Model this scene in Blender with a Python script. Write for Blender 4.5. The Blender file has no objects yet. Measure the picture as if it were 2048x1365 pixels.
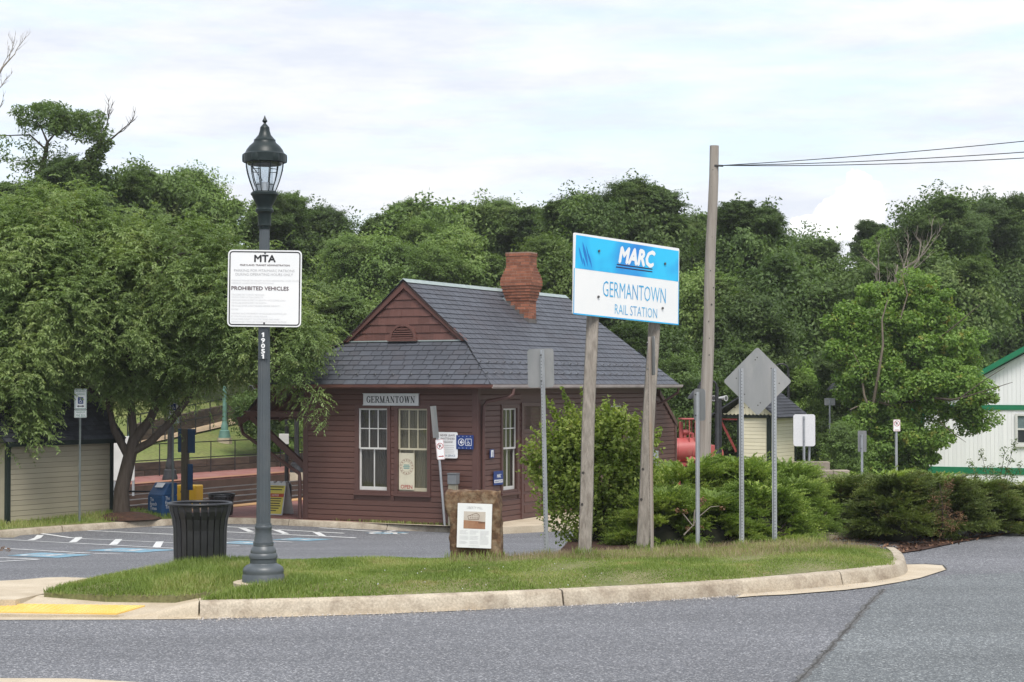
import bpy, bmesh, math, random
import numpy as np
from mathutils import Vector, Matrix

R = math.radians
sc = bpy.context.scene
random.seed(7)
rng = np.random.default_rng(7)

# ------------------------------------------------------------------ camera
CAM = Vector((0.0, 0.0, 2.1))
FPX = 3600.0                       # focal length in pixels of the 2048-wide photograph
PITCH = math.atan(87.5 / FPX)
cd = bpy.data.cameras.new('camera')
cd.sensor_width = 36.0
cd.lens = FPX / 2048.0 * 36.0
cd.clip_start = 0.5
cd.clip_end = 6000.0
cam = bpy.data.objects.new('camera', cd)
cam.location = CAM
cam.rotation_euler = (math.pi / 2 + PITCH, 0, 0)
sc.collection.objects.link(cam)
sc.camera = cam

# ------------------------------------------------------------------ sky and sun
SUN_DIR = Vector((0.14, -0.60, 1.0)).normalized()     # towards the sun
w = bpy.data.worlds.new('World')
sc.world = w
w.use_nodes = True
nt = w.node_tree
nt.nodes.clear()
N = nt.nodes.new
L = nt.links.new
wo = N('ShaderNodeOutputWorld')
bg = N('ShaderNodeBackground')
sky = N('ShaderNodeTexSky')
sky.sky_type = 'NISHITA'
sky.sun_disc = False
sky.sun_elevation = math.asin(SUN_DIR.z)
sky.sun_rotation = math.atan2(SUN_DIR.x, SUN_DIR.y)
sky.altitude = 100
sky.air_density = 1.0
sky.dust_density = 1.5
bg.inputs[1].default_value = 0.11
tc = N('ShaderNodeTexCoord')
mp = N('ShaderNodeMapping')
mp.inputs['Scale'].default_value = (1.6, 1.6, 10.0)
L(tc.outputs['Generated'], mp.inputs[0])
n1 = N('ShaderNodeTexNoise')
n1.inputs['Scale'].default_value = 2.6
n1.inputs['Detail'].default_value = 9
n1.inputs['Roughness'].default_value = 0.62
n1.inputs['Distortion'].default_value = 0.25
L(mp.outputs[0], n1.inputs[0])
r1 = N('ShaderNodeValToRGB')
r1.color_ramp.elements[0].position = 0.36
r1.color_ramp.elements[0].color = (0.42, 0.42, 0.42, 1)
r1.color_ramp.elements[1].position = 0.56
r1.color_ramp.elements[1].color = (0.97, 0.97, 0.97, 1)
L(n1.outputs['Fac'], r1.inputs[0])
# cloud tone: greyer bellies inside the white sheet
mp2 = N('ShaderNodeMapping')
mp2.inputs['Scale'].default_value = (2.2, 2.2, 11.0)
mp2.inputs['Location'].default_value = (3.1, 1.7, 0.4)
L(tc.outputs['Generated'], mp2.inputs[0])
n2 = N('ShaderNodeTexNoise')
n2.inputs['Scale'].default_value = 2.8
n2.inputs['Detail'].default_value = 8
n2.inputs['Roughness'].default_value = 0.64
L(mp2.outputs[0], n2.inputs[0])
r2 = N('ShaderNodeValToRGB')
r2.color_ramp.elements[0].position = 0.40
r2.color_ramp.elements[0].color = (3.14, 3.28, 3.64, 1)
r2.color_ramp.elements[1].position = 0.60
r2.color_ramp.elements[1].color = (3.85, 3.88, 3.95, 1)
L(n2.outputs['Fac'], r2.inputs[0])
mx = N('ShaderNodeMix')
mx.data_type = 'RGBA'
L(r1.outputs[0], mx.inputs[0])
L(sky.outputs[0], mx.inputs[6])
L(r2.outputs[0], mx.inputs[7])
# one heaped white cloud standing low above the wood
def cloud_puff(src, px, py, rad, squash, gain):
    v = Vector(((px - 1024) / FPX, math.cos(PITCH) - (682.5 - py) / FPX * math.sin(PITCH),
                math.sin(PITCH) + (682.5 - py) / FPX * math.cos(PITCH))).normalized()
    sub = N('ShaderNodeVectorMath'); sub.operation = 'SUBTRACT'
    sub.inputs[1].default_value = v
    L(tc.outputs['Generated'], sub.inputs[0])
    ms = N('ShaderNodeVectorMath'); ms.operation = 'MULTIPLY'
    ms.inputs[1].default_value = (1.0, 1.0, squash)
    L(sub.outputs[0], ms.inputs[0])
    ln = N('ShaderNodeVectorMath'); ln.operation = 'LENGTH'
    L(ms.outputs[0], ln.inputs[0])
    nz = N('ShaderNodeTexNoise')
    nz.inputs['Scale'].default_value = 95.0
    nz.inputs['Detail'].default_value = 8
    nz.inputs['Roughness'].default_value = 0.6
    L(tc.outputs['Generated'], nz.inputs[0])
    ad = N('ShaderNodeMath'); ad.operation = 'MULTIPLY_ADD'
    ad.inputs[1].default_value = rad * 1.1
    L(nz.outputs['Fac'], ad.inputs[0])
    L(ln.outputs['Value'], ad.inputs[2])
    mr = N('ShaderNodeMapRange')
    mr.inputs[1].default_value = rad * 1.60
    mr.inputs[2].default_value = rad * 1.44
    L(ad.outputs[0], mr.inputs[0])
    m = N('ShaderNodeMix'); m.data_type = 'RGBA'
    sc_ = N('ShaderNodeMath'); sc_.operation = 'MULTIPLY'; sc_.inputs[1].default_value = gain
    L(mr.outputs[0], sc_.inputs[0])
    L(sc_.outputs[0], m.inputs[0])
    L(src, m.inputs[6])
    m.inputs[7].default_value = (6.0, 6.0, 6.0, 1)
    return m.outputs[2]
o_ = cloud_puff(mx.outputs[2], 1722, 402, 0.0135, 0.85, 1.0)
o_ = cloud_puff(o_, 1680, 440, 0.0135, 1.0, 0.95)
o_ = cloud_puff(o_, 1615, 455, 0.011, 1.6, 0.6)
L(o_, bg.inputs[0])
L(bg.outputs[0], wo.inputs[0])

sd = bpy.data.lights.new('sun', 'SUN')
sd.energy = 1.5
sd.angle = R(22)
sd.color = (1.0, 0.955, 0.89)
so = bpy.data.objects.new('sun', sd)
so.rotation_euler = (-SUN_DIR).to_track_quat('-Z', 'Y').to_euler()
so.location = (-20, -20, 60)
sc.collection.objects.link(so)

sc.view_settings.view_transform = 'Standard'
sc.view_settings.look = 'None'
sc.view_settings.exposure = 1.3
sc.view_settings.gamma = 1.0
sc.view_settings.use_curve_mapping = False
sc.render.engine = 'CYCLES'
sc.cycles.max_bounces = 6
sc.cycles.diffuse_bounces = 3
sc.cycles.glossy_bounces = 3
sc.cycles.transmission_bounces = 4
sc.cycles.transparent_max_bounces = 8
sc.cycles.use_denoising = True
sc.cycles.use_adaptive_sampling = True
sc.cycles.adaptive_threshold = 0.008
try:
    sc.cycles.denoiser = 'OPENIMAGEDENOISE'
    sc.cycles.denoising_prefilter = 'ACCURATE'
except Exception:
    pass

# ------------------------------------------------------------------ layout: pixels of the photograph <-> the place
def ray(px, py):
    dx, dz = (px - 1024.0) / FPX, (682.5 - py) / FPX
    return Vector((dx, math.cos(PITCH) - dz * math.sin(PITCH), math.sin(PITCH) + dz * math.cos(PITCH)))
def at(px, py, Y):
    r = ray(px, py)
    return CAM + r * (Y / r.y)
def hit_z(px, py, z):
    r = ray(px, py)
    return CAM + r * ((z - CAM.z) / r.z)

YAW = R(27.0)
U = Vector((math.cos(YAW), -math.sin(YAW), 0))     # along the station's gable wall
T = Vector((math.sin(YAW), math.cos(YAW), 0))      # along the railway
SO = Vector((-4.694, 40.516, 0))                   # station's front left corner
def st(s, t, z=0.0):
    p = SO + U * s + T * t
    return Vector((p.x, p.y, z))

def sstep(a, b, x):
    t = np.clip((x - a) / (b - a), 0, 1)
    return t * t * (3 - 2 * t)
def Gv(x, y):
    x = np.asarray(x, float); y = np.asarray(y, float)
    gl = -0.15 - 0.90 * np.clip((y - 21.5) / 15.5, 0, 1)
    gr = -0.15 - 1.65 * np.clip((y - 30) / 32.0, 0, 1)
    a = sstep(0, 1, (x - (1.2 + 0.2 * np.maximum(0, y - 24))) / 2.6)
    g = gl * (1 - a) + gr * a
    s = (x - SO.x) * U.x + (y - SO.y) * U.y
    h = np.clip((-s - 13.4) * 0.2, 0, 9)
    return g + h - 0.22 * sstep(4.15, 4.35, -s) * (1 - sstep(12.9, 13.4, -s)) * sstep(37, 40, y)
def G(x, y):
    return float(Gv(x, y))
def hit(px, py, dz=0.0):
    r = ray(px, py)
    lo, hi = 8.0, 9.0
    while hi < 400:
        p = CAM + r * (hi / r.y)
        if p.z <= G(p.x, p.y) + dz:
            break
        lo = hi
        hi += 0.4
    for _ in range(30):
        m = (lo + hi) / 2
        p = CAM + r * (m / r.y)
        if p.z <= G(p.x, p.y) + dz: hi = m
        else: lo = m
    return CAM + r * (hi / r.y)

# ------------------------------------------------------------------ helpers
C = sc.collection
def tag(o, label=None, cat=None, group=None, kind=None):
    if label: o['label'] = label
    if cat: o['category'] = cat
    if group: o['group'] = group
    if kind: o['kind'] = kind
    return o
def thing(name, label, cat, loc=(0, 0, 0), rz=0.0, group=None, rot=None):
    o = bpy.data.objects.new(name, None)
    o.empty_display_size = 0.2
    C.objects.link(o)
    o.location = loc
    o.rotation_euler = rot if rot else (0, 0, rz)
    return tag(o, label, cat, group)
def link(name, me, m=None, parent=None):
    o = bpy.data.objects.new(name, me)
    if m is not None:
        if len(me.materials) == 0:
            me.materials.append(m)
        else:
            o.material_slots[0].link = 'OBJECT'
            o.material_slots[0].material = m
    if parent is not None: o.parent = parent
    C.objects.link(o)
    return o
def copy_tree(o, parent=None):
    c = o.copy()
    C.objects.link(c)
    if parent is not None:
        c.parent = parent
    for ch in list(o.children):
        copy_tree(ch, c)
    return c

class MB:
    def __init__(s):
        s.v = []; s.f = []
    def add(s, vs, fs):
        b = len(s.v)
        s.v += [tuple(v) for v in vs]
        s.f += [tuple(i + b for i in f) for f in fs]
        return s
    def box(s, x0, x1, y0, y1, z0, z1, M=None):
        vs = [Vector(p) for p in ((x0, y0, z0), (x1, y0, z0), (x1, y1, z0), (x0, y1, z0), (x0, y0, z1), (x1, y0, z1), (x1, y1, z1), (x0, y1, z1))]
        if M is not None: vs = [M @ v for v in vs]
        return s.add(vs, [(0, 3, 2, 1), (4, 5, 6, 7), (0, 1, 5, 4), (1, 2, 6, 5), (2, 3, 7, 6), (3, 0, 4, 7)])
    def bar(s, a, b, w, h, up=(0, 0, 1)):
        a, b = Vector(a), Vector(b)
        d = (b - a); ln = d.length; d.normalize()
        x = d.cross(Vector(up))
        if x.length < 1e-4: x = d.cross(Vector((1, 0, 0)))
        x.normalize(); z = x.cross(d)
        vs = []
        for p in (a, b):
            for i, j in ((-1, -1), (1, -1), (1, 1), (-1, 1)):
                vs.append(p + x * (i * w / 2) + z * (j * h / 2))
        return s.add(vs, [(0, 3, 2, 1), (4, 5, 6, 7), (0, 1, 5, 4), (1, 2, 6, 5), (2, 3, 7, 6), (3, 0, 4, 7)])
    def prism(s, poly, ext):
        n = len(poly); e = Vector(ext)
        vs = [Vector(p) for p in poly] + [Vector(p) + e for p in poly]
        return s.add(vs, [tuple(range(n - 1, -1, -1)), tuple(range(n, 2 * n))] + [(i, (i + 1) % n, n + (i + 1) % n, n + i) for i in range(n)])
    def tube(s, pts, rads, n=8, cap=True):
        pts = [Vector(p) for p in pts]
        if not hasattr(rads, '__len__'): rads = [rads] * len(pts)
        base = len(s.v); x = None
        for i, p in enumerate(pts):
            d = (pts[min(i + 1, len(pts) - 1)] - pts[max(i - 1, 0)])
            if d.length < 1e-9: d = Vector((0, 0, 1))
            d.normalize()
            if x is None:
                x = d.cross(Vector((0, 0, 1)))
                if x.length < 1e-3: x = Vector((1, 0, 0))
            x = (x - d * x.dot(d)).normalized()
            y = d.cross(x)
            for k in range(n):
                a = 2 * math.pi * k / n
                s.v.append(tuple(p + (x * math.cos(a) + y * math.sin(a)) * rads[i]))
        for i in range(len(pts) - 1):
            for k in range(n):
                s.f.append((base + i * n + k, base + i * n + (k + 1) % n, base + (i + 1) * n + (k + 1) % n, base + (i + 1) * n + k))
        if cap:
            s.f.append(tuple(base + k for k in range(n - 1, -1, -1)))
            s.f.append(tuple(base + (len(pts) - 1) * n + k for k in range(n)))
        return s
    def lathe(s, prof, n=24, c=(0, 0, 0), flute=0.0, ph=0.0):
        base = len(s.v)
        for r, z in prof:
            for k in range(n):
                a = 2 * math.pi * k / n + ph
                rr = r * (1 - flute * (k % 2))
                s.v.append((c[0] + rr * math.cos(a), c[1] + rr * math.sin(a), c[2] + z))
        for i in range(len(prof) - 1):
            for k in range(n):
                s.f.append((base + i * n + k, base + i * n + (k + 1) % n, base + (i + 1) * n + (k + 1) % n, base + (i + 1) * n + k))
        s.f.append(tuple(base + k for k in range(n - 1, -1, -1)))
        s.f.append(tuple(base + (len(prof) - 1) * n + k for k in range(n)))
        return s
    def disc(s, c, r, nrm=(0, -1, 0), n=10, r2=0.0):
        nrm = Vector(nrm).normalized()
        x = nrm.cross(Vector((0, 0, 1)))
        if x.length < 1e-3: x = Vector((1, 0, 0))
        x.normalize(); y = x.cross(nrm) * -1
        c = Vector(c); b = len(s.v)
        for k in range(n):
            a = 2 * math.pi * k / n
            s.v.append(tuple(c + (x * math.cos(a) + y * math.sin(a)) * r))
        if r2 > 0:
            for k in range(n):
                a = 2 * math.pi * k / n
                s.v.append(tuple(c + (x * math.cos(a) + y * math.sin(a)) * r2))
            for k in range(n):
                s.f.append((b + k, b + (k + 1) % n, b + n + (k + 1) % n, b + n + k))
        else:
            s.f.append(tuple(b + k for k in range(n)))
        return s
    def mesh(s, name='mesh', smooth=None):
        me = bpy.data.meshes.new(name)
        me.from_pydata(s.v, [], s.f)
        me.validate(verbose=False)
        bm = bmesh.new(); bm.from_mesh(me)
        bmesh.ops.recalc_face_normals(bm, faces=bm.faces)
        bm.to_mesh(me); bm.free()
        if smooth is not None:
            me.polygons.foreach_set('use_smooth', [True] * len(me.polygons))
            me.set_sharp_from_angle(angle=R(smooth))
        return me
    def build(s, name, m, parent=None, smooth=None, bevel=0.0, kind=None):
        o = link(name, s.mesh(name, smooth), m, parent)
        if bevel > 0:
            b = o.modifiers.new('bevel', 'BEVEL'); b.width = bevel; b.segments = 2; b.limit_method = 'ANGLE'; b.angle_limit = R(40)
        if kind: o['kind'] = kind
        return o

def fast_mesh(name, v, f, smooth=False):
    """v (N,3), f (M,k) numpy -> mesh"""
    me = bpy.data.meshes.new(name)
    v = np.ascontiguousarray(v, np.float32); f = np.ascontiguousarray(f, np.int32)
    me.vertices.add(len(v)); me.vertices.foreach_set('co', v.ravel())
    k = f.shape[1]
    me.loops.add(f.size); me.loops.foreach_set('vertex_index', f.ravel())
    me.polygons.add(len(f))
    me.polygons.foreach_set('loop_start', np.arange(0, f.size, k, dtype=np.int32))
    if smooth: me.polygons.foreach_set('use_smooth', np.ones(len(f), bool))
    me.update(calc_edges=True)
    return me

# ------------------------------------------------------------------ materials
def _nodes(name):
    m = bpy.data.materials.new(name)
    m.use_nodes = True
    t = m.node_tree; t.nodes.clear()
    out = t.nodes.new('ShaderNodeOutputMaterial')
    return m, t, out
def _c(c):
    return (c[0], c[1], c[2], 1.0)
def mat(name, col, col2=None, scale=3.0, stretch=(1, 1, 1), rough=0.6, spec=0.4, metal=0.0, bump=0.0, bscale=30.0, bstretch=None,
        fine=0.0, fscale=80.0, objrand=0.0, island=0.0, dirt=None, dirt_amt=0.0, dscale=1.3, rvar=0.0, coat=0.0, pos='Object', detail=6.0, lo=0.35, hi=0.65):
    m, t, out = _nodes(name)
    n = t.nodes.new; l = t.links.new
    p = n('ShaderNodeBsdfPrincipled')
    p.inputs['Roughness'].default_value = rough
    p.inputs['Specular IOR Level'].default_value = spec
    p.inputs['Metallic'].default_value = metal
    if coat: p.inputs['Coat Weight'].default_value = coat
    tc = n('ShaderNodeTexCoord')
    oi = n('ShaderNodeObjectInfo')
    add = n('ShaderNodeVectorMath'); add.operation = 'ADD'
    mulr = n('ShaderNodeVectorMath'); mulr.operation = 'SCALE'; mulr.inputs[0].default_value = (37.0, 53.0, 29.0)
    l(oi.outputs['Random'], mulr.inputs['Scale'])
    l(tc.outputs[pos], add.inputs[0]); l(mulr.outputs[0], add.inputs[1])
    def noise(sc_, det, strt):
        mp = n('ShaderNodeMapping'); mp.inputs['Scale'].default_value = strt
        l(add.outputs[0], mp.inputs[0])
        z = n('ShaderNodeTexNoise'); z.inputs['Scale'].default_value = sc_; z.inputs['Detail'].default_value = det
        z.inputs['Roughness'].default_value = 0.6
        l(mp.outputs[0], z.inputs[0])
        return z.outputs['Fac']
    def rmp(f, a, b):
        mr = n('ShaderNodeMapRange'); mr.inputs[1].default_value = a; mr.inputs[2].default_value = b
        l(f, mr.inputs[0]); return mr.outputs[0]
    mx = n('ShaderNodeMix'); mx.data_type = 'RGBA'
    mx.inputs[6].default_value = _c(col); mx.inputs[7].default_value = _c(col2 if col2 else tuple(x * 0.85 for x in col))
    nf = noise(scale, detail, stretch)
    l(rmp(nf, lo, hi), mx.inputs[0])
    cur = mx.outputs[2]
    def scale_by(fac_out, amt):
        nonlocal cur
        mr = n('ShaderNodeMapRange'); mr.inputs[3].default_value = 1 - amt; mr.inputs[4].default_value = 1 + amt
        l(fac_out, mr.inputs[0])
        v = n('ShaderNodeVectorMath'); v.operation = 'SCALE'
        l(cur, v.inputs[0]); l(mr.outputs[0], v.inputs['Scale'])
        cur = v.outputs[0]
    if objrand: scale_by(oi.outputs['Random'], objrand)
    if island:
        g = n('ShaderNodeNewGeometry'); scale_by(g.outputs['Random Per Island'], island)
    if fine:
        scale_by(rmp(noise(fscale, 3, (1, 1, 1)), 0.3, 0.7), fine)
    if dirt:
        md = n('ShaderNodeMix'); md.data_type = 'RGBA'
        md.inputs[7].default_value = _c(dirt)
        f = rmp(noise(dscale, 8, stretch), 0.48, 0.72)
        ml = n('ShaderNodeMath'); ml.operation = 'MULTIPLY'; ml.inputs[1].default_value = dirt_amt
        l(f, ml.inputs[0]); l(ml.outputs[0], md.inputs[0]); l(cur, md.inputs[6])
        cur = md.outputs[2]
    l(cur, p.inputs['Base Color'])
    if rvar:
        mr = n('ShaderNodeMapRange'); mr.inputs[3].default_value = rough - rvar; mr.inputs[4].default_value = rough + rvar
        l(nf, mr.inputs[0]); l(mr.outputs[0], p.inputs['Roughness'])
    if bump:
        b = n('ShaderNodeBump'); b.inputs['Strength'].default_value = min(1.0, bump); b.inputs['Distance'].default_value = 0.02
        l(noise(bscale, 5, bstretch or stretch), b.inputs['Height']); l(b.outputs[0], p.inputs['Normal'])
    l(p.outputs[0], out.inputs[0])
    return m
def leafmat(name, dark, mid, light, scale=0.35, trans=0.35, rough=0.55, warm=None, warm_amt=0.0, objrand=0.24):
    m, t, out = _nodes(name)
    n = t.nodes.new; l = t.links.new
    g = n('ShaderNodeNewGeometry'); oi = n('ShaderNodeObjectInfo')
    tc = n('ShaderNodeTexCoord')
    z = n('ShaderNodeTexNoise'); z.inputs['Scale'].default_value = scale; z.inputs['Detail'].default_value = 3
    l(g.outputs['Position'], z.inputs[0])
    ad = n('ShaderNodeMath'); ad.operation = 'MULTIPLY_ADD'; ad.inputs[1].default_value = 0.36
    l(g.outputs['Random Per Island'], ad.inputs[0])
    mr = n('ShaderNodeMapRange'); mr.inputs[1].default_value = 0.3; mr.inputs[2].default_value = 0.7; mr.inputs[4].default_value = 0.62
    l(z.outputs['Fac'], mr.inputs[0]); l(mr.outputs[0], ad.inputs[2])
    cr = n('ShaderNodeValToRGB')
    e = cr.color_ramp.elements
    e[0].position = 0.05; e[0].color = _c(dark); e[1].position = 0.95; e[1].color = _c(light)
    k = e.new(0.5); k.color = _c(mid)
    l(ad.outputs[0], cr.inputs[0])
    cur = cr.outputs[0]
    if warm:
        mw = n('ShaderNodeMix'); mw.data_type = 'RGBA'; mw.inputs[7].default_value = _c(warm)
        z2 = n('ShaderNodeTexNoise'); z2.inputs['Scale'].default_value = scale * 3.1; z2.inputs['Detail'].default_value = 2
        l(g.outputs['Position'], z2.inputs[0])
        m2 = n('ShaderNodeMapRange'); m2.inputs[1].default_value = 0.6; m2.inputs[2].default_value = 0.72; m2.inputs[4].default_value = warm_amt
        l(z2.outputs['Fac'], m2.inputs[0]); l(m2.outputs[0], mw.inputs[0]); l(cur, mw.inputs[6]); cur = mw.outputs[2]
    mo = n('ShaderNodeMapRange'); mo.inputs[3].default_value = 1 - objrand; mo.inputs[4].default_value = 1 + objrand
    l(oi.outputs['Random'], mo.inputs[0])
    v = n('ShaderNodeVectorMath'); v.operation = 'SCALE'; l(cur, v.inputs[0]); l(mo.outputs[0], v.inputs['Scale'])
    p = n('ShaderNodeBsdfPrincipled'); p.inputs['Roughness'].default_value = rough; p.inputs['Specular IOR Level'].default_value = 0.3
    l(v.outputs[0], p.inputs['Base Color'])
    tr = n('ShaderNodeBsdfTranslucent')
    v2 = n('ShaderNodeVectorMath'); v2.operation = 'MULTIPLY'; v2.inputs[1].default_value = (1.15, 1.25, 0.5)
    l(v.outputs[0], v2.inputs[0]); l(v2.outputs[0], tr.inputs[0])
    ms = n('ShaderNodeMixShader'); ms.inputs[0].default_value = trans
    l(p.outputs[0], ms.inputs[1]); l(tr.outputs[0], ms.inputs[2]); l(ms.outputs[0], out.inputs[0])
    return m
def glassmat(name, tint=(0.8, 0.85, 0.85), refl=0.12, rough=0.02):
    m, t, out = _nodes(name)
    n = t.nodes.new; l = t.links.new
    a = n('ShaderNodeBsdfTransparent'); a.inputs[0].default_value = _c(tint)
    b = n('ShaderNodeBsdfGlossy'); b.inputs['Roughness'].default_value = rough
    lw = n('ShaderNodeLayerWeight'); lw.inputs[0].default_value = 0.5
    pw = n('ShaderNodeMath'); pw.operation = 'POWER'; pw.inputs[1].default_value = 4.0
    l(lw.outputs['Facing'], pw.inputs[0])
    ad = n('ShaderNodeMath'); ad.operation = 'MULTIPLY_ADD'; ad.inputs[1].default_value = 0.7; ad.inputs[2].default_value = 0.03 + refl; ad.use_clamp = True
    l(pw.outputs[0], ad.inputs[0])
    ms = n('ShaderNodeMixShader')
    l(ad.outputs[0], ms.inputs[0]); l(a.outputs[0], ms.inputs[1]); l(b.outputs[0], ms.inputs[2]); l(ms.outputs[0], out.inputs[0])
    return m

def asphalt(name, base, speck=0.5, tone=(1, 1, 1)):
    m, t, out = _nodes(name)
    n = t.nodes.new; l = t.links.new
    g = n('ShaderNodeNewGeometry')
    p = n('ShaderNodeBsdfPrincipled'); p.inputs['Roughness'].default_value = 0.82; p.inputs['Specular IOR Level'].default_value = 0.35
    vo = n('ShaderNodeTexVoronoi'); vo.inputs['Scale'].default_value = 75.0
    l(g.outputs['Position'], vo.inputs[0])
    sep = n('ShaderNodeSeparateColor'); l(vo.outputs['Color'], sep.inputs[0])
    cr = n('ShaderNodeValToRGB'); e = cr.color_ramp.elements
    e[0].position = 0.0; e[0].color = (base * 0.62, base * 0.62, base * 0.64, 1)
    e[1].position = 1.0; e[1].color = (base * 2.7, base * 2.7, base * 2.7, 1)
    k = e.new(0.45); k.color = (base * 0.85, base * 0.88, base * 0.95, 1)
    k = e.new(0.82); k.color = (base * 1.3, base * 1.32, base * 1.38, 1)
    l(sep.outputs[0], cr.inputs[0])
    big = n('ShaderNodeTexNoise'); big.inputs['Scale'].default_value = 0.45; big.inputs['Detail'].default_value = 8; big.inputs['Roughness'].default_value = 0.65
    mpb = n('ShaderNodeMapping'); mpb.inputs['Scale'].default_value = (0.35, 1.3, 1); mpb.inputs['Rotation'].default_value = (0, 0, 0.12)
    l(g.outputs['Position'], mpb.inputs[0]); l(mpb.outputs[0], big.inputs[0])
    mr = n('ShaderNodeMapRange'); mr.inputs[1].default_value = 0.3; mr.inputs[2].default_value = 0.7; mr.inputs[3].default_value = 0.80; mr.inputs[4].default_value = 1.15
    l(big.outputs['Fac'], mr.inputs[0])
    fn = n('ShaderNodeTexNoise'); fn.inputs['Scale'].default_value = 160.0; fn.inputs['Detail'].default_value = 2
    l(g.outputs['Position'], fn.inputs[0])
    mf = n('ShaderNodeMapRange'); mf.inputs[1].default_value = 0.3; mf.inputs[2].default_value = 0.7; mf.inputs[3].default_value = 0.85; mf.inputs[4].default_value = 1.15
    l(fn.outputs['Fac'], mf.inputs[0])
    mm = n('ShaderNodeMath'); mm.operation = 'MULTIPLY'; l(mr.outputs[0], mm.inputs[0]); l(mf.outputs[0], mm.inputs[1])
    v = n('ShaderNodeVectorMath'); v.operation = 'SCALE'; l(cr.outputs[0], v.inputs[0]); l(mm.outputs[0], v.inputs['Scale'])
    v2 = n('ShaderNodeVectorMath'); v2.operation = 'MULTIPLY'; v2.inputs[1].default_value = tone; l(v.outputs[0], v2.inputs[0])
    l(v2.outputs[0], p.inputs['Base Color'])
    b = n('ShaderNodeBump'); b.inputs['Strength'].default_value = 0.35; b.inputs['Distance'].default_value = 0.005
    l(vo.outputs['Distance'], b.inputs['Height']); l(b.outputs[0], p.inputs['Normal'])
    l(p.outputs[0], out.inputs[0])
    return m

M = {}
M['asphalt'] = asphalt('asphalt', 0.134, tone=(0.995, 1.0, 1.02))
M['asphalt_patch'] = asphalt('asphalt_patch', 0.135, tone=(0.96, 1.02, 1.0))
M['crack'] = mat('crack', (0.04, 0.04, 0.038), (0.065, 0.06, 0.055), scale=20, rough=0.9)
M['seam_tar'] = mat('seam_tar', (0.075, 0.075, 0.075), (0.125, 0.125, 0.122), scale=14, rough=0.9, fine=0.3, fscale=60)
M['concrete'] = mat('concrete', (0.44, 0.37, 0.27), (0.52, 0.45, 0.34), scale=2.2, rough=0.85, fine=0.14, fscale=60, bump=0.25, bscale=60, dirt=(0.26, 0.20, 0.13), dirt_amt=0.45, pos='Object')
M['kerb'] = mat('kerb', (0.34, 0.285, 0.215), (0.45, 0.395, 0.31), scale=3.0, rough=0.88, fine=0.2, fscale=45, bump=0.4, bscale=40, objrand=0.09, dirt=(0.12, 0.08, 0.05), dirt_amt=0.6, dscale=4.2)
M['tactile'] = mat('tactile', (0.66, 0.42, 0.09), (0.72, 0.50, 0.15), scale=4, rough=0.7, dirt=(0.5, 0.36, 0.16), dirt_amt=0.5, dscale=6, fine=0.1)
M['paint'] = mat('paint', (0.72, 0.73, 0.72), (0.55, 0.56, 0.56), scale=6, rough=0.75, fine=0.1, dirt=(0.25, 0.25, 0.26), dirt_amt=0.5, dscale=9)
M['paint_blue'] = mat('paint_blue', (0.22, 0.40, 0.50), (0.13, 0.24, 0.32), scale=5, rough=0.8, dirt=(0.12, 0.13, 0.15), dirt_amt=0.6, dscale=8)
M['soil'] = mat('soil', (0.13, 0.145, 0.05), (0.19, 0.17, 0.085), scale=2.2, rough=0.95, fine=0.3, fscale=30)
M['lawn'] = mat('lawn', (0.11, 0.155, 0.035), (0.17, 0.185, 0.055), scale=0.6, rough=0.95, fine=0.35, fscale=9, dirt=(0.16, 0.13, 0.07), dirt_amt=0.4, dscale=0.35)
M['mulch'] = mat('mulch', (0.075, 0.035, 0.02), (0.035, 0.018, 0.012), scale=9, rough=0.95, fine=0.4, fscale=40, bump=0.8, bscale=35)
M['brick_pave'] = mat('brick_pave', (0.20, 0.075, 0.06), (0.27, 0.12, 0.10), scale=2.5, rough=0.8, fine=0.25, fscale=14, dirt=(0.35, 0.25, 0.22), dirt_amt=0.35)
M['orange'] = mat('orange', (0.48, 0.24, 0.07), (0.45, 0.28, 0.13), scale=3, rough=0.7)
M['worn_edge'] = mat('worn_edge', (0.30, 0.15, 0.075), (0.26, 0.12, 0.08), scale=2, rough=.8)
M['ballast'] = mat('ballast', (0.20, 0.165, 0.14), (0.33, 0.30, 0.27), scale=14, rough=0.95, fine=0.4, fscale=25, bump=1.0, bscale=20)
M['rail'] = mat('rail', (0.06, 0.035, 0.025), (0.09, 0.055, 0.04), rough=0.7)
M['railtop'] = mat('railtop', (0.35, 0.35, 0.36), rough=0.35, metal=0.8)
M['timber'] = mat('timber', (0.10, 0.075, 0.055), (0.055, 0.042, 0.035), scale=2, stretch=(1, 1, 6), rough=0.9, objrand=0.3, bump=0.4)
M['stone_path'] = mat('stone_path', (0.50, 0.38, 0.24), (0.42, 0.32, 0.21), scale=1.5, rough=0.9)
# ================================================================== GROUND
def grid_sheet(name, xs, ys, dz, m, mask=None, kind='structure', label=None):
    X, Y = np.meshgrid(xs, ys)
    Z = Gv(X, Y) + dz
    v = np.stack([X.ravel(), Y.ravel(), Z.ravel()], 1)
    nx, ny = len(xs), len(ys)
    i, j = np.meshgrid(np.arange(nx - 1), np.arange(ny - 1))
    a = (j * nx + i).ravel()
    f = np.stack([a, a + 1, a + nx + 1, a + nx], 1)
    if mask is not None:
        cx = (X[:-1, :-1] + X[1:, 1:]).ravel() / 2; cy = (Y[:-1, :-1] + Y[1:, 1:]).ravel() / 2
        f = f[mask(cx, cy)]
    o = link(name, fast_mesh(name, v, f, True), m)
    return tag(o, label, kind=kind)

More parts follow.
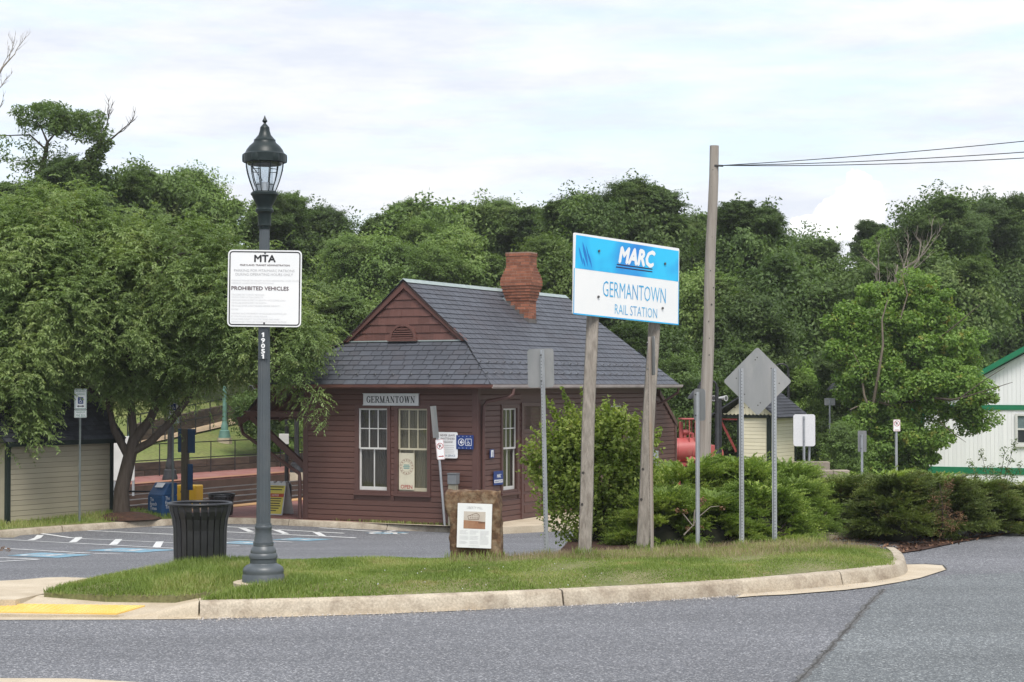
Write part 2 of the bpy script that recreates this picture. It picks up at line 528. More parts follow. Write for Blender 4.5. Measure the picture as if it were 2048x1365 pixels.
xs = np.concatenate([np.linspace(-3000, -120, 12), np.linspace(-100, -30, 20), np.linspace(-29, 29, 146), np.linspace(30, 100, 20), np.linspace(120, 3000, 12)])
ys = np.concatenate([np.linspace(-3000, -60, 12), np.linspace(-50, 8, 20), np.linspace(8.5, 90, 230), np.linspace(91, 200, 50), np.linspace(220, 3000, 12)])
grid_sheet('ground', xs, ys, -0.03, M['lawn'])
road_mask = lambda x, y: (((x - SO.x) * U.x + (y - SO.y) * U.y) > -3.6) | (y < 33)
grid_sheet('road', np.linspace(-45, 40, 214), np.linspace(-40, 48, 221), 0.0, M['asphalt'], road_mask)

def poly_sheet(name, pts, m, parent=None, kind='structure'):
    b = MB(); b.add(pts, [tuple(range(len(pts)))])
    me = b.mesh(name)
    bm = bmesh.new(); bm.from_mesh(me); bmesh.ops.triangulate(bm, faces=bm.faces)
    for f in bm.faces:
        if f.normal.z < 0: f.normal_flip()
    bm.to_mesh(me); bm.free()
    o = link(name, me, m, parent)
    if kind: o['kind'] = kind
    return o
def ribbon_ground(name, pa, pb, m, dz, parent=None, kind='structure', n=10):
    """strip between two ground polylines, following the slope"""
    v = []; f = []
    for i in range(len(pa) - 1):
        for k in range(n + (i == len(pa) - 2)):
            u = k / n
            for P in (pa, pb):
                q = P[i].lerp(P[i + 1], u)
                v.append((q.x, q.y, G(q.x, q.y) + dz))
    for i in range(len(v) // 2 - 1):
        f.append((2 * i, 2 * i + 1, 2 * i + 3, 2 * i + 2))
    b = MB(); b.add(v, f)
    me = b.mesh(name)
    bm = bmesh.new(); bm.from_mesh(me)
    for q in bm.faces:
        if q.normal.z < 0: q.normal_flip()
    bm.to_mesh(me); bm.free()
    o = link(name, me, m, parent)
    if kind: o['kind'] = kind
    return o

# lighter road patch on the right and the tarry seam where it meets the old surface
seam_px = [(1905, 1150), (1850, 1158), (1800, 1165), (1768, 1180), (1740, 1207), (1712, 1238), (1668, 1290), (1630, 1330), (1590, 1372), (1530, 1440)]
seam = [hit(*p) for p in seam_px]
far_r = [Vector((x, y, 0)) for x, y in ((30, 27), (30, 24), (29, 20), (27, 17), (24, 15), (22, 14), (20, 12), (18, 11), (16, 10), (14, 8.5))]
ribbon_ground('road_patch', seam, far_r, M['asphalt_patch'], 0.004, n=6)
b = MB(); vs = []; fs = []
rr = random.Random(3)
for i in range(3, len(seam) - 1):
    k_n = 14
    for k in range(k_n):
        q = seam[i].lerp(seam[i + 1], k / k_n)
        off = rr.gauss(0, 0.007); wd = abs(rr.gauss(0.006, 0.006)) + 0.002
        d = (seam[i + 1] - seam[i]).normalized(); nn = Vector((-d.y, d.x, 0))
        for sg in (-1, 1):
            p = q + nn * (off + sg * wd); vs.append((p.x, p.y, G(p.x, p.y) + 0.008))
for i in range(len(vs) // 2 - 1): fs.append((2 * i, 2 * i + 1, 2 * i + 3, 2 * i + 2))
b.add(vs, fs); o = b.build('road_seam', M['crack']); o['kind'] = 'structure'
b = MB(); b.add([(v[0] + (rr.uniform(.008, .045) if k % 2 else -rr.uniform(.008, .045)), v[1], v[2] - .002) for k, v in enumerate(vs)], fs); b.build('seam_edge', M['seam_tar'], o)

# ---------------- island: kerb stones, lawn, concrete walk
def kerb_run(name, pts, width, height, m, seg=3.0, z_of=None, gap=0.02, flip=1, lean=0.035, drop=None):
    """kerb stones along a polyline of face-bottom points; the body lies to the left of travel when flip=1"""
    root = thing(name, None, None); root['kind'] = 'structure'
    P = [Vector((p[0], p[1], 0)) for p in pts]
    # resample
    out = [P[0]]
    for i in range(len(P) - 1):
        n = max(1, int((P[i + 1] - P[i]).length / 0.25))
        for k in range(1, n + 1): out.append(P[i].lerp(P[i + 1], k / n))
    P = out
    # smooth
    for _ in range(3):
        P = [P[0]] + [(P[i - 1] + P[i] * 2 + P[i + 1]) / 4 for i in range(1, len(P) - 1)] + [P[-1]]
    acc = [0.0]
    for i in range(len(P) - 1): acc.append(acc[-1] + (P[i + 1] - P[i]).length)
    tot = acc[-1]
    cuts = np.linspace(0, tot, max(2, int(round(tot / seg)) + 1))
    rr = random.Random(5)
    cuts = [cuts[0]] + [c + rr.uniform(-.3, .3) for c in cuts[1:-1]] + [cuts[-1]]
    def pos(s):
        s = min(max(s, 0), tot)
        for i in range(len(acc) - 1):
            if s <= acc[i + 1] + 1e-9:
                u = (s - acc[i]) / max(1e-9, acc[i + 1] - acc[i]); q = P[i].lerp(P[i + 1], u)
                d = (P[min(i + 2, len(P) - 1)] - P[max(i - 1, 0)]).normalized()
                return q, d
        return P[-1], (P[-1] - P[-2]).normalized()
    for a, c in zip(cuts[:-1], cuts[1:]):
        a += gap / 2; c -= gap / 2
        n = max(2, int((c - a) / 0.28) + 1)
        v = []; f = []
        for k in range(n):
            s_ = a + (c - a) * k / (n - 1)
            q, d = pos(s_)
            nn = Vector((-d.y, d.x, 0)) * flip
            zg = z_of(q) if z_of else G(q.x, q.y)
            h = height if drop is None else height * drop(s_)
            prof = ((0, -0.06), (0, 0.0), (lean, h - 0.03), (lean + 0.008, h - 0.012), (lean + 0.03, h), (width, h + 0.004), (width, -0.06))
            for o_, z_ in prof:
                p = q + nn * o_
                v.append((p.x, p.y, zg + z_))
        m_ = 7
        for k in range(n - 1):
            for j in range(m_ - 1):
                f.append((k * m_ + j, k * m_ + j + 1, (k + 1) * m_ + j + 1, (k + 1) * m_ + j))
        f.append(tuple(range(m_))); f.append(tuple((n - 1) * m_ + j for j in range(m_ - 1, -1, -1)))
        b = MB(); b.add(v, f); b.build('kerb_stone', m, root, smooth=50)
    return root

front_px = [(398, 1238), (560, 1234), (760, 1228), (973, 1219), (1200, 1209), (1400, 1197), (1490, 1191), (1600, 1181), (1700, 1171), (1770, 1163)]
front = [hit_z(x, y, -0.15) for x, y in front_px]
tipc = [hit_z(1808, 1158, -0.15), hit_z(1819, 1146, -0.15), hit_z(1812, 1128, -0.15), hit_z(1798, 1119, -0.15)]
island_kerb = front + tipc
kerb_run('island_kerb', [(p.x, p.y) for p in island_kerb], 0.17, 0.155, M['kerb'], seg=3.1)
# ramped kerb end at the dropped crossing, and the flush concrete gutter
ramp_a = hit_z(232, 1240, -0.15)
kerb_run('ramp_kerb', [(ramp_a.x, ramp_a.y), (front[0].x, front[0].y)], 0.17, 0.155, M['concrete'], seg=5, drop=lambda s: min(1, 0.06 + 0.94 * (s / (front[0] - ramp_a).length) ** 1.3))
gut = [hit_z(-160, 1241, -0.15), ramp_a] + front[:4]
gutb = [p + Vector((0, 0.24 if i < 2 else 0.14, 0)) for i, p in enumerate(gut)]
guta = [p + Vector((0, -0.05 if i > 1 else -0.02, 0)) for i, p in enumerate(gut)]
ribbon_ground('gutter', guta, gutb, M['concrete'], 0.005, n=3)
# concrete walk (slab by slab) with the yellow tactile plate
walk = thing('sidewalk'.replace('sidewalk', 'pavement'), None, None); walk['kind'] = 'structure'
def slab(px, z0, z1, name='slab'):
    """slab polygon from pixels; heights interpolate from z0 (front) to z1 (back)"""
    P = []
    ys_ = [p[1] for p in px]
    for x, y in px:
        u = (max(ys_) - y) / (max(ys_) - min(ys_))
        z = z0 + (z1 - z0) * u
        P.append(hit_z(x, y, z))
    b = MB(); n = len(P)
    b.add([p for p in P] + [p - Vector((0, 0, 0.1)) for p in P], [tuple(range(n)), tuple(range(2 * n - 1, n - 1, -1))] + [(i, (i + 1) % n, n + (i + 1) % n, n + i) for i in range(n)])
    return b.build(name, M['concrete'], walk)
slab([(-170, 1227), (236, 1231), (402, 1237), (404, 1203), (428, 1183), (300, 1192.6), (84, 1190), (30, 1201), (-170, 1203)], -0.138, -0.01)
slab([(-170, 1201.8), (31, 1199.8), (83, 1188.7), (186, 1160), (192, 1157), (130, 1154.6), (90, 1155.5), (40, 1160), (-170, 1170)], -0.012, -0.06)
TZ = lambda y: -0.138 + (-0.01 + 0.138) * (1237 - y) / (1237 - 1183) + 0.006
tp = [hit_z(x, y, TZ(y)) for x, y in ((-170, 1205), (290, 1211), (234, 1227.5), (-170, 1221))]
b = MB(); b.add(tp + [p - Vector((0, 0, 0.02)) for p in tp], [(0, 1, 2, 3), (0, 4, 5, 1), (1, 5, 6, 2), (2, 6, 7, 3), (3, 7, 4, 0)])
plate = b.build('tactile_plate', M['tactile'], walk)
b = MB()
nu = int((tp[1] - tp[0]).length / 0.062)
for i in range(nu):
    for j in range(9):
        p = tp[0].lerp(tp[1], (i + .5) / nu).lerp(tp[3].lerp(tp[2], (i + .5) / nu), (j + .5) / 9)
        b.lathe([(0.014, -0.004), (0.012, 0.003), (0.007, 0.0055)], 6, p)
b.build('tactile_dome', M['tactile'], plate, kind='stuff')

# lawn of the island
lawn_px = [(88, 1187), (210, 1192), (350, 1193), (440, 1184), (476, 1184), (440, 1193), (400, 1203)]
lawn_px2 = [(1790, 1111), (1780, 1103), (1740, 1092), (1600, 1087), (1400, 1100), (1150, 1111), (1060, 1115), (1000, 1118), (760, 1123), (480, 1130), (340, 1141), (180, 1160)]
def in_norm(i, pts):
    d = (pts[min(i + 1, len(pts) - 1)] - pts[max(i - 1, 0)]).normalized()
    return Vector((-d.y, d.x, 0))
kin = [island_kerb[i] + in_norm(i, island_kerb) * 0.165 for i in range(len(island_kerb))]
LAWN = [hit_z(x, y, 0) for x, y in lawn_px] + [Vector((p.x, p.y, 0)) for p in kin] + [hit_z(x, y, 0) for x, y in lawn_px2]
def in_poly(px_, py_, poly):
    n = len(poly); ins = np.zeros(len(px_), bool); j = n - 1
    for i in range(n):
        xi, yi, xj, yj = poly[i].x, poly[i].y, poly[j].x, poly[j].y
        c = ((yi > py_) != (yj > py_)) & (px_ < (xj - xi) * (py_ - yi) / (yj - yi + 1e-12) + xi)
        ins ^= c; j = i
    return ins
def edge_dist(px_, py_, poly):
    d = np.full(len(px_), 1e9); n = len(poly)
    for i in range(n):
        a, c = poly[i], poly[(i + 1) % n]
        ex, ey = c.x - a.x, c.y - a.y
        u = np.clip(((px_ - a.x) * ex + (py_ - a.y) * ey) / (ex * ex + ey * ey + 1e-12), 0, 1)
        d = np.minimum(d, np.hypot(px_ - a.x - u * ex, py_ - a.y - u * ey))
    return d
def lawn_z(x, y):
    x = np.atleast_1d(np.asarray(x, float)); y = np.atleast_1d(np.asarray(y, float))
    d = edge_dist(x, y, LAWN)
    return 0.004 + 0.07 * sstep(0, 0.7, d) + 0.02 * np.sin(x * 1.7 + 0.4) * np.sin(y * 1.3) * sstep(0, .8, d)
mound = thing('grass_island', None, None); mound['kind'] = 'structure'
me = bpy.data.meshes.new('soil')
bm = bmesh.new()
loop = [bm.verts.new((p.x, p.y, 0.004)) for p in LAWN]
fc = bm.faces.new(loop)
if fc.normal.z < 0: fc.normal_flip()
ext = bmesh.ops.extrude_face_region(bm, geom=[fc])
bmesh.ops.translate(bm, verts=[g for g in ext['geom'] if isinstance(g, bmesh.types.BMVert)], vec=(0, 0, -0.22))
bm.to_mesh(me); bm.free()
link('soil', me, M['soil'], mound)
# interior mound surface
gx = np.linspace(min(p.x for p in LAWN), max(p.x for p in LAWN), 160); gy = np.linspace(min(p.y for p in LAWN), max(p.y for p in LAWN), 110)
X, Y = np.meshgrid(gx, gy)
ins = in_poly(X.ravel(), Y.ravel(), LAWN).reshape(X.shape)
Z = lawn_z(X.ravel(), Y.ravel()).reshape(X.shape) + 0.002
i, j = np.meshgrid(np.arange(159), np.arange(109)); a = (j * 160 + i).ravel()
f = np.stack([a, a + 1, a + 161, a + 160], 1)
okf = (ins[:-1, :-1] & ins[1:, :-1] & ins[:-1, 1:] & ins[1:, 1:]).ravel()
link('turf', fast_mesh('turf', np.stack([X.ravel(), Y.ravel(), Z.ravel()], 1), f[okf], True), M['soil'], mound)

def blades(n, poly, zf, hmin, hmax, seed, width=0.0042, hmap=None, bend=0.5):
    g = np.random.default_rng(seed)
    x0, x1 = min(p.x for p in poly), max(p.x for p in poly); y0, y1 = min(p.y for p in poly), max(p.y for p in poly)
    x = g.uniform(x0, x1, n * 3); y = g.uniform(y0, y1, n * 3)
    k = in_poly(x, y, poly); x, y = x[k][:n], y[k][:n]
    # clump the blades
    cl = g.normal(0, 0.02, (len(x), 2)); x = np.round(x / 0.05) * 0.05 * .4 + x * .6 + cl[:, 0]; y = y + cl[:, 1]
    z = zf(x, y)
    n = len(x)
    h = g.uniform(hmin, hmax, n) * (1 if hmap is None else hmap(x, y))
    az = g.uniform(0, 2 * np.pi, n); bn = np.abs(g.normal(0, bend, n)) * h
    dx, dy = np.cos(az), np.sin(az)
    wa = az + np.pi / 2 + g.normal(0, .4, n)
    wx, wy = np.cos(wa) * width, np.sin(wa) * width
    p0 = np.stack([x, y, z - 0.006], 1)
    W = np.stack([wx, wy, np.zeros(n)], 1)
    m1 = p0 + np.stack([dx * bn * .35, dy * bn * .35, h * .6], 1)
    tip = p0 + np.stack([dx * bn, dy * bn, h], 1)
    v = np.concatenate([p0 - W, p0 + W, m1 + W * .8, m1 - W * .8, tip])
    i = np.arange(n)
    q = np.stack([i, i + n, i + 2 * n], 1); q2 = np.stack([i, i + 2 * n, i + 3 * n], 1); tr = np.stack([i + 3 * n, i + 2 * n, i + 4 * n], 1)
    return v, np.concatenate([q, q2, tr])
M['grass'] = leafmat('grass', (0.125, 0.175, 0.045), (0.22, 0.295, 0.075), (0.42, 0.40, 0.19), scale=0.9, trans=0.42, rough=0.6, warm=(0.40, 0.34, 0.18), warm_amt=0.7, objrand=0)
M['dry_grass'] = leafmat('dry_grass', (0.19, 0.16, 0.09), (0.29, 0.24, 0.15), (0.40, 0.32, 0.21), scale=0.9, trans=0.3, rough=0.7, objrand=0)
def island_h(x, y):
    d = edge_dist(x, y, LAWN)
    left = 1 - sstep(-2.9, -0.6, x)
    pad = sstep(.26, .34, np.hypot(x + 2.58, y - 18.55)) * .97 + .03
    return pad * (0.42 + 0.66 * left) * (0.75 + 0.35 * sstep(0.02, .25, d)) * (0.8 + 0.25 * np.sin(x * 2.3 + y * 1.1) + 0.2 * np.sin(x * 5.1 - y * 3.7))
v, f = blades(150000, LAWN, lawn_z, 0.045, 0.10, 11, hmap=island_h)
tag(link('grass', fast_mesh('grass', v, f), M['grass']), kind='stuff')
dry = [hit_z(x, y, 0) for x, y in ((900, 1140), (1300, 1135), (1640, 1120), (1770, 1100), (1600, 1090), (1400, 1102), (1150, 1113), (900, 1130))]
v, f = blades(9000, dry, lawn_z, 0.04, 0.10, 12, width=0.002, bend=0.6)
tag(link('seeding_grass', fast_mesh('seeding_grass', v, f), M['dry_grass']), kind='stuff')

# concrete apron beyond the island tip
ap = [hit_z(x, y, -0.15) for x, y in ((1470, 1197.5), (1520, 1193.5), (1570, 1191.5), (1640, 1186), (1690, 1182), (1740, 1176), (1800, 1166), (1840, 1158), (1893, 1141), (1886, 1133), (1850, 1130.5), (1812, 1131), (1800, 1140), (1770, 1158), (1700, 1168), (1600, 1179), (1490, 1189))]
b = MB(); b.add([(p.x, p.y, -0.139) for p in ap], [tuple(range(len(ap)))])
o = b.build('concrete_apron', M['concrete']); o['kind'] = 'structure'
apb = ap[8:12]
b = MB(); vs = []; fs = []
for i in range(len(apb) - 1):
    for k in range(8):
        q = apb[i].lerp(apb[i + 1], k / 8); wd = rr.uniform(.012, .05)
        vs += [(q.x - .01, q.y + .0, -0.135), (q.x + .02, q.y + wd + .02, -0.135)]
for i in range(len(vs) // 2 - 1): fs.append((2 * i, 2 * i + 1, 2 * i + 3, 2 * i + 2))
b.add(vs, fs); o = b.build('apron_seam', M['crack']); o['kind'] = 'structure'

# mulch bed on the right under the junipers
mb_px = [(1792, 1112), (1840, 1103), (1920, 1086), (2048, 1064), (2200, 1040)]
mb_front = [hit(x, y) for x, y in mb_px]
mb_back = [Vector((2.2, 30.5, 0)), Vector((5.2, 32, 0)), Vector((7, 33, 0)), Vector((10.5, 36, 0)), Vector((14, 40, 0))]
mb_front[0] = Vector((mb_front[0].x - 0.15, mb_front[0].y, 0))
o = ribbon_ground('mulch_bed', [Vector((p.x, p.y, 0)) for p in mb_front], mb_back, M['mulch'], 0.015, n=6)
bed2 = [hit_z(x, y, 0) for x, y in ((1110, 1113), (1330, 1106), (1480, 1099), (1610, 1090))]
bed2b = [Vector((0.9, 25.5, 0)), Vector((1.9, 26.0, 0)), Vector((2.7, 26.6, 0)), Vector((3.7, 27, 0))]
b = MB(); b.add([(p.x, p.y, 0.012) for p in bed2] + [(p.x, p.y, 0.0) for p in bed2b[::-1]], [tuple(range(8))])
o = b.build('mulch_strip', M['mulch']); o['kind'] = 'structure'
gl_ = np.random.default_rng(61); n_ = 2600
ua, ub = gl_.uniform(0, 1, n_), gl_.uniform(0, .55, n_); k_ = np.minimum((ua * 4).astype(int), 3); fu = ua * 4 - k_
FA = np.array([(p.x, p.y) for p in mb_front]); BA = np.array([(p.x, p.y) for p in mb_back])
lq = (FA[k_] * (1 - fu)[:, None] + FA[k_ + 1] * fu[:, None]) * (1 - ub)[:, None] + (BA[k_] * (1 - fu)[:, None] + BA[k_ + 1] * fu[:, None]) * ub[:, None]
lq = lq + gl_.normal(0, .06, lq.shape); lz = Gv(lq[:, 0], lq[:, 1]) + .02
an = gl_.uniform(0, 6.28, n_); ln_ = gl_.uniform(.02, .06, n_); D_ = np.stack([np.cos(an) * ln_, np.sin(an) * ln_, gl_.uniform(-.01, .03, n_)], 1); Wd = np.stack([-np.sin(an), np.cos(an), gl_.uniform(-.5, .5, n_)], 1) * .012
P_ = np.stack([lq[:, 0], lq[:, 1], lz], 1); i = np.arange(n_)
M['chips'] = mat('chips', (0.10, 0.05, 0.028), (0.17, 0.095, 0.055), island=.5, rough=.95)
tag(link('mulch_litter', fast_mesh('mulch_litter', np.concatenate([P_ - D_, P_ + Wd, P_ + D_, P_ - Wd]), np.stack([i, i + n_, i + 2 * n_, i + 3 * n_], 1)), M['chips']), kind='stuff')
# pale kerb glimpsed in the gap between the juniper masses
ga, gb = hit(1600, 1083, .0), hit(1735, 1075, .0)
kerb_run('gap_kerb', [(ga.x, ga.y), (gb.x, gb.y)], 0.16, 0.13, M['concrete'], seg=4)
# pale kerb end on this side of the road at the bottom edge
na, nb = hit_z(150, 1362, -0.15), hit_z(345, 1372, -0.15)
b = MB(); b.prism([(na.x - 1.5, na.y + .03, -0.15), (na.x, na.y, -0.15), (nb.x, nb.y - .03, -0.15), (nb.x + .2, nb.y - .5, -.15), (na.x - 1.5, na.y - .8, -0.15)], (0, 0, 0.02))
o = b.build('near_kerb', M['concrete'], bevel=0.01); o['kind'] = 'structure'

# ---------------- parking markings
marks = thing('parking_markings', None, None); marks['kind'] = 'structure'
def stripe(a, c, wpx, name='stripe', m='paint'):
    A, Bp = hit(*a), hit(*c)
    d = (Bp - A); d.z = 0; d.normalize(); nn = Vector((-d.y, d.x, 0)) * wpx / 2
    return ribbon_ground(name, [A - nn, Bp - nn], [A + nn, Bp + nn], M[m], 0.006, marks, kind=None, n=max(2, int((Bp - A).length / .6)))
for a, c in (((-60, 1066.5), (390, 1088.5)), ((-60, 1075), (400, 1100.5)), ((176, 1062), (420, 1073)), ((303, 1055), (372, 1056.5)), ((-60, 1094), (179, 1107.5)),
             ((187, 1108), (243, 1109.3)), ((-60, 1127.5), (76, 1120)), ((-60, 1114.5), (76, 1119.5)), ((449, 1054), (689, 1067.6)), ((440, 1064), (712, 1076.5)),
             ((440, 1078), (585, 1085.5)), ((447, 1093.5), (480, 1092.8)), ((640, 1056.5), (815, 1068.5))):
    stripe(a, c, 0.10)
for a, c in (((62, 1081.2), (81, 1070.9)), ((145, 1085.5), (158, 1075)), ((226, 1090.5), (238, 1079.2)), ((313, 1095.5), (320, 1083.8)), ((-14, 1077.5), (6, 1068)),
             ((502, 1064.5), (482, 1056)), ((572, 1068.5), (549, 1059.5)), ((646, 1073.2), (630, 1064))):
    stripe(a, c, 0.14, 'hatch_bar')
def wheel_sign(px, py, rx, ry):
    """blue box with a white wheelchair mark painted on the asphalt"""
    P = [hit(px + u * rx, py + v_ * ry) for u, v_ in ((-1, .15), (-.2, -1), (1, -.15), (.2, 1))]
    o = ribbon_ground('blue_box', [P[0], P[1]], [P[3], P[2]], M['paint_blue'], 0.006, marks, kind=None)
    c = (P[0] + P[1] + P[2] + P[3]) / 4
    ax = (P[2] - P[1]).normalized(); ay = Vector((-ax.y, ax.x, 0))
    s_ = 0.55
    def pt(u, v_):
        q = c + ax * u * s_ + ay * v_ * s_; return Vector((q.x, q.y, G(q.x, q.y) + 0.010))
    b = MB()
    def stroke(pts, wd=0.17):
        for (u0, v0), (u1, v1) in zip(pts[:-1], pts[1:]):
            d = Vector((u1 - u0, v1 - v0)); d.normalize(); n_ = Vector((-d.y, d.x)) * wd / 2
            b.add([pt(u0 - n_.x, v0 - n_.y), pt(u1 - n_.x, v1 - n_.y), pt(u1 + n_.x, v1 + n_.y), pt(u0 + n_.x, v0 + n_.y)], [(0, 1, 2, 3)])
    stroke([(.45 * math.cos(t) - .1, .45 * math.sin(t) - .25) for t in np.linspace(2.1, 6.0, 10)])
    stroke([(-.15, .55), (-.1, 0), (.35, 0), (.55, -.5), (.75, -.45)])
    stroke([(-.12, .25), (.3, .25)])
    b.add([pt(-.17 + .14 * math.cos(t), .8 + .14 * math.sin(t)) for t in np.linspace(0, 5.5, 8)], [tuple(range(8))])
    b.build('wheelchair_mark', M['paint'], marks)
wheel_sign(99, 1111.5, 85, 5.2)
wheel_sign(262, 1101.5, 92, 4.6)
wheel_sign(492, 1086.5, 60, 3.6)
wheel_sign(604, 1079.8, 64, 3.2)
wheel_sign(775, 1066.6, 45, 2.2)

# ---------------- kerb of the parking lot, verge, platform, tracks
pk_px = [(-140, 1088), (-60, 1080), (0, 1074.5), (120, 1065), (250, 1056.5), (350, 1050.5), (440, 1047.5), (530, 1049.5), (605, 1053), (760, 1060), (900, 1065.5), (985, 1069)]
pk = [hit(x, y) for x, y in pk_px]
kerb_run('parking_kerb', [(p.x, p.y) for p in pk], 0.16, 0.13, M['kerb'], seg=2.6)
pin = [pk[i] + in_norm(i, pk) * 0.15 for i in range(len(pk))]
ZP = -0.92
plat = [Vector((p.x, p.y, ZP)) for p in pin]
pf = plat + [st(4.2, -0.4, ZP), st(4.2, 14, ZP), st(-4.2, 14, ZP), st(-4.2, 40, ZP), st(-4.25, 40, ZP)]
e0 = st(-4.2, -2.7, ZP)
pf = [p for p in plat[4:]] + [st(4.3, -0.45, ZP), st(4.3, 12.5, ZP), st(0, 12.5, ZP), st(0, 60, ZP), st(-4.2, 60, ZP), e0]
bm = bmesh.new(); vsb = [bm.verts.new(p) for p in pf]; fc = bm.faces.new(vsb); fc.normal_update()
if fc.normal.z < 0: fc.normal_flip()
ex = bmesh.ops.extrude_face_region(bm, geom=[fc]); bmesh.ops.translate(bm, verts=[g for g in ex['geom'] if isinstance(g, bmesh.types.BMVert)], vec=(0, 0, -0.5))
bmesh.ops.recalc_face_normals(bm, faces=bm.faces)
me = bpy.data.meshes.new('platform'); bm.to_mesh(me); bm.free()
o = link('platform', me, M['brick_pave']); o['kind'] = 'structure'
b = MB(); b.prism([st(-4.22, -1.2, ZP + .004), st(-3.72, -1.2, ZP + .004), st(-3.72, 60, ZP + .004), st(-4.22, 60, ZP + .004)], (0, 0, 0.008))
b.build('platform_edge', M['orange'], o)
b = MB(); b.box(-13.2, -10.5, -20, 60, -1.6, -0.75, Matrix.Translation(SO) @ Matrix.Rotation(-YAW, 4, 'Z'))
o = b.build('platform', M['brick_pave']); o['kind'] = 'structure'
b = MB(); b.prism([st(-10.98, -20, -.746), st(-10.48, -20, -.746), st(-10.48, 60, -.746), st(-10.98, 60, -.746)], (0, 0, 0.008))
b.build('platform_edge', M['worn_edge'], o)
b = MB(); b.box(-10.47, -10.42, -20, 60, -1.5, -0.80, Matrix.Translation(SO) @ Matrix.Rotation(-YAW, 4, 'Z'))
b.build('platform_face', M['rail'], o)
b = MB(); b.prism([st(-10.4, -25, -1.2), st(-4.23, -25, -1.2), st(-4.23, 60, -1.2), st(-10.4, 60, -1.2)], (0, 0, 0.06))
track = b.build('railway_bed', M['ballast']); track['kind'] = 'structure'
for s_ in (-5.35, -6.8, -8.25, -9.7):
    b = MB(); b.box(s_ - .035, s_ + .035, -25, 60, -1.14, -0.975, Matrix.Translation(SO) @ Matrix.Rotation(-YAW, 4, 'Z'))
    b.box(s_ - .08, s_ + .08, -25, 60, -1.14, -1.11, Matrix.Translation(SO) @ Matrix.Rotation(-YAW, 4, 'Z'))
    r_ = b.build('rail', M['rail'], track)
    b = MB(); b.box(s_ - .036, s_ + .036, -25, 60, -0.975, -0.955, Matrix.Translation(SO) @ Matrix.Rotation(-YAW, 4, 'Z'))
    b.build('rail_head', M['railtop'], r_)
sl = MB(); sl.box(-1.2, 1.2, -.11, .11, -.08, .06)
slm = sl.mesh('sleeper')
for k in range(44):
    for s_ in (-6.08, -8.98):
        p = st(s_, -14 + k * 0.62, -1.14)
        o = link('sleeper', slm, M['timber'], track); o.location = p; o.rotation_euler = (0, 0, -YAW)
# stones of the ballast showing between the rails
g = np.random.default_rng(4); n = 5000
s_ = g.uniform(-10.3, -4.4, n); t_ = g.uniform(-10, 24, n)
P0 = np.array(SO)[None] + s_[:, None] * np.array(U)[None] + t_[:, None] * np.array(T)[None]; P0[:, 2] = -1.13
rd = g.uniform(.025, .06, n)
tet = np.array([[1, 0, -.3], [-.5, .87, -.3], [-.5, -.87, -.3], [0, 0, 1.0]])
an = g.uniform(0, 6.28, n); ca, sa = np.cos(an), np.sin(an)
vv = []
for q in tet:
    vv.append(P0 + np.stack([ca * q[0] - sa * q[1], sa * q[0] + ca * q[1], np.full(n, q[2])], 1) * rd[:, None])
i = np.arange(n)
f = np.concatenate([np.stack([i, i + n, i + 3 * n], 1), np.stack([i + n, i + 2 * n, i + 3 * n], 1), np.stack([i + 2 * n, i, i + 3 * n], 1)])
M['stones'] = mat('stones', (0.38, 0.36, 0.34), (0.28, 0.25, 0.22), island=0.45, rough=0.95)
o = link('ballast_stones', fast_mesh('ballast_stones', np.concatenate(vv), f), M['stones'], track); o['kind'] = 'stuff'

# verge between kerb and shed: mown strip rising to the shed's foot
vp = [Vector((p.x, p.y, ZP + 0.006)) for p in pin[:6]]
vback = [Vector((-16.5, 34.6, -0.80)), Vector((-13.4, 36.9, -0.79)), Vector((-11.3, 38.6, -0.78)), Vector((-9.9, 40.5, -0.78)), Vector((-8.6, 41.5, -0.80)), Vector((-7.6, 41.6, -0.90))]
v = []; f = []
for k in range(6):
    for u in np.linspace(0, 1, 5):
        p = vp[k].lerp(vback[k], u); v.append(tuple(p))
for k in range(5):
    for u in range(4): f.append((k * 5 + u, k * 5 + u + 1, k * 5 + u + 6, k * 5 + u + 5))
b = MB(); b.add(v, f); o = b.build('verge', M['lawn'], smooth=60); o['kind'] = 'structure'
VERGE = [Vector((p.x, p.y, 0)) for p in vp] + [Vector((p.x, p.y, 0)) for p in vback[::-1]]
def verge_z(x, y):
    # distance between kerb line and back line
    d1 = edge_dist(x, y, [Vector((p.x, p.y, 0)) for p in vp] + [Vector((vp[-1].x, vp[-1].y, 0))])
    return -0.91 + 0.11 * np.clip(d1, 0, 2.2)
v, f = blades(16000, VERGE, verge_z, 0.05, 0.11, 21, width=0.006)
tag(link('verge_grass', fast_mesh('verge_grass', v, f), M['grass']), kind='stuff')
# strip of weeds at the foot of the station wall
wz = [Vector((p.x, p.y, 0)) for p in (pin[8] + Vector((.6, 0, 0)), pin[9], pin[10], st(4.3, -0.02), st(2.0, -0.02), st(.8, -.02))]
v, f = blades(2500, wz, lambda x, y: np.full(len(x), ZP), 0.03, 0.09, 22, width=0.006)
tag(link('weeds', fast_mesh('weeds', v, f), M['grass']), kind='stuff')
# door apron of pale concrete beside the station
dp = [hit(985, 1069.5), hit(1150, 1062), st(4.44, 7, 0), st(4.44, 0.0, 0)]
b = MB(); b.prism([(dp[0].x, dp[0].y, ZP + .0), (dp[1].x + .5, dp[1].y + .4, ZP + .0), st(5.7, 6.8, ZP), st(4.3, 6.8, ZP), st(4.3, -.3, ZP)], (0, 0, 0.012)); b.prism([(dp[0].x, dp[0].y, ZP - .3), (dp[1].x + .5, dp[1].y + .4, ZP - .3), st(5.7, 6.8, ZP - .3), st(4.3, 6.8, ZP - .3), st(4.3, -.3, ZP - .3)], (0, 0, 0.30))
o = b.build('door_apron', M['concrete']); o['kind'] = 'structure'

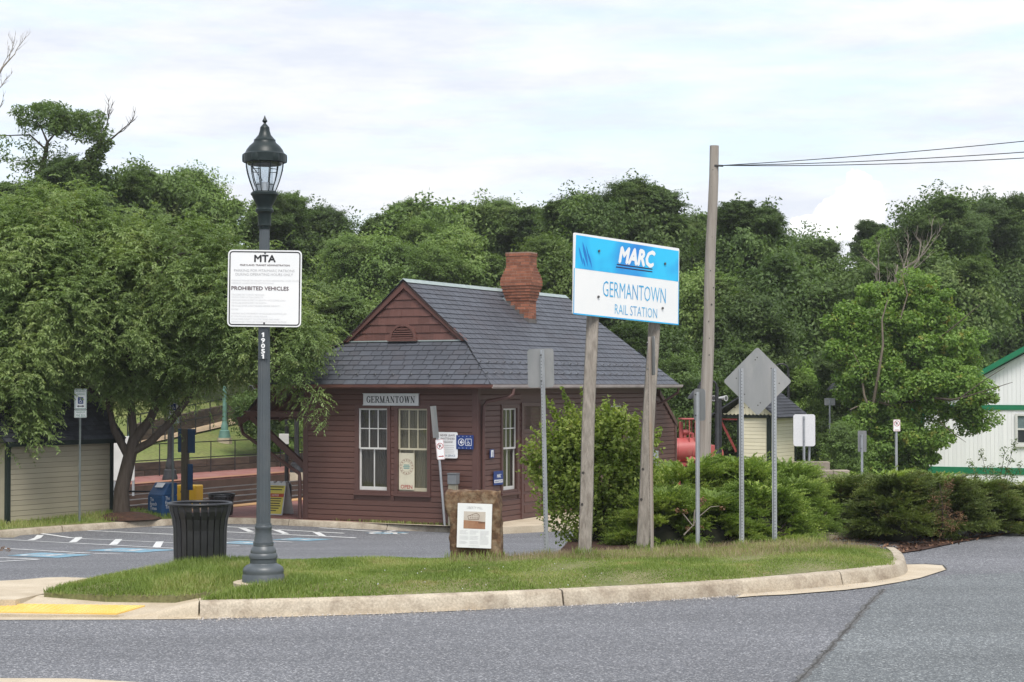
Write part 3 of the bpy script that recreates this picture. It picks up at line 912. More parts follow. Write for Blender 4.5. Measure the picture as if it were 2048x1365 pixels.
# longer tufts the mower misses at the feet of posts, bin and stone; clover heads; grit along the kerb
tv, tf, tb = [], [], 0
for px, py, rad, n_, hh in ((400, 1138, .36, 420, .16), (950, 1121, .38, 360, .13), (1091, 1110, .10, 60, .13), (1168, 1118, .16, 110, .14), (1283, 1104, .16, 110, .14), (1306, 1114, .10, 60, .12), (1396, 1102, .10, 60, .12), (1484, 1096, .10, 60, .13), (1549, 1092, .10, 60, .13), (560, 1176, .12, 60, .12), (1340, 1101, .5, 160, .14), (1600, 1090, .4, 160, .15)):
    c_ = hit_z(px, py, .05); pl = [Vector((c_.x + rad * math.cos(k * .52), c_.y + rad * .8 * math.sin(k * .52), 0)) for k in range(12)]
    v, f = blades(n_, pl, lawn_z, hh * .5, hh, 300 + px, width=.0042, bend=.55)
    tv.append(v); tf.append(f + tb); tb += len(v)
tag(link('tall_tuft_grass', fast_mesh('tall_tuft_grass', np.concatenate(tv), np.concatenate(tf)), M['grass']), kind='stuff')
gc = np.random.default_rng(91); b = MB()
for k in range(22):
    c_ = hit_z(gc.uniform(560, 1250), gc.uniform(1150, 1190), .0)
    b.lathe([(.002, 0), (.006, .005), (.004, .010)], 5, (c_.x, c_.y, float(lawn_z(c_.x, c_.y)[0]) + .045))
b.build('clover_heads', M['signpale'] if 'signpale' in M else M['paint'], kind='stuff')
n_ = 900; kk_ = gc.integers(0, len(front) - 1, n_); uu = gc.uniform(0, 1, n_); fx = np.array([(p.x, p.y) for p in front])
gp_ = fx[kk_] * (1 - uu)[:, None] + fx[kk_ + 1] * uu[:, None]; gp_[:, 1] -= np.abs(gc.normal(.02, .10, n_)); rd = gc.uniform(.004, .012, n_)
tet = np.array([[1, 0, -.3], [-.5, .87, -.3], [-.5, -.87, -.3], [0, 0, .9]]); P0 = np.stack([gp_[:, 0], gp_[:, 1], np.full(n_, -.142)], 1)
i = np.arange(n_); tag(link('kerb_grit', fast_mesh('kerb_grit', np.concatenate([P0 + q_[None] * rd[:, None] for q_ in tet]), np.concatenate([np.stack([i, i + n_, i + 3 * n_], 1), np.stack([i + n_, i + 2 * n_, i + 3 * n_], 1), np.stack([i + 2 * n_, i, i + 3 * n_], 1)])), M['stones']), kind='stuff')
# ================================================================== TEXT
def text_mesh(lines):
    """lines: (text, x_centre or x_left, z_baseline, cap height, width or None, align, bold, shear); letters stand in the xz plane facing -y"""
    V, F = [], []
    for (body, x, z, h, wd, al, bold, shear) in lines:
        c = bpy.data.curves.new('txt', 'FONT'); c.body = body; c.offset = min(bold, 0); c.shear = shear; c.resolution_u = 2
        o = bpy.data.objects.new('txt', c)
        me = bpy.data.meshes.new_from_object(o)
        v = np.array([tuple(q.co) for q in me.vertices]); fs = [tuple(p.vertices) for p in me.polygons]
        bpy.data.objects.remove(o); bpy.data.meshes.remove(me); bpy.data.curves.remove(c)
        if len(v) == 0: continue
        x0, x1 = v[:, 0].min(), v[:, 0].max()
        s = h / 0.73
        sx = s if wd is None else wd / (x1 - x0)
        W = (x1 - x0) * sx
        ox = {'c': x - W / 2, 'l': x, 'r': x - W}[al]
        bo = max(bold, 0) * s
        for n_, (ddx, ddz) in enumerate(((0, 0), (-bo, 0), (bo, 0), (0, bo), (0, -bo)) if bo > 0 else ((0, 0),)):
            b = len(V)      # heavier letters: the strokes printed again, a hair to each side
            for q in v: V.append((ox + (q[0] - x0) * sx + ddx, -.0002 * n_, z + q[1] * s + ddz))
            F += [tuple(i + b for i in f) for f in fs]
    return V, F
def rrect(w, h, r, n=5, cx=0, cz=0):
    P = []
    for (sx, sz, a0) in ((1, 1, 0), (-1, 1, 90), (-1, -1, 180), (1, -1, 270)):
        for k in range(n):
            a = R(a0 + 90 * k / (n - 1))
            P.append((cx + sx * (w / 2 - r) + r * math.cos(a), cz + sz * (h / 2 - r) + r * math.sin(a)))
    return P
def ring_frame(b, w, h, r, t, y, cx=0, cz=0):
    A = rrect(w, h, r, 5, cx, cz); Bq = rrect(w - 2 * t, h - 2 * t, max(r - t, .002), 5, cx, cz); n = len(A)
    b.add([(p[0], y, p[1]) for p in A] + [(p[0], y, p[1]) for p in Bq], [(i, (i + 1) % n, n + (i + 1) % n, n + i) for i in range(n)])
def flat(name, V, F, m, parent, y=0.0):
    if not V: return None
    me = bpy.data.meshes.new(name)
    me.from_pydata([(v[0], v[1] + y, v[2]) for v in V], [], F)
    o = link(name, me, m, parent)
    return o
def put_text(name, lines, m, parent, y):
    V, F = text_mesh(lines)
    return flat(name, V, F, m, parent, y)
def panel(name, w, h, m, parent, r=0.03, th=0.008, cx=0, cz=0, y=0.0):
    b = MB(); b.prism([(p[0], y, p[1]) for p in rrect(w, h, r, 5, cx, cz)], (0, th, 0))
    return b.build(name, m, parent, smooth=30)
M['signwhite'] = mat('signwhite', (0.80, 0.80, 0.79), (0.76, 0.77, 0.77), scale=2, rough=0.35)
M['signblack'] = mat('signblack', (0.02, 0.02, 0.022), rough=0.5)
M['signgrey'] = mat('signgrey', (0.36, 0.36, 0.37), (0.50, 0.50, 0.50), scale=30, rough=0.5)
M['signpale'] = mat('signpale', (0.58, 0.58, 0.59), (0.68, 0.68, 0.68), scale=40, rough=0.5)
M['signmaroon'] = mat('signmaroon', (0.07, 0.03, 0.035), rough=0.5)
M['signblue'] = mat('signblue', (0.012, 0.035, 0.16), (0.016, 0.045, 0.19), rough=0.4)
M['signred'] = mat('signred', (0.40, 0.03, 0.03), rough=0.5)
M['signgreen'] = mat('signgreen', (0.03, 0.22, 0.12), rough=0.5)
M['galv'] = mat('galv', (0.33, 0.35, 0.37), (0.42, 0.44, 0.46), scale=9, stretch=(1, 1, .3), rough=0.5, metal=0.35, dirt=(0.25, 0.2, 0.16), dirt_amt=0.25, dscale=3)
M['alu_back'] = mat('alu_back', (0.24, 0.25, 0.25), (0.31, 0.31, 0.31), scale=2.5, stretch=(1, 1, .35), rough=0.5, metal=0.25, dirt=(0.55, 0.52, 0.48), dirt_amt=0.35, dscale=3)
M['bolt'] = mat('bolt', (0.14, 0.14, 0.14), rough=0.5, metal=0.6)
M['hole'] = mat('hole', (0.06, 0.055, 0.05), rough=0.9)
M['rustpost'] = mat('rustpost', (0.30, 0.235, 0.18), (0.32, 0.31, 0.30), scale=4, stretch=(1, 1, .25), rough=0.8)

def wheelchair(b, cx, cz, s, y):
    """stylised wheelchair user, in the xz plane"""
    def stroke(pts, wd):
        for (u0, v0), (u1, v1) in zip(pts[:-1], pts[1:]):
            d = Vector((u1 - u0, v1 - v0)); d.normalize(); n_ = Vector((-d.y, d.x)) * wd / 2
            b.add([(cx + s * (u0 + n_.x), y, cz + s * (v0 + n_.y)), (cx + s * (u1 + n_.x), y, cz + s * (v1 + n_.y)), (cx + s * (u1 - n_.x), y, cz + s * (v1 - n_.y)), (cx + s * (u0 - n_.x), y, cz + s * (v0 - n_.y))], [(0, 1, 2, 3)])
    stroke([(.5 * math.cos(t) - .1, .5 * math.sin(t) - .35) for t in np.linspace(2.2, 5.9, 12)], .17)
    stroke([(-.22, .5), (-.15, -.1), (.32, -.1), (.5, -.72), (.75, -.64)], .18)
    stroke([(-.18, .18), (.25, .18)], .14)
    b.add([(cx + s * (-.24 + .17 * math.cos(t)), y, cz + s * (.82 + .17 * math.sin(t))) for t in np.linspace(0, 5.6, 9)], [tuple(range(9))])

# ================================================================== STATION
M['maroon'] = mat('maroon', (0.102, 0.050, 0.040), (0.114, 0.058, 0.047), scale=1.5, stretch=(.5, 1, 3), rough=0.5, spec=0.35, objrand=0.10, fine=0.06, fscale=20)
M['maroon_trim'] = mat('maroon_trim', (0.090, 0.044, 0.037), (0.100, 0.051, 0.043), rough=0.45, objrand=0.05)
M['shingle_red'] = mat('shingle_red', (0.112, 0.050, 0.041), (0.132, 0.062, 0.051), scale=4, stretch=(6, 1, .6), rough=0.65, objrand=0.16, bump=0.2)
M['slate'] = mat('slate', (0.066, 0.072, 0.086), (0.054, 0.059, 0.072), scale=1.6, rough=0.55, spec=0.5, objrand=0.12, island=0.12, fine=0.1, fscale=18, dirt=(0.085, 0.066, 0.062), dirt_amt=0.25, dscale=0.8, rvar=0.08)
M['copper'] = mat('copper', (0.24, 0.29, 0.285), (0.30, 0.35, 0.34), scale=5, rough=0.6)
M['gutter'] = mat('gutter', (0.17, 0.08, 0.06), (0.11, 0.05, 0.042), scale=2, rough=0.5)
M['gutter_pale'] = mat('gutter_pale', (0.45, 0.40, 0.38), (0.33, 0.28, 0.27), scale=2, rough=0.5)
M['lead'] = mat('lead', (0.09, 0.08, 0.075), (0.13, 0.115, 0.105), rough=0.6)
M['brick'] = mat('brick', (0.22, 0.078, 0.045), (0.29, 0.12, 0.072), scale=8, rough=0.85, objrand=0.30, fine=0.18, fscale=40)
M['mortar'] = mat('mortar', (0.36, 0.25, 0.19), (0.22, 0.14, 0.11), scale=5, rough=0.95)
M['sash'] = mat('sash', (0.62, 0.61, 0.58), (0.54, 0.53, 0.50), scale=4, rough=0.5)
M['sash_cream'] = mat('sash_cream', (0.50, 0.46, 0.33), (0.44, 0.40, 0.29), scale=4, rough=0.55)
M['glass'] = glassmat('glass', (0.80, 0.81, 0.79), 0.03)
M['interior'] = mat('interior', (0.055, 0.042, 0.035), (0.04, 0.03, 0.026), rough=0.9)
M['curtain'] = mat('curtain', (0.36, 0.32, 0.225), (0.31, 0.275, 0.195), scale=14, stretch=(3, 1, .1), rough=0.9)
M['curtain_dark'] = mat('curtain_dark', (0.15, 0.13, 0.115), (0.115, 0.10, 0.09), scale=14, stretch=(3, 1, .1), rough=0.9)

WID, LEN, EZ, RZ, PBZ = 4.44, 9.95, 3.02, 5.36, 3.98     # width, length, eave, ridge, pediment base (above floor)
CX = WID / 2 + 0.03; HALF = 2.69; KS = (RZ - EZ) / HALF
FE, PD = 0.35, 0.68                                     # front overhang, set-back of the pediment
BE = 0.42
sta = thing('station_building', 'small dark red wooden railway station with slate roof and brick chimney', 'station', SO + Vector((0, 0, ZP)), -YAW)
sta_wall = MB()
def w_front(x0, x1, z0, z1): sta_wall.box(x0, x1, 0.02, 0.14, z0, z1)
def w_right(y0, y1, z0, z1): sta_wall.box(WID - 0.14, WID - 0.02, y0, y1, z0, z1)
FW = [(1.454, 2.20), (2.468, 3.21)]; WZ0, WZ1 = 0.70, 2.50
WR = [(1.17, 1.86), (7.0, 7.75)]
w_front(0.02, 1.454, 0, EZ); w_front(2.20, 2.468, 0, EZ); w_front(3.21, WID - .14, 0, EZ)
for a, c in FW: w_front(a, c, 0, WZ0); w_front(a, c, WZ1, EZ)
w_right(0.02, 1.17, 0, EZ); w_right(1.86, 7.0, 0, EZ); w_right(7.75, LEN, 0, EZ)
for a, c in WR: w_right(a, c, 0, WZ0); w_right(a, c, WZ1, EZ)
sta_wall.box(0.02, 0.14, 0.14, LEN - .14, 0, EZ + .9); sta_wall.box(0.02, WID - .02, LEN - 0.14, LEN - .02, 0, EZ)
wall = sta_wall.build('wall', M['maroon'], sta)
b = MB(); b.box(0.14, WID - .14, .14, LEN - .14, 0.0, 0.10); b.build('floor', M['interior'], sta)
b = MB(); b.box(0.14, WID - .14, 2.0, 2.08, 0.1, 2.98); b.box(.14, WID - .14, .14, LEN - .14, 2.98, 3.0); b.box(1.0, 1.6, 1.2, 1.7, .1, 1.2); b.build('partition', M['interior'], sta)
# planks
pk_prof = [(0.0, 0.0), (-0.021, 0.0), (-0.021, 0.016), (-0.016, 0.094), (-0.006, 0.108), (0.0, 0.116)]
pb = MB(); n = len(pk_prof)
pb.add([(x, y, z) for x in (0, 1) for y, z in pk_prof], [tuple(range(n)), tuple(range(2 * n - 1, n - 1, -1))] + [(i, i + n, (i + 1) % n + n, (i + 1) % n) for i in range(n)])
plank_me = pb.mesh('plank')
def plank(x0, x1, y, z, side='f', parent=wall):
    o = link('plank', plank_me, M['maroon'], parent)
    if side == 'f': o.location = (x0, y, z)
    else:
        o.location = (y, x0, z); o.rotation_euler = (0, 0, math.pi / 2)
    o.scale = (x1 - x0, 1, 1)
    return o
PH = 0.1165
for r_ in range(26):
    z = 0.02 + r_ * PH
    if z + PH > EZ - 0.02: break
    segs = [(0.13, 4.31)]
    if z + PH > WZ0 - 0.1 and z < WZ1 + 0.08: segs = [(0.13, 1.36), (2.29, 2.38), (3.30, 4.31)]
    for a, c in segs: plank(a, c, 0.02, z)
    segs = [(0.13, 2.06), (3.24, LEN - .12)]
    if z + PH > WZ0 - 0.1 and z < WZ1 + 0.08: segs = [(0.13, 1.08), (1.95, 2.06), (3.24, 6.9), (7.85, LEN - .12)]
    for a, c in segs: plank(a, c, WID - 0.02, z, 'r')
# corner boards and base, frieze
for (x0, x1, y0, y1, z1) in ((0.0, .13, -0.012, .12, EZ - .28), (WID - .13, WID + 0.012, -0.012, .12, EZ - .05), (WID - .11, WID + 0.010, LEN - .12, LEN, EZ - .05)):
    b = MB(); b.box(x0, x1, y0, y1, 0, z1); b.build('corner_board', M['maroon_trim'], wall, bevel=0.006)
b = MB(); b.box(0.13, WID - .13, -0.008, .02, EZ - .14, EZ - .0); b.build('frieze', M['maroon_trim'], wall)
b = MB(); b.box(WID - 0.02, WID + .008, .12, LEN - .12, EZ - .14, EZ); b.build('frieze', M['maroon_trim'], wall)

def window(a, c, z0, z1, side, sash_m, blind=None, sashbars=3):
    """frame, two sashes with bars, panes; side f=front (x along s), r=right wall"""
    X = Matrix.Identity(4)
    if side == 'r': X = Matrix.Translation((WID, 0, 0)) @ Matrix.Rotation(math.pi / 2, 4, 'Z')
    w_ = thing('window', None, None); w_.parent = sta; w_.matrix_local = X
    b = MB()
    t = 0.085
    b.box(a - t, a, -0.022, 0.06, z0 - .06, z1 + t); b.box(c, c + t, -0.022, 0.06, z0 - .06, z1 + t)
    b.box(a, c, -0.022, 0.06, z1, z1 + t); b.box(a - .10, c + .10, -0.05, 0.06, z0 - .115, z0 - .06); b.box(a, c, -.015, .06, z0 - .06, z0)
    b.build('frame', M['maroon_trim'], w_, bevel=0.004)
    zm = z0 + (z1 - z0) * 0.505
    f = 0.036
    b = MB()      # upper sash
    y0, y1 = 0.03, 0.06
    b.box(a, a + f, y0, y1, zm, z1); b.box(c - f, c, y0, y1, zm, z1); b.box(a + f, c - f, y0, y1, z1 - f, z1); b.box(a + f, c - f, y0 - .008, y1, zm - 0.01, zm + .03)
    ww = (c - a - 2 * f)
    for k in (1, 2): b.box(a + f + ww * k / 3 - .011, a + f + ww * k / 3 + .011, y0 + .006, y1 - .004, zm + .03, z1 - f)
    zz = (zm + z1) / 2
    b.box(a + f, c - f, y0 + .004, y1 - .006, zz - .011, zz + .011)
    b.build('sash', sash_m, w_)
    b = MB(); y0, y1 = 0.062, 0.092
    b.box(a, a + f + .006, y0, y1, z0, zm); b.box(c - f - .006, c, y0, y1, z0, zm); b.box(a + f, c - f, y0, y1, z0, z0 + .075)
    xm = (a + c) / 2; b.box(xm - .012, xm + .012, y0 + .004, y1, z0 + .075, zm)
    b.build('sash', sash_m, w_)
    b = MB(); b.box(a + .01, c - .01, 0.045, 0.048, zm, z1 - .01); b.build('pane', M['glass'], w_)
    b = MB(); b.box(a + .01, c - .01, 0.076, 0.079, z0 + .01, zm - .005); b.build('pane', M['glass'], w_)
    if blind:
        b = MB(); P = []
        nn_ = 60
        for k in range(nn_ + 1):
            x = a + (c - a) * k / nn_; P.append((x, .125 + .010 * math.sin(k * 1.35) + .01 * math.sin(k * .5)))
        v = [(p[0], p[1], z) for z in (z0, z1) for p in P]
        b.add(v, [(i, i + 1, nn_ + 2 + i, nn_ + 1 + i) for i in range(nn_)])
        b.build('curtain', blind, w_)
    return w_
window(FW[0][0], FW[0][1], WZ0, WZ1, 'f', M['sash'], M['curtain_dark'])
window(FW[1][0], FW[1][1], WZ0, WZ1, 'f', M['sash_cream'], M['curtain'])
window(WR[0][0], WR[0][1], WZ0, WZ1, 'r', M['sash'], M['curtain_dark'])
window(WR[1][0], WR[1][1], WZ0 + .2, WZ1, 'r', M['sash'], M['curtain_dark'])
# door with transom light
dr = thing('door', None, None); dr.parent = sta; dr.matrix_local = Matrix.Translation((WID, 0, 0)) @ Matrix.Rotation(math.pi / 2, 4, 'Z')
b = MB(); b.box(2.06, 2.15, -0.03, .05, 0, 2.62); b.box(3.15, 3.24, -0.03, .05, 0, 2.62); b.box(2.15, 3.15, -.03, .05, 2.53, 2.62); b.box(2.15, 3.15, -.02, .05, 1.93, 2.02); b.build('frame', M['maroon_trim'], dr, bevel=.005)
b = MB(); b.box(2.15, 3.15, .0, .035, 0.03, 1.93)
dl = b.build('door_leaf', M['maroon_trim'], dr)
for z0, z1 in ((.14, .32), (.38, .56), (.62, .80), (.86, 1.04), (1.10, 1.34), (1.40, 1.82)):
    b = MB(); b.box(2.24, 3.06, -.012, .0, z0, z1); b.build('door_panel', M['maroon'], dr, bevel=.008)
b = MB(); b.tube([(3.08, -.05, 1.0), (3.08, -.012, 1.0)], .025, 10); b.build('handle', M['bolt'], dr)
b = MB(); b.box(2.2, 3.1, .02, .03, 2.02, 2.53); b.build('transom_pane', M['glass'], dr)
b = MB(); b.box(2.15, 2.2, -.005, .04, 2.02, 2.53); b.box(3.1, 3.15, -.005, .04, 2.02, 2.53); b.build('transom_frame', M['sash_cream'], dr)

# ------------------------------------------------ roof
roof = thing('roof', None, None); roof.parent = sta
def zr(s): return RZ - KS * abs(s - CX)
RE = 9.0 + 0.0      # ridge far end
FT = LEN + BE       # far eave
T0 = PD - 0.10      # ridge near end (rakes stand a little proud of the pediment)
hb = CX + (RZ - PBZ) / KS; ha = CX - (RZ - PBZ) / KS
rt, lf = CX + HALF, -1.08
# far hip: plane between ridge end and far eave
deck = MB()
LLOW = -2.02; zl = 2.27         # left slope runs on, lower, as the platform canopy
d_ = 0.03
deck.add([(CX, T0, RZ - d_), (hb, T0, PBZ - d_), (rt, -FE, EZ - d_), (rt, FT, EZ - d_), (CX, RE, RZ - d_)], [(0, 1, 2, 3, 4)])
deck.add([(CX, T0, RZ - d_), (ha, T0, PBZ - d_), (ha, RE + .4, PBZ - d_), (CX, RE, RZ - d_)], [(3, 2, 1, 0)])
deck.add([(ha, T0, PBZ - d_), (lf, -FE, EZ - d_), (lf, FT, EZ - d_), (ha, RE + .4, PBZ - d_)], [(3, 2, 1, 0)])
def zc(s): return EZ + (s - lf) * (EZ - zl) / (lf - LLOW)
deck.add([(ha, PD, PBZ - d_), (hb, PD, PBZ - d_), (rt, -FE, EZ - d_), (lf, -FE, EZ - d_)], [(3, 2, 1, 0)])
deck.add([(CX, RE, RZ - d_), (rt, FT, EZ - d_), (lf, FT, EZ - d_)], [(0, 1, 2)])
deck.add([(lf, -FE + .02, EZ - d_), (lf, LEN, EZ - d_), (LLOW, LEN + .8, zl - d_), (LLOW, 0.45, zl - d_), (lf - .02, 0.1, EZ - d_ - .02)], [(0, 1, 2, 3, 4)])
deck.build('deck', M['lead'], roof)
# slates
sl_parts, sl_rest = [], MB()
rs = random.Random(12)
def slate_quad(o, ex, ey, nrm, a, c, a2, c2, v0, h_, th=0.012):
    """a..c lower edge, a2..c2 upper edge along the course"""
    lift = 0.021; top = 0.004
    drop = rs.uniform(-0.006, 0.006) if c - a > .2 else 0
    A = o + ex * a + ey * (v0 - drop) + nrm * lift; Bq = o + ex * (c - .014) + ey * (v0 - drop) + nrm * lift
    Cc = o + ex * max(c2 - .014, a2 + .001) + ey * (v0 + h_) + nrm * top; D = o + ex * a2 + ey * (v0 + h_) + nrm * top
    vs = [A, Bq, Cc, D, A - nrm * th, Bq - nrm * th, Cc - nrm * 0.003, D - nrm * 0.003]
    return vs, [(0, 1, 2, 3), (0, 4, 5, 1), (1, 5, 6, 2), (3, 7, 4, 0)]
def courses(o, ex, ey, xrange_at, length, exposure, wmean, priority):
    nrm = ex.cross(ey).normalized()
    nrows = int(math.ceil(length / exposure))
    for r_ in range(nrows):
        v0 = r_ * exposure; vt = min(length, v0 + exposure * 1.15)
        x0, x1 = xrange_at(v0); t0, t1 = xrange_at(vt)
        x = x0 - (wmean * (0.5 if r_ % 2 else 0.05)) + rs.uniform(-.03, .03)
        while x < x1 - 0.02:
            w_ = wmean * rs.uniform(0.72, 1.28)
            a, c = max(x, x0), min(x + w_, x1)
            if x1 - c < 0.09: c = x1
            a2 = max(a, t0) if a > x0 + 1e-6 else t0
            c2 = min(c, t1) if c < x1 - 1e-6 else t1
            a2 = min(a2, c2)
            if c - a > 0.02:
                vs, fs = slate_quad(o, ex, ey, nrm, a, c, a2, c2, v0, vt - v0)
                sl_parts.append((priority(r_, (a + c) / 2), vs, fs))
            if c >= x1: break
            x += w_
hs = math.hypot(1, KS)
# right slope: origin at far... ex runs from near to far, ey up the slope
ey = Vector((-1, 0, KS)) / hs; ex = Vector((0, 1, 0)); slen = HALF * hs
def xr_right(v):
    h = v / hs          # horizontal run in from the eave
    s_in = HALF - h
    # near limit: hip then rake ; far limit: hip
    if h < (rt - hb): near = -FE + (T0 + FE) * h / (rt - hb)
    else: near = T0
    far = FT - (FT - RE) * h / HALF
    return near, far
courses(Vector((rt, 0, EZ)), ex, ey, xr_right, slen, 0.172, 0.30, lambda r_, x: r_ + x * 1.3)
# front skirt
fs_run = PD + FE; fh = math.hypot(fs_run, PBZ - EZ)
ey = Vector((0, fs_run, PBZ - EZ)).normalized(); ex = Vector((1, 0, 0))
def xr_front(v):
    u = v / fh
    return lf + (ha - lf) * u, rt + (hb - rt) * u
courses(Vector((0, -FE, EZ)), ex, ey, xr_front, fh, 0.157, 0.285, lambda r_, x: -100)
# left side of the roof and its canopy (edge-on from the street)
ex = Vector((0, -1, 0))
def side_course(s0, z0, s1, z1, near0, near1, far0, far1):
    e_ = Vector((s1 - s0, 0, z1 - z0)); ln_ = e_.length; e_.normalize()
    courses(Vector((s0, 0, z0)), ex, e_, lambda v: (-(far0 + (far1 - far0) * v / ln_), -(near0 + (near1 - near0) * v / ln_)), ln_, 0.172, 0.42, lambda r_, x: 500)
side_course(LLOW, zl, lf, EZ, .45, .45, LEN + .8, LEN + .8)
side_course(lf, EZ, ha, PBZ, -FE, T0, FT, RE + .4)
side_course(ha, PBZ, CX, RZ, T0, T0, RE + .4, RE)
ey = Vector((0, -(FT - RE), RZ - EZ)).normalized(); ex = Vector((-1, 0, 0)); fl = math.hypot(FT - RE, RZ - EZ)
courses(Vector((0, FT, EZ)), ex, ey, lambda v: (-(rt + (CX - rt) * v / fl), -(lf + (CX - lf) * v / fl)), fl, 0.172, 0.42, lambda r_, x: 600)
sl_parts.sort(key=lambda q: q[0])
for k, (p_, vs, fs) in enumerate(sl_parts):
    if k < 298:
        me = bpy.data.meshes.new('slate'); me.from_pydata([tuple(v) for v in vs], [], fs)
        link('slate', me, M['slate'], roof)
    else: sl_rest.add(vs, fs)
me = bpy.data.meshes.new('slates'); me.from_pydata(sl_rest.v, [], sl_rest.f)
o = link('slate_courses', me, M['slate'], roof); o['kind'] = 'stuff'
# ridge cap, snow guards, gutters
b = MB(); b.prism([(CX - .11, T0 - .01, RZ - .06), (CX, T0 - .01, RZ + .028), (CX + .11, T0 - .01, RZ - .06), (CX, T0 - .01, RZ + .012)], (0, RE - T0 + .05, 0)); b.build('ridge_cap', M['copper'], roof)
b = MB(); b.box(ha - .02, hb + .02, PD - .045, PD - .01, PBZ + .0, PBZ + .028); b.build('flashing', M['copper'], roof)
sg = MB(); sg.prism([(-.012, 0, 0.012), (.012, 0, 0.012), (.012, -.05, .03), (-.012, -.05, .03)], (0, 0, .004)); sg.prism([(-.035, -.05, .02), (.035, -.05, .02), (.02, -.05, .075), (-.02, -.05, .075)], (0, .006, 0))
sgm = sg.mesh('snow_guard')
M['guard'] = mat('guard', (0.30, 0.30, 0.31), (0.2, 0.2, 0.2), rough=0.5, metal=0.5)
slope_f = math.atan2(PBZ - EZ, fs_run)
for k in range(9):
    x = .62 + k * .455
    o = link('snow_guard', sgm, M['guard'], roof); u = .30 / fh
    o.location = (x, -FE + fs_run * u, EZ + (PBZ - EZ) * u + .022); o.rotation_euler = (slope_f, 0, 0)
for row, v_ in ((0, .36), (1, .72)):
    for k in range(27):
        y = -.1 + k * .38 + row * .19
        if y > FT - .5: continue
        h = v_ / hs
        o = link('snow_guard', sgm, M['guard'], roof); o.location = (rt - h, y, EZ + KS * h + .024)
        o.rotation_euler = Matrix(((0, -KS / hs * 0 - 1 / hs, KS / hs), (1, 0, 0), (0, KS / hs, 1 / hs))).to_euler()
def gutter_mb(a, c, outn):
    b = MB(); a, c = Vector(a), Vector(c); o_ = Vector(outn)
    pr = [(0, 0), (0, -.075), (.05, -.085), (.085, -.055), (.095, 0), (.085, 0), (.075, -.05), (.012, -.06), (.012, 0)]
    P = [a + o_ * p[0] + Vector((0, 0, p[1])) for p in pr]
    return b.prism(P, c - a)
gutter_mb((lf + .02, -FE + .0, EZ + .005), (rt + .06, -FE + .0, EZ + .005), (0, -1, 0)).build('gutter', M['gutter'], roof)
gutter_mb((rt, -FE - .05, EZ + .005), (rt, FT + .05, EZ + .005), (1, 0, 0)).build('gutter', M['gutter_pale'], roof)
gutter_mb((LLOW, 0.40, zl + .0), (LLOW, LEN, zl), (-1, 0, 0)).build('gutter', M['gutter'], roof)
# soffits
b = MB(); b.box(lf + .02, rt - .02, -FE + .02, .02, EZ - .03, EZ - .008); b.box(WID, rt - .02, .02, FT - .02, EZ - .03, EZ - .008); b.build('soffit', M['maroon_trim'], roof)
# pediment
ped = thing('pediment', None, None); ped.parent = sta
b = MB(); b.prism([(ha, PD, PBZ - .05), (hb, PD, PBZ - .05), (CX, PD, RZ - .05)], (0, .06, 0)); b.build('backing', M['maroon_trim'], ped)
for k in range(7):
    z0 = PBZ + .01 + k * .185; z1 = z0 + .20
    hw0 = (RZ - .17 - z0) / KS - .02; hw1 = (RZ - .17 - z1) / KS - .02
    if hw0 < .08: break
    x = CX - hw0 + rs.uniform(-.15, 0)
    while x < CX + hw0 - .01:
        wd = rs.uniform(.17, .30)
        a, c = max(x, CX - hw0), min(x + wd, CX + hw0)
        def zcap(xx): return min(z1, RZ - .17 - (abs(xx - CX) + .02) * KS)
        if c - a > .03:
            ta, tc_ = max(zcap(a), z0 + .004), max(zcap(c), z0 + .004)
            pts = [(a, z0), (c - .003, z0), (c - .003, tc_)]
            if a < CX < c and min(ta, tc_) < z1: pts.append((CX, z1 if zcap(CX) >= z1 else zcap(CX)))
            pts.append((a, ta))
            yy = PD - .03 - rs.uniform(0, .004)
            n = len(pts)
            b = MB(); b.add([(p[0], yy - .004 if p[1] <= z0 + 1e-6 else yy + .016, p[1]) for p in pts] + [(p[0], PD + .002, p[1]) for p in pts], [tuple(range(n))] + [(i, n + i, n + (i + 1) % n, (i + 1) % n) for i in range(n)])
            b.build('shingle', M['shingle_red'], ped)
        x += wd
for sg_ in (-1, 1):
    e0_ = Vector((CX + sg_ * (hb - CX + .03), PD - .075, PBZ + .0)); e1_ = Vector((CX, PD - .075, RZ - .03))
    dn = Vector((0, 0, -.16))
    b = MB(); b.prism([e0_, e1_, e1_ + dn, e0_ + Vector((-sg_ * .16, 0, 0))], (0, .06, 0)); b.build('rake_board', M['shingle_red'], ped, bevel=.004)
# arched louvre
lv = thing('louvre', None, None); lv.parent = sta
lx, lz, lr = CX - .03, PBZ + .055, .345
b = MB(); n = 18
A = [(lx + (lr) * math.cos(math.pi * k / n), lz + lr * math.sin(math.pi * k / n)) for k in range(n + 1)]
Bq = [(lx + (lr - .055) * math.cos(math.pi * k / n), lz + (lr - .055) * math.sin(math.pi * k / n)) for k in range(n + 1)]
for k in range(n):
    b.prism([(A[k][0], PD - .085, A[k][1]), (A[k + 1][0], PD - .085, A[k + 1][1]), (Bq[k + 1][0], PD - .085, Bq[k + 1][1]), (Bq[k][0], PD - .085, Bq[k][1])], (0, .07, 0))
b.box(lx - lr - .03, lx + lr + .03, PD - .1, PD - .02, lz - .045, lz)
b.build('louvre_frame', M['shingle_red'], lv)
b = MB(); b.add([(lx + (lr - .05) * math.cos(math.pi * k / n), PD - .037, lz + (lr - .05) * math.sin(math.pi * k / n)) for k in range(n + 1)], [tuple(range(n + 1))]); b.build('louvre_back', M['interior'], lv)
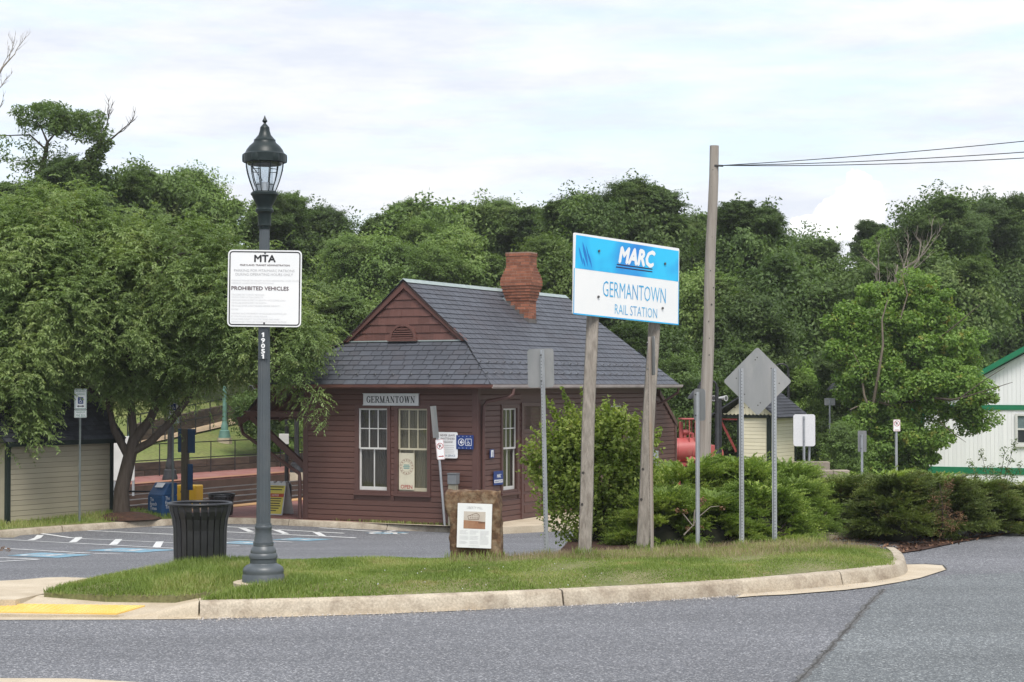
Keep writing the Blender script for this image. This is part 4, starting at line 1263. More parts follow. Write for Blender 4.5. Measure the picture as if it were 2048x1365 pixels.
for k in range(6):
    z = lz + .012 + k * .05; hw = math.sqrt(max(0, (lr - .06) ** 2 - (z - lz + .02) ** 2))
    b = MB(); b.prism([(lx - hw, PD - .085, z), (lx - hw, PD - .04, z + .04), (lx - hw, PD - .04, z + .05), (lx - hw, PD - .085, z + .012)], (2 * hw, 0, 0)); b.build('louvre_slat', M['shingle_red'], lv)
# ------------------------------------------------ chimney
ch = thing('chimney', None, None); ch.parent = sta
cxc, cyc = 2.945, 5.06          # centre
hx0, hy0 = 0.295, 0.215
zb = 3.9
COURSE = 0.072
ztop = 6.24
prof = []
ncour = int((ztop - zb) / COURSE)
core = []
for k in range(ncour):
    z = zb + k * COURSE
    u = z - 4.98
    if u < 0: e = 0
    elif u < .40: e = .0195 * (int(u / COURSE) + 1)
    elif u < .57: e = .117
    elif u < .88: e = .105 * max(0, 1 - (u - .55) / .31) + .012
    else: e = 0.012
    if z > ztop - 2.2 * COURSE: e += .012
    ef = round(e, 4)
    core.append((z, ef))
    wx, wy = hx0 + ef, hy0 + ef
    def run(n_, half):
        o_ = .5 if k % 2 else 0
        xs_ = [-half] + [(-half + (j + o_) * 2 * half / n_) for j in range(1 if not o_ else 0, n_)] + [half]
        xs_ = sorted(set(round(x, 4) for x in xs_))
        return zip(xs_[:-1], xs_[1:])
    zr_face = lambda s_: zr(s_) - ZP * 0
    for sy in (-1,):
        for a, c in run(3, wx):
            if z + COURSE < zr(cxc + c) - .02 : continue
            b = MB(); b.box(cxc + a + .006, cxc + (c - .006 if c < wx - .001 else c), cyc - wy - rs.uniform(0, .003), cyc - wy + .05, z + .006, z + COURSE - .006); b.build('brick', M['brick'], ch)
    for a, c in run(2, wy):
        if z + COURSE < zr(cxc + wx) - .02: continue
        b = MB(); b.box(cxc + wx - .05, cxc + wx + rs.uniform(0, .003), cyc + a + .004 + (0.06 if a <= -wy + .001 else 0), cyc + c - .004, z + .006, z + COURSE - .006); b.build('brick', M['brick'], ch)
b = MB()
for z, e in core: b.box(cxc - hx0 - e + .004, cxc + hx0 + e - .006, cyc - hy0 - e + .006, cyc + hy0 + e - .004, z - .001 * 0, z + COURSE)
b.build('mortar_core', M['mortar'], ch)
b = MB(); b.box(cxc - hx0 - .02, cxc + hx0 + .02, cyc - hy0 - .02, cyc + hy0 + .02, zb + ncour * COURSE + .001, zb + ncour * COURSE + .025); b.build('chimney_cap', M['mortar'], ch)
# stepped lead flashing on the front face and the foot
b = MB()
for k in range(5):
    x0_ = cxc - hx0 + k * .118; x1_ = x0_ + .118 + .0
    b.prism([(x0_, cyc - hy0 - .012, zr(x0_) - .05), (x1_, cyc - hy0 - .012, zr(x1_) - .05), (x1_, cyc - hy0 - .012, zr(x0_) + .035), (x0_, cyc - hy0 - .012, zr(x0_) + .035)], (0, .01, 0))
b.box(cxc + hx0 - .0, cxc + hx0 + .014, cyc - hy0 - .012, cyc + hy0, zr(cxc + hx0) - .05, zr(cxc + hx0) + .11)
b.build('flashing', M['lead'], ch)
b = MB(); b.prism([(cxc - hx0 - .10, cyc - hy0 - .02, zr(cxc - hx0 - .1) + .02), (cxc - hx0, cyc - hy0 - .02, zr(cxc - hx0) + .02), (cxc - hx0, cyc - hy0 - .02, zr(cxc - hx0) + .2)], (0, .45, 0)); b.build('saddle', M['copper'], ch)

# ------------------------------------------------ canopy over the platform on the left
can = thing('canopy', None, None); can.parent = sta
for t_ in np.arange(0.5, 10.6, 0.72):
    b = MB(); b.prism([(LLOW + .02, t_, zl - .05), (lf + .9, t_, zc(lf + .9) - .05 - .25), (lf + .9, t_, zc(lf + .9) - .42), (LLOW + .02, t_, zl - .13)], (0, .06, 0)); b.build('rafter', M['maroon_trim'], can)
b = MB(); b.prism([(LLOW - .05, .40, zl - .075), (lf + .02, .40, zc(lf + .02) - .045), (lf + .02, .40, zc(lf + .02) - .24), (LLOW - .05, .40, zl - .22)], (0, .05, 0)); b.build('barge_board', M['maroon_trim'], can, bevel=.006)
b = MB(); b.box(-.05, .02, .1, .22, 2.35, 2.75); b.box(LLOW + .3, 0, .12, .24, 2.28, 2.42); b.build('tie_beam', M['maroon_trim'], can, bevel=.006)
b = MB(); b.prism([(-.02, .13, 1.05), (-.02, .13, 1.22), (LLOW + .55, .13, 2.32), (LLOW + .42, .13, 2.25)], (0, .1, 0)); b.build('brace', M['maroon_trim'], can, bevel=.006)
b = MB(); b.prism([(-.02, 5.13, 1.05), (-.02, 5.13, 1.22), (LLOW + .55, 5.13, 2.32), (LLOW + .42, 5.13, 2.25)], (0, .1, 0)); b.build('brace', M['maroon_trim'], can)
b = MB(); b.prism([(-.02, 9.5, 1.05), (-.02, 9.5, 1.22), (LLOW + .55, 9.5, 2.32), (LLOW + .42, 9.5, 2.25)], (0, .1, 0)); b.build('brace', M['maroon_trim'], can)
# downspouts
b = MB(); b.tube([(LLOW - .03, .45, zl - .08), (LLOW + .02, .42, zl - .22), (LLOW + .15, .32, zl - .38), (-.10, .0, 1.02), (-.05, -.06, .92), (-.045, -.06, .75), (-.045, -.06, .03)], .042, 10); b.build('downspout', M['maroon_trim'], sta, smooth=60)
b = MB(); b.tube([(rt + .05, .62, EZ - .08), (rt + .04, .60, EZ - .2), (rt - .02, .54, EZ - .27), (WID + .10, .24, EZ - .36), (WID + .055, .19, EZ - .46), (WID + .05, .18, EZ - .7), (WID + .05, .18, .05)], .042, 10); b.build('downspout', M['maroon_trim'], sta, smooth=60)
b = MB(); b.tube([(rt + .02, FT - .1, EZ - .08), (rt, FT - .1, EZ - .2), (WID + .1, LEN + .3, EZ - .45), (WID - .1, LEN + .02, EZ - .6)], .035, 8); b.build('downspout', M['maroon_trim'], sta, smooth=60)
# sloping-topped wing wall at the far end
wing = thing('wing_wall', None, None); wing.parent = sta
b = MB(); b.prism([(WID - .14, LEN + .002, 0), (WID - .14, 11.4, 0), (WID - .14, 11.4, 1.93), (WID - .14, 10.25, 2.72), (WID - .14, LEN + .002, 2.72)], (.1, 0, 0)); b.build('wall', M['maroon'], wing)
for r_ in range(23):
    z = 0.02 + r_ * PH
    c = 11.36 if z < 1.85 else 11.36 - (z + PH * .6 - 1.93) * (1.15 / .79)
    if z > 2.6 or c < LEN + .2: break
    plank(LEN + .01, c, WID - .035, z, 'r', wing)
b = MB(); b.prism([(WID - .16, 11.43, 0), (WID + .01, 11.43, 0), (WID + .01, 11.43, 1.94), (WID - .16, 11.43, 1.94)], (0, -.1, 0)); b.prism([(WID - .16, 11.45, 1.88), (WID - .16, 10.2, 2.76), (WID - .16, 10.2, 2.90), (WID - .16, 11.45, 2.02)], (.18, 0, 0)); b.build('wing_trim', M['maroon_trim'], wing, bevel=.005)
# ------------------------------------------------ signs on the station
def serif_text(body, x, z, h, wd):
    """roman capitals built from thick and thin strokes with slab serifs; returns V,F centred on x"""
    V, F = [], []
    def quad(p): 
        b = len(V); V.extend(p); F.append(tuple(range(b, b + len(p))))
    TK, TN, SE = .19, .075, .075
    adv = {'G': .80, 'E': .72, 'R': .80, 'M': 1.0, 'A': .84, 'N': .86, 'T': .74, 'O': .84, 'W': 1.06}
    cur = 0.0
    for ch_ in body:
        w_ = adv[ch_] - .10
        def rect(x0, x1, z0, z1): quad([(cur + x0, z0), (cur + x1, z0), (cur + x1, z1), (cur + x0, z1)])
        def diag(x0, z0, x1, z1, t): quad([(cur + x0 - t / 2, z0), (cur + x0 + t / 2, z0), (cur + x1 + t / 2, z1), (cur + x1 - t / 2, z1)])
        def serif(xc, z_, l=.24): rect(xc - l / 2, xc + l / 2, z_, z_ + SE * .8)
        def arc(cx_, cz_, rx, rz, a0, a1, tmax, tmin, n=14):
            ps = []
            for i in range(n + 1):
                a = R(a0 + (a1 - a0) * i / n); tt = tmin + (tmax - tmin) * abs(math.cos(a))
                ps.append(((cx_ + rx * math.cos(a), cz_ + rz * math.sin(a)), (cx_ + (rx - tt) * math.cos(a), cz_ + (rz - tt) * math.sin(a))))
            for i in range(n): quad([(cur + ps[i][0][0], ps[i][0][1]), (cur + ps[i + 1][0][0], ps[i + 1][0][1]), (cur + ps[i + 1][1][0], ps[i + 1][1][1]), (cur + ps[i][1][0], ps[i][1][1])])
        c = w_ / 2
        if ch_ == 'E':
            rect(.06, .06 + TK, 0, 1); rect(0, w_, 0, TN); rect(0, w_, 1 - TN, 1); rect(.2, w_ * .72, .47, .47 + TN); rect(w_ - .07, w_, 0, .28); rect(w_ - .09, w_ - .02, .76, 1); rect(w_ * .68, w_ * .76, .38, .64)
        elif ch_ == 'G':
            arc(c, .5, c, .52, 40, 325, TK, TN); rect(w_ - .2, w_ - .02, .04, .42); rect(w_ - .34, w_ + .05, .40, .40 + SE); rect(w_ - .09, w_ - .02, .70, .98)
        elif ch_ == 'O': arc(c, .5, c, .52, 0, 360, TK, TN, 22)
        elif ch_ == 'R':
            rect(.06, .06 + TK, 0, 1); serif(.15, 0, .34); rect(0, .4, 1 - TN, 1); rect(.2, .42, .46, .46 + TN); arc(.40, .74, .26, .27, -90, 90, .17, TN); diag(w_ - .06, 0, .38, .5, TK); serif(w_ - .03, 0, .24)
        elif ch_ == 'M':
            rect(.08, .08 + TN, 0, 1); serif(.11, 0, .26); rect(w_ - .08 - TK, w_ - .08, 0, 1); serif(w_ - .17, 0, .34); diag(c, .0, .12, 1, TK); diag(c, 0, w_ - .17, 1, TN); rect(0, .2, 1 - SE * .8, 1); rect(w_ - .25, w_, 1 - SE * .8, 1)
        elif ch_ == 'N':
            rect(.1, .1 + TN, 0, 1); serif(.13, 0, .28); rect(w_ - .1 - TN, w_ - .1, 0, 1); diag(w_ - .15, 0, .12, 1, TK); rect(0, .2, 1 - SE * .8, 1); rect(w_ - .27, w_ + .02, 1 - SE * .8, 1)
        elif ch_ == 'A':
            diag(.1, 0, c, 1, TN); diag(w_ - .1, 0, c, 1, TK); serif(.1, 0, .28); serif(w_ - .1, 0, .32); rect(.2, w_ - .2, .3, .3 + TN)
        elif ch_ == 'T':
            rect(c - TK / 2, c + TK / 2, 0, 1); serif(c, 0, .36); rect(0, w_, 1 - TN, 1); rect(0, .07, .72, 1); rect(w_ - .07, w_, .72, 1)
        elif ch_ == 'W':
            diag(.30, 0, .12, 1, TK); diag(.30, 0, .5, 1, TN); diag(.70, 0, .52, 1, TK); diag(.70, 0, .86, 1, TN); rect(0, .26, 1 - SE * .8, 1); rect(.40, .62, 1 - SE * .8, 1); rect(.74, w_ + .03, 1 - SE * .8, 1)
        cur += adv[ch_]
    sx = wd / (cur - .1)
    return [(x - wd / 2 + v[0] * sx, 0.0, z + v[1] * h) for v in V], F
ZF = ZP
M['board_grey'] = mat('board_grey', (0.58, 0.58, 0.57), (0.50, 0.51, 0.50), scale=6, rough=0.6)
t = thing('name_board', 'pale grey board lettered GERMANTOWN above the station front windows', 'sign', st(2.31, -0.03, ZF + 2.69), -YAW)
b = MB(); b.box(-.70, .70, -.02, .015, -.11, .125); b.build('board', M['board_grey'], t)
b = MB(); b.box(-.715, .715, -.026, .0, .125, .14); b.box(-.715, .715, -.026, .0, -.125, -.11); b.build('frame', M['board_grey'], t)
V, F = serif_text('GERMANTOWN', 0, -.065, .145, 1.23); flat('lettering', V, F, M['signblack'], t, -.0225)

t = thing('baggage_sign', 'white sign reading NEVER LEAVE UNATTENDED BAGGAGE on the station wall', 'sign', st(3.73, -0.03, ZF + 1.72), -YAW)
panel('panel', .50, .56, M['signwhite'], t, r=.04, y=-.012)
put_text('lettering', [('NEVER LEAVE', 0, .19, .045, .36, 'c', .004, 0), ('UNATTENDED', 0, .12, .045, .36, 'c', .004, 0), ('BAGGAGE', 0, .05, .045, .26, 'c', .004, 0)], M['signmaroon'], t, -.0135)
b = MB()
for k in range(5): b.box(-.13 + .01 * (k % 2), .17 - .012 * (k % 3), -.0137, -.0134, -.01 - k * .04, -.001 - k * .04)
b.build('small_print', M['signgrey'], t, kind='stuff')
M['signsteel'] = mat('signsteel', (0.10, 0.17, 0.26), rough=.5)
put_text('lettering', [('TRAIN SERVICE', .02, -.245, .045, .34, 'c', .003, 0)], M['signsteel'], t, -.0135)
t = thing('access_sign', 'blue sign with arrow and wheelchair symbols on the station wall', 'sign', st(4.16, -0.04, ZF + 1.79), -YAW)
panel('panel', .42, .30, M['signblue'], t, r=.005, y=-.012)
b = MB(); 
for cx_, h_ in ((.09, .075),): ring_frame(b, .15, .15, .012, .010, -.0135, cx_, 0)
wheelchair(b, .09, 0, .055, -.0135)
b.disc((-.085, -.0135, 0), .078, n=20, r2=.066)
b.add([(-.125, -.0135, 0), (-.07, -.0135, .05), (-.05, -.0135, .05), (-.09, -.0135, .01), (-.03, -.0135, .01), (-.03, -.0135, -.01), (-.09, -.0135, -.01), (-.05, -.0135, -.05), (-.07, -.0135, -.05)], [(0, 1, 2, 3), (3, 4, 5, 6, 0), (0, 6, 7, 8)])
for k in range(4):
    for z in (-.125, .125): b.disc((-.14 + k * .093, -.0135, z), .008, n=6)
b.build('symbols', M['signwhite'], t)
RW = -YAW + math.pi / 2
t = thing('notice', 'small blue and white notice on the station side wall near its corner', 'notice', st(WID + 0.03, .60, ZF + 1.53), RW)
panel('panel', .20, .19, M['signblue'], t, r=.004, y=-.01); panel('inset', .11, .15, M['signwhite'], t, r=.003, y=-.016, th=.005)
put_text('symbol', [('J', 0, -.05, .10, .05, 'c', .005, 0)], M['signblue'], t, -.0175)
t = thing('station_plaque', 'blue plaque with a white GERMANTOWN band beside the side window', 'sign', st(WID + 0.03, .90, ZF + .99), RW)
panel('panel', .44, .30, M['signblue'], t, r=.004, y=-.01); panel('band', .40, .065, M['signwhite'], t, r=.003, y=-.0125, th=.002, cz=-.07)
put_text('lettering', [('MARC', .02, .01, .075, .2, 'c', .02, .35)], M['signwhite'], t, -.0135)
put_text('lettering', [('GERMANTOWN', 0, -.088, .038, .36, 'c', .01, 0)], M['signblue'], t, -.0145)
t = thing('meter_box', 'grey electric meter box on a post at the station corner', 'utility box', st(3.98, -0.24, ZF), -YAW)
b = MB(); b.box(-.105, .105, -.07, .10, .90, 1.12); b.box(-.115, .115, -.085, .11, 1.12, 1.135); b.build('housing', mat('meter', (0.18, 0.19, 0.20), (0.15, 0.16, 0.17), rough=.5), t, bevel=.01)
b = MB(); b.box(-.10, .09, -.05, .07, 0, .90); b.build('pedestal', mat('meter_base', (0.26, 0.24, 0.18), rough=.7), t, bevel=.01)
t = thing('window_poster', 'cream poster with a round emblem and OPEN hung in the right front window', 'poster', st(2.665, 0.052, ZF + 1.13), -YAW)
M['cream'] = mat('cream', (0.62, 0.58, 0.44), rough=.6)
panel('sheet', .385, .80, M['cream'], t, r=.004, y=-.012, th=.004)
V, F = text_mesh([('OPEN', 0, -.375, .085, .29, 'c', .012, 0)]); flat('lettering', V, F, M['signred'], t, -.0135)
b = MB(); b.disc((0, -.0135, .10), .175, n=28, r2=.168); b.disc((0, -.0135, .10), .118, n=24, r2=.112)
for k in range(14):
    a = 2 * math.pi * k / 14 + .2
    b.add([(.145 * math.cos(a) + dx * math.cos(a) - dz * math.sin(a), -.0135, .10 + .145 * math.sin(a) + dx * math.sin(a) + dz * math.cos(a)) for dx, dz in ((-.012, -.016), (.012, -.016), (.012, .016), (-.012, .016))], [(0, 1, 2, 3)])
b.build('emblem_ring', mat('emblem', (0.32, 0.20, 0.15), rough=.6), t)
b = MB(); b.box(-.07, .07, -.0137, -.0135, .125, .15); b.box(-.085, .085, -.0137, -.0135, .09, .115); b.box(-.075, .075, -.0137, -.0135, .055, .08); b.build('emblem_script', mat('emblem_green', (0.20, 0.32, 0.28), rough=.6), t)

# ================================================================== LAMP POST
M['lampgrey'] = mat('lampgrey', (0.070, 0.084, 0.092), (0.060, 0.072, 0.080), scale=2, rough=0.42, spec=0.5, fine=0.05, dirt=(0.12, 0.125, 0.125), dirt_amt=0.4, dscale=3)
M['lampdark'] = mat('lampdark', (0.010, 0.018, 0.018), (0.016, 0.026, 0.026), scale=5, rough=0.4, spec=0.35)
M['lampglass'] = glassmat('lampglass', (0.90, 0.92, 0.93), 0.03)
M['wire'] = mat('wire', (0.03, 0.03, 0.03), rough=.6)
K = 1 / 192.0
LP = hit_z(526.5, 1178, 0.0)
def lamp_profile(pts): return [(r * K, (1178 - y) * K) for y, r in pts]
b = MB(); b.lathe([(.31, -.1), (.31, .07), (.30, .076)], 20, (LP.x, LP.y, 0)); o = b.build('lamp_pad', M['concrete']); o['kind'] = 'structure'
lamp = thing('street_lamp', 'grey fluted lamp post numbered 19051 standing in the grass island', 'street lamp', LP)
b = MB(); b.lathe(lamp_profile([(1190, 41), (1178, 41.5), (1151, 41.5), (1149, 40), (1146, 40), (1143, 40.5), (1139, 40), (1135, 38), (1131, 33), (1129, 28), (1127, 26.5)]), 32); b.build('base', M['lampgrey'], lamp, smooth=40)
b = MB(); b.lathe(lamp_profile([(1127, 26), (1118, 26.5), (1117, 28), (1113, 28), (1109, 27), (1107, 25), (1104, 25.5), (1099, 24), (1093, 19.5), (1091, 20.5), (1088, 19), (1081, 18), (1070, 16.2), (1060, 16.0), (1058, 17), (1054, 17), (1052, 15.5)]), 32); b.build('pedestal', M['lampgrey'], lamp, smooth=40)
b = MB(); b.lathe(lamp_profile([(1052, 14.3), (520, 10.6), (466, 10.2)]), 32, flute=0.075); b.build('shaft', M['lampgrey'], lamp)
b = MB(); b.lathe(lamp_profile([(1056, 15.6), (1052, 16.2), (1049, 15.6)]), 28); b.lathe(lamp_profile([(1090, 20), (1087, 20.4), (1085, 20)]), 28); b.build('collar', M['lampgrey'], lamp, smooth=40)
b = MB(); b.lathe(lamp_profile([(466, 11), (461, 11.5), (459, 13.2), (436, 13.4), (434, 14.5), (431, 18), (427, 18.4), (425, 15.5), (421, 15), (413, 19), (405, 23), (400, 25), (397.5, 27.5), (394, 27.5), (393, 24.5), (391, 24)]), 28); b.build('capital', M['lampdark'], lamp, smooth=35)
b = MB(); b.lathe(lamp_profile([(334, 39), (333, 42.5), (317, 42.8), (315, 40), (314, 39)]), 32); b.lathe(lamp_profile([(338, 33), (333, 36)]), 28); b.build('band', M['lampdark'], lamp)
for k in range(6):
    a = R(60 * k + 10); 
    b = MB(); c_ = Vector((42 * K * math.cos(a), 42 * K * math.sin(a), (1178 - 325) * K))
    b.lathe([(.0, -.042), (.028, -.040), (.038, -.018), (.038, .018), (.028, .040), (0, .042)], 8, (0, 0, 0))
    b.v = [tuple(c_ + Matrix.Rotation(a, 3, 'Z') @ Vector((v[0] * .35, v[1], v[2]))) for v in b.v]
    b.build('rosette', M['lampdark'], lamp, smooth=40)
b = MB(); b.lathe(lamp_profile([(316, 40), (314, 38.5), (308, 36), (300, 30), (294, 23), (291, 21.5), (288, 21.5), (287, 20), (284, 17.5), (278, 12.5), (270, 10), (263, 9)]), 32); b.build('dome', M['lampdark'], lamp, smooth=50)
b = MB(); b.lathe(lamp_profile([(264, 9.5), (262, 8.5), (258, 5), (256, 3), (254, 2.4), (252, 4.5), (250, 5.4), (248, 4), (244, 2), (239, .4)]), 16); b.build('finial', M['lampdark'], lamp, smooth=50)
gp = [(391, 21), (384, 24), (370, 29.5), (355, 34), (342, 36.5), (334, 37.2)]
b = MB(); b.lathe(lamp_profile(gp), 28); gl = b.mesh('globe', smooth=60)
link('globe', gl, M['lampglass'], lamp)
for k in range(6):
    a = R(60 * k + 10)
    for da in (-.24, .24):
        b = MB(); b.tube([((r + .4) * K * math.cos(a + da * (1 if r > 25 else .8)), (r + .4) * K * math.sin(a + da * (1 if r > 25 else .8)), (1178 - y) * K) for y, r in gp], .0055, 6); b.build('cage_rib', M['lampdark'], lamp)
    b = MB()
    for y, r in ((349, 35.6), (379, 26.2)):
        b.tube([((r + .4) * K * math.cos(a + da), (r + .4) * K * math.sin(a + da), (1178 - y) * K) for da in (-.24, 0, .24)], .004, 6)
    b.build('cage_bar', M['lampdark'], lamp)
b = MB(); b.lathe(lamp_profile([(390, 19), (372, 18), (370, 16.5), (336, 16)]), 20); b.build('lamp_chimney', M['lampglass'], lamp, smooth=50)
b = MB(); b.lathe(lamp_profile([(391, 19), (383, 18), (374, 16), (372, 6)]), 16); b.build('reflector', mat('reflector', (0.6, 0.6, 0.6), rough=.3, metal=.6), lamp, smooth=40)
b = MB(); b.tube([(-.14, 0, (1178 - 336) * K), (-.02, -.03, (1178 - 370) * K)], .006, 6); b.build('conduit', M['galv'], lamp)
b = MB(); b.box(-.045, .045, -.0745, -.06, (1178 - 724) * K, (1178 - 663) * K); b.build('number_plate', mat('numplate', (0.05, 0.06, 0.07), rough=.5), lamp)
put_text('numerals', [(d, 0.0, (1178 - y) * K, .046, .036, 'c', .05, 0) for d, y in (('9', 691.2), ('0', 702), ('5', 712.8))], M['signwhite'], lamp, -.076)
for y in (680.4, 723.2):
    b = MB(); z_ = (1178 - y) * K; b.add([(-.005, -.077, z_), (.011, -.077, z_), (.011, -.077, z_ + .046), (-.002, -.077, z_ + .046), (-.017, -.077, z_ + .034), (-.013, -.077, z_ + .026), (-.005, -.077, z_ + .031)], [(0, 1, 2, 3, 6), (3, 4, 5, 6)]); b.build('numerals', M['signwhite'], lamp)
# MTA board strapped to the lamp post
t = thing('parking_rules_sign', 'white MTA sign of prohibited vehicles fixed on the lamp post', 'sign', (LP.x + 3 * K, LP.y - .082, (1178 - 584.5) * K), rot=(0, R(0.6), R(1.5)))
sw, sh = .757, .790
panel('panel', sw, sh, M['signwhite'], t, r=.045, y=-.006, th=.006)
b = MB(); ring_frame(b, sw - .028, sh - .028, .034, .012, -.0075); b.build('border', M['signblack'], t)
def q(y): return sh / 2 - (y - 510) * (sh / 149.0)
def qx(x): return (x - 529) * (sw / 144.0)
put_text('lettering', [('MTA', qx(529), q(533), .074, .215, 'c', .034, 0)], M['signblack'], t, -.0078)
put_text('lettering', [('MARYLAND TRANSIT ADMINISTRATION', qx(529), q(541), .018, .51, 'c', .012, 0), ('PROHIBITED VEHICLES', qx(464.5), q(588), .040, .585, 'l', .018, 0)], M['signmaroon'], t, -.0078)
put_text('lettering', [('PARKING FOR MTA/MARC PATRONS', qx(528), q(552.5), .028, .62, 'c', .0, 0), ('DURING OPERATING HOURS ONLY', qx(528), q(560), .028, .59, 'c', .0, 0)], M['signgrey'], t, -.0078)
sp = [('PARKING PROHIBITED EXCEPT WITHIN DESIGNATED LINED SPACES', 571, 132), ('OBSERVE HANDICAPPED RESTRICTIONS', 576, 82), ('TRAILERS OR TOWED VEHICLES', 598.5, 64), ('TRUCKS OVER 3/4 TON CAPACITY', 603.5, 62), ('VEHICLES OVER 20 FEET IN LENGTH INCLUDING LOAD', 609, 106), ('VEHICLES OVER 8 FEET IN WIDTH', 614.5, 68),
      ('VEHICLES OVER 6,000 POUNDS GROSS WEIGHT', 620, 94), ('NOTES', 627, 13), ('PARKING AND MOVEMENT OF VEHICLES CONTROLLED', 635, 108), ('BY MTA POLICE AND LOCAL POLICE', 640.5, 70), ('VIOLATORS SUBJECT TO CITATIONS AND FINES', 646, 94), ('ABANDONED VEHICLES TOWED AT OWNERS EXPENSE', 651, 108)]
put_text('small_print', [(s_, qx(464.5), q(y), .0165, w_ * sw / 144, 'l', 0, 0) for s_, y, w_ in sp], M['signpale'], t, -.0078)['kind'] = 'stuff'
for y in (515.5, 652):
    b = MB(); b.disc((qx(529), -.008, q(y)), .011, n=10); b.tube([(qx(529), -.006, q(y)), (qx(529), -.014, q(y))], .008, 8); b.build('bolt', M['bolt'], t)

# ================================================================== TRASH CANS
M['canblack'] = mat('canblack', (0.014, 0.014, 0.016), (0.022, 0.022, 0.024), scale=6, rough=0.38, spec=0.5, objrand=.15, dirt=(0.06, 0.06, 0.06), dirt_amt=.25, dscale=5)
def trash_can(loc, label, H=.80, rb=.285, rt_=.355, n_s=24, group='black slatted trash cans'):
    t = thing('trash_can', label, 'trash can', loc, group=group)
    prof = [(rb * .93, .04), (rb, .10), (rb * 1.02, H * .62), (rb * 1.07, H * .78), (rb * 1.17, H * .90), (rt_ - .005, H * .985)]
    for k in range(n_s):
        a = 2 * math.pi * k / n_s + .05; hw = .50 * math.pi * 2 * rb / n_s * .84
        v = []; f = []
        ca, sa = math.cos(a), math.sin(a)
        for r_, z in prof:
            ww = hw * (r_ / rb) ** .7
            for sd, dr_ in ((-1, 0), (1, 0), (1, -.008), (-1, -.008)):
                rr_ = r_ + dr_; v.append((rr_ * ca - sd * ww * sa, rr_ * sa + sd * ww * ca, z))
        for i in range(len(prof) - 1):
            for j in range(4): f.append((i * 4 + j, i * 4 + (j + 1) % 4, i * 4 + 4 + (j + 1) % 4, i * 4 + 4 + j))
        b = MB(); b.add(v, f); b.build('slat', M['canblack'], t)
    b = MB(); rim = [(rt_ * math.cos(2 * math.pi * k / 40), rt_ * math.sin(2 * math.pi * k / 40), H) for k in range(41)]; b.tube(rim, .017, 8, cap=False); b.build('rim', M['canblack'], t, smooth=60)
    for z, r_ in ((.07, rb * .97), (H * .60, rb * 1.0 - .012)):
        b = MB(); b.lathe([(r_ - .004, z), (r_ - .004, z + .03), (r_ - .014, z + .03), (r_ - .014, z)], 32); b.build('band', M['canblack'], t)
    b = MB(); b.lathe([(rb * .75, .03), (rb * .86, .05), (rb * .93, H * .66), (rb * 1.0, H * .84), (rb * .96, H * .84), (rb * .72, .08)], 24); b.build('liner', mat('liner', (0.02, 0.02, 0.022), rough=.6), t, smooth=40)
    b = MB(); b.lathe([(rb * .5, -.02), (rb * .5, .04)], 16); b.build('foot', M['canblack'], t)
    return t
pz = hit_z(400, 1136, .03)
trash_can((pz.x, pz.y, .0), 'black slatted trash can with flared rim in the island grass', H=.755, rb=.292, rt_=.352)
pz = hit_z(443, 1034, ZP); trash_can((pz.x, pz.y, ZP), 'black slatted trash can on the brick platform behind the parking kerb', H=.52 + .0, rb=.26, rt_=.30, n_s=20)

# ================================================================== STONE MARKER
M['fieldstone'] = mat('fieldstone', (0.085, 0.048, 0.028), (0.17, 0.10, 0.052), scale=9, rough=0.92, fine=0.3, fscale=30, bump=1.0, bscale=14, dirt=(0.27, 0.22, 0.15), dirt_amt=0.8, dscale=9)
sp_ = hit_z(950, 1119, .05)
t = thing('stone_marker', 'rough brown stone marker carrying the LIBERTY MILL plaque', 'monument', (sp_.x, sp_.y, 0.03), R(-7))
me = bpy.data.meshes.new('stone'); bm = bmesh.new(); bmesh.ops.create_cube(bm, size=1.0)
bmesh.ops.subdivide_edges(bm, edges=bm.edges, cuts=15, use_grid_fill=True)
from mathutils import noise as mnoise
for v in bm.verts:
    x, y, z = v.co
    zz = z + .5
    wl = -.315 + .03 * (1 - zz) - .035 * zz * 0; wr = .330 - .045 * zz ** 2
    X = (wl + (x + .5) * (wr - wl)); 
    if x < 0: X += .03 * math.sin(zz * 5)
    Y = y * (.24 - .03 * zz); Z = zz * .875 - .05
    nv = mnoise.noise_vector(Vector((X, Y, Z)) * 6.0) * .022 + mnoise.noise_vector(Vector((X, Y, Z)) * 19) * .013 + mnoise.noise_vector(Vector((X, Y, Z)) * 45) * .006
    flat_f = 1.0 if y > -.49 else (.5 if abs(X) < .24 and .1 < Z < .75 else 1.2)
    v.co = Vector((X, Y, Z)) + nv * flat_f
bm.to_mesh(me); bm.free(); me.polygons.foreach_set('use_smooth', [True] * len(me.polygons))
link('stone', me, M['fieldstone'], t)
pq = thing('plaque', None, None); pq.parent = t; pq.matrix_local = Matrix.Translation((.015, -.145, .425)) @ Matrix.Rotation(R(1.5), 4, 'Y')
panel('sheet', .405, .515, M['signwhite'], pq, r=.003, y=-.012, th=.02)
put_text('lettering', [('LIBERTY MILL', 0, .195, .030, .185, 'c', .0, 0)], M['signgrey'], pq, -.0135)
b = MB(); r9 = random.Random(9)
for x in (-.12, 0, .12):
    for k in range(13):
        if k in (4, 9) and x < .1: continue
        b.box(x - .052, x + .052 - r9.choice((0, 0, .004, .01, .03)), -.0133, -.0130, -.062 - k * .0125, -.0565 - k * .0125)
b.box(-.06, .06, -.0133, -.0130, -.236, -.231)
b.build('small_print', M['signpale'], pq, kind='stuff')
M['sepia'] = mat('sepia', (0.50, 0.44, 0.38), (0.56, 0.50, 0.44), scale=9, rough=.5)
M['sepia_mid'] = mat('sepia_mid', (0.28, 0.13, 0.07), (0.36, 0.20, 0.12), scale=9, rough=.5)
M['sepia_dark'] = mat('sepia_dark', (0.14, 0.07, 0.045), rough=.5)
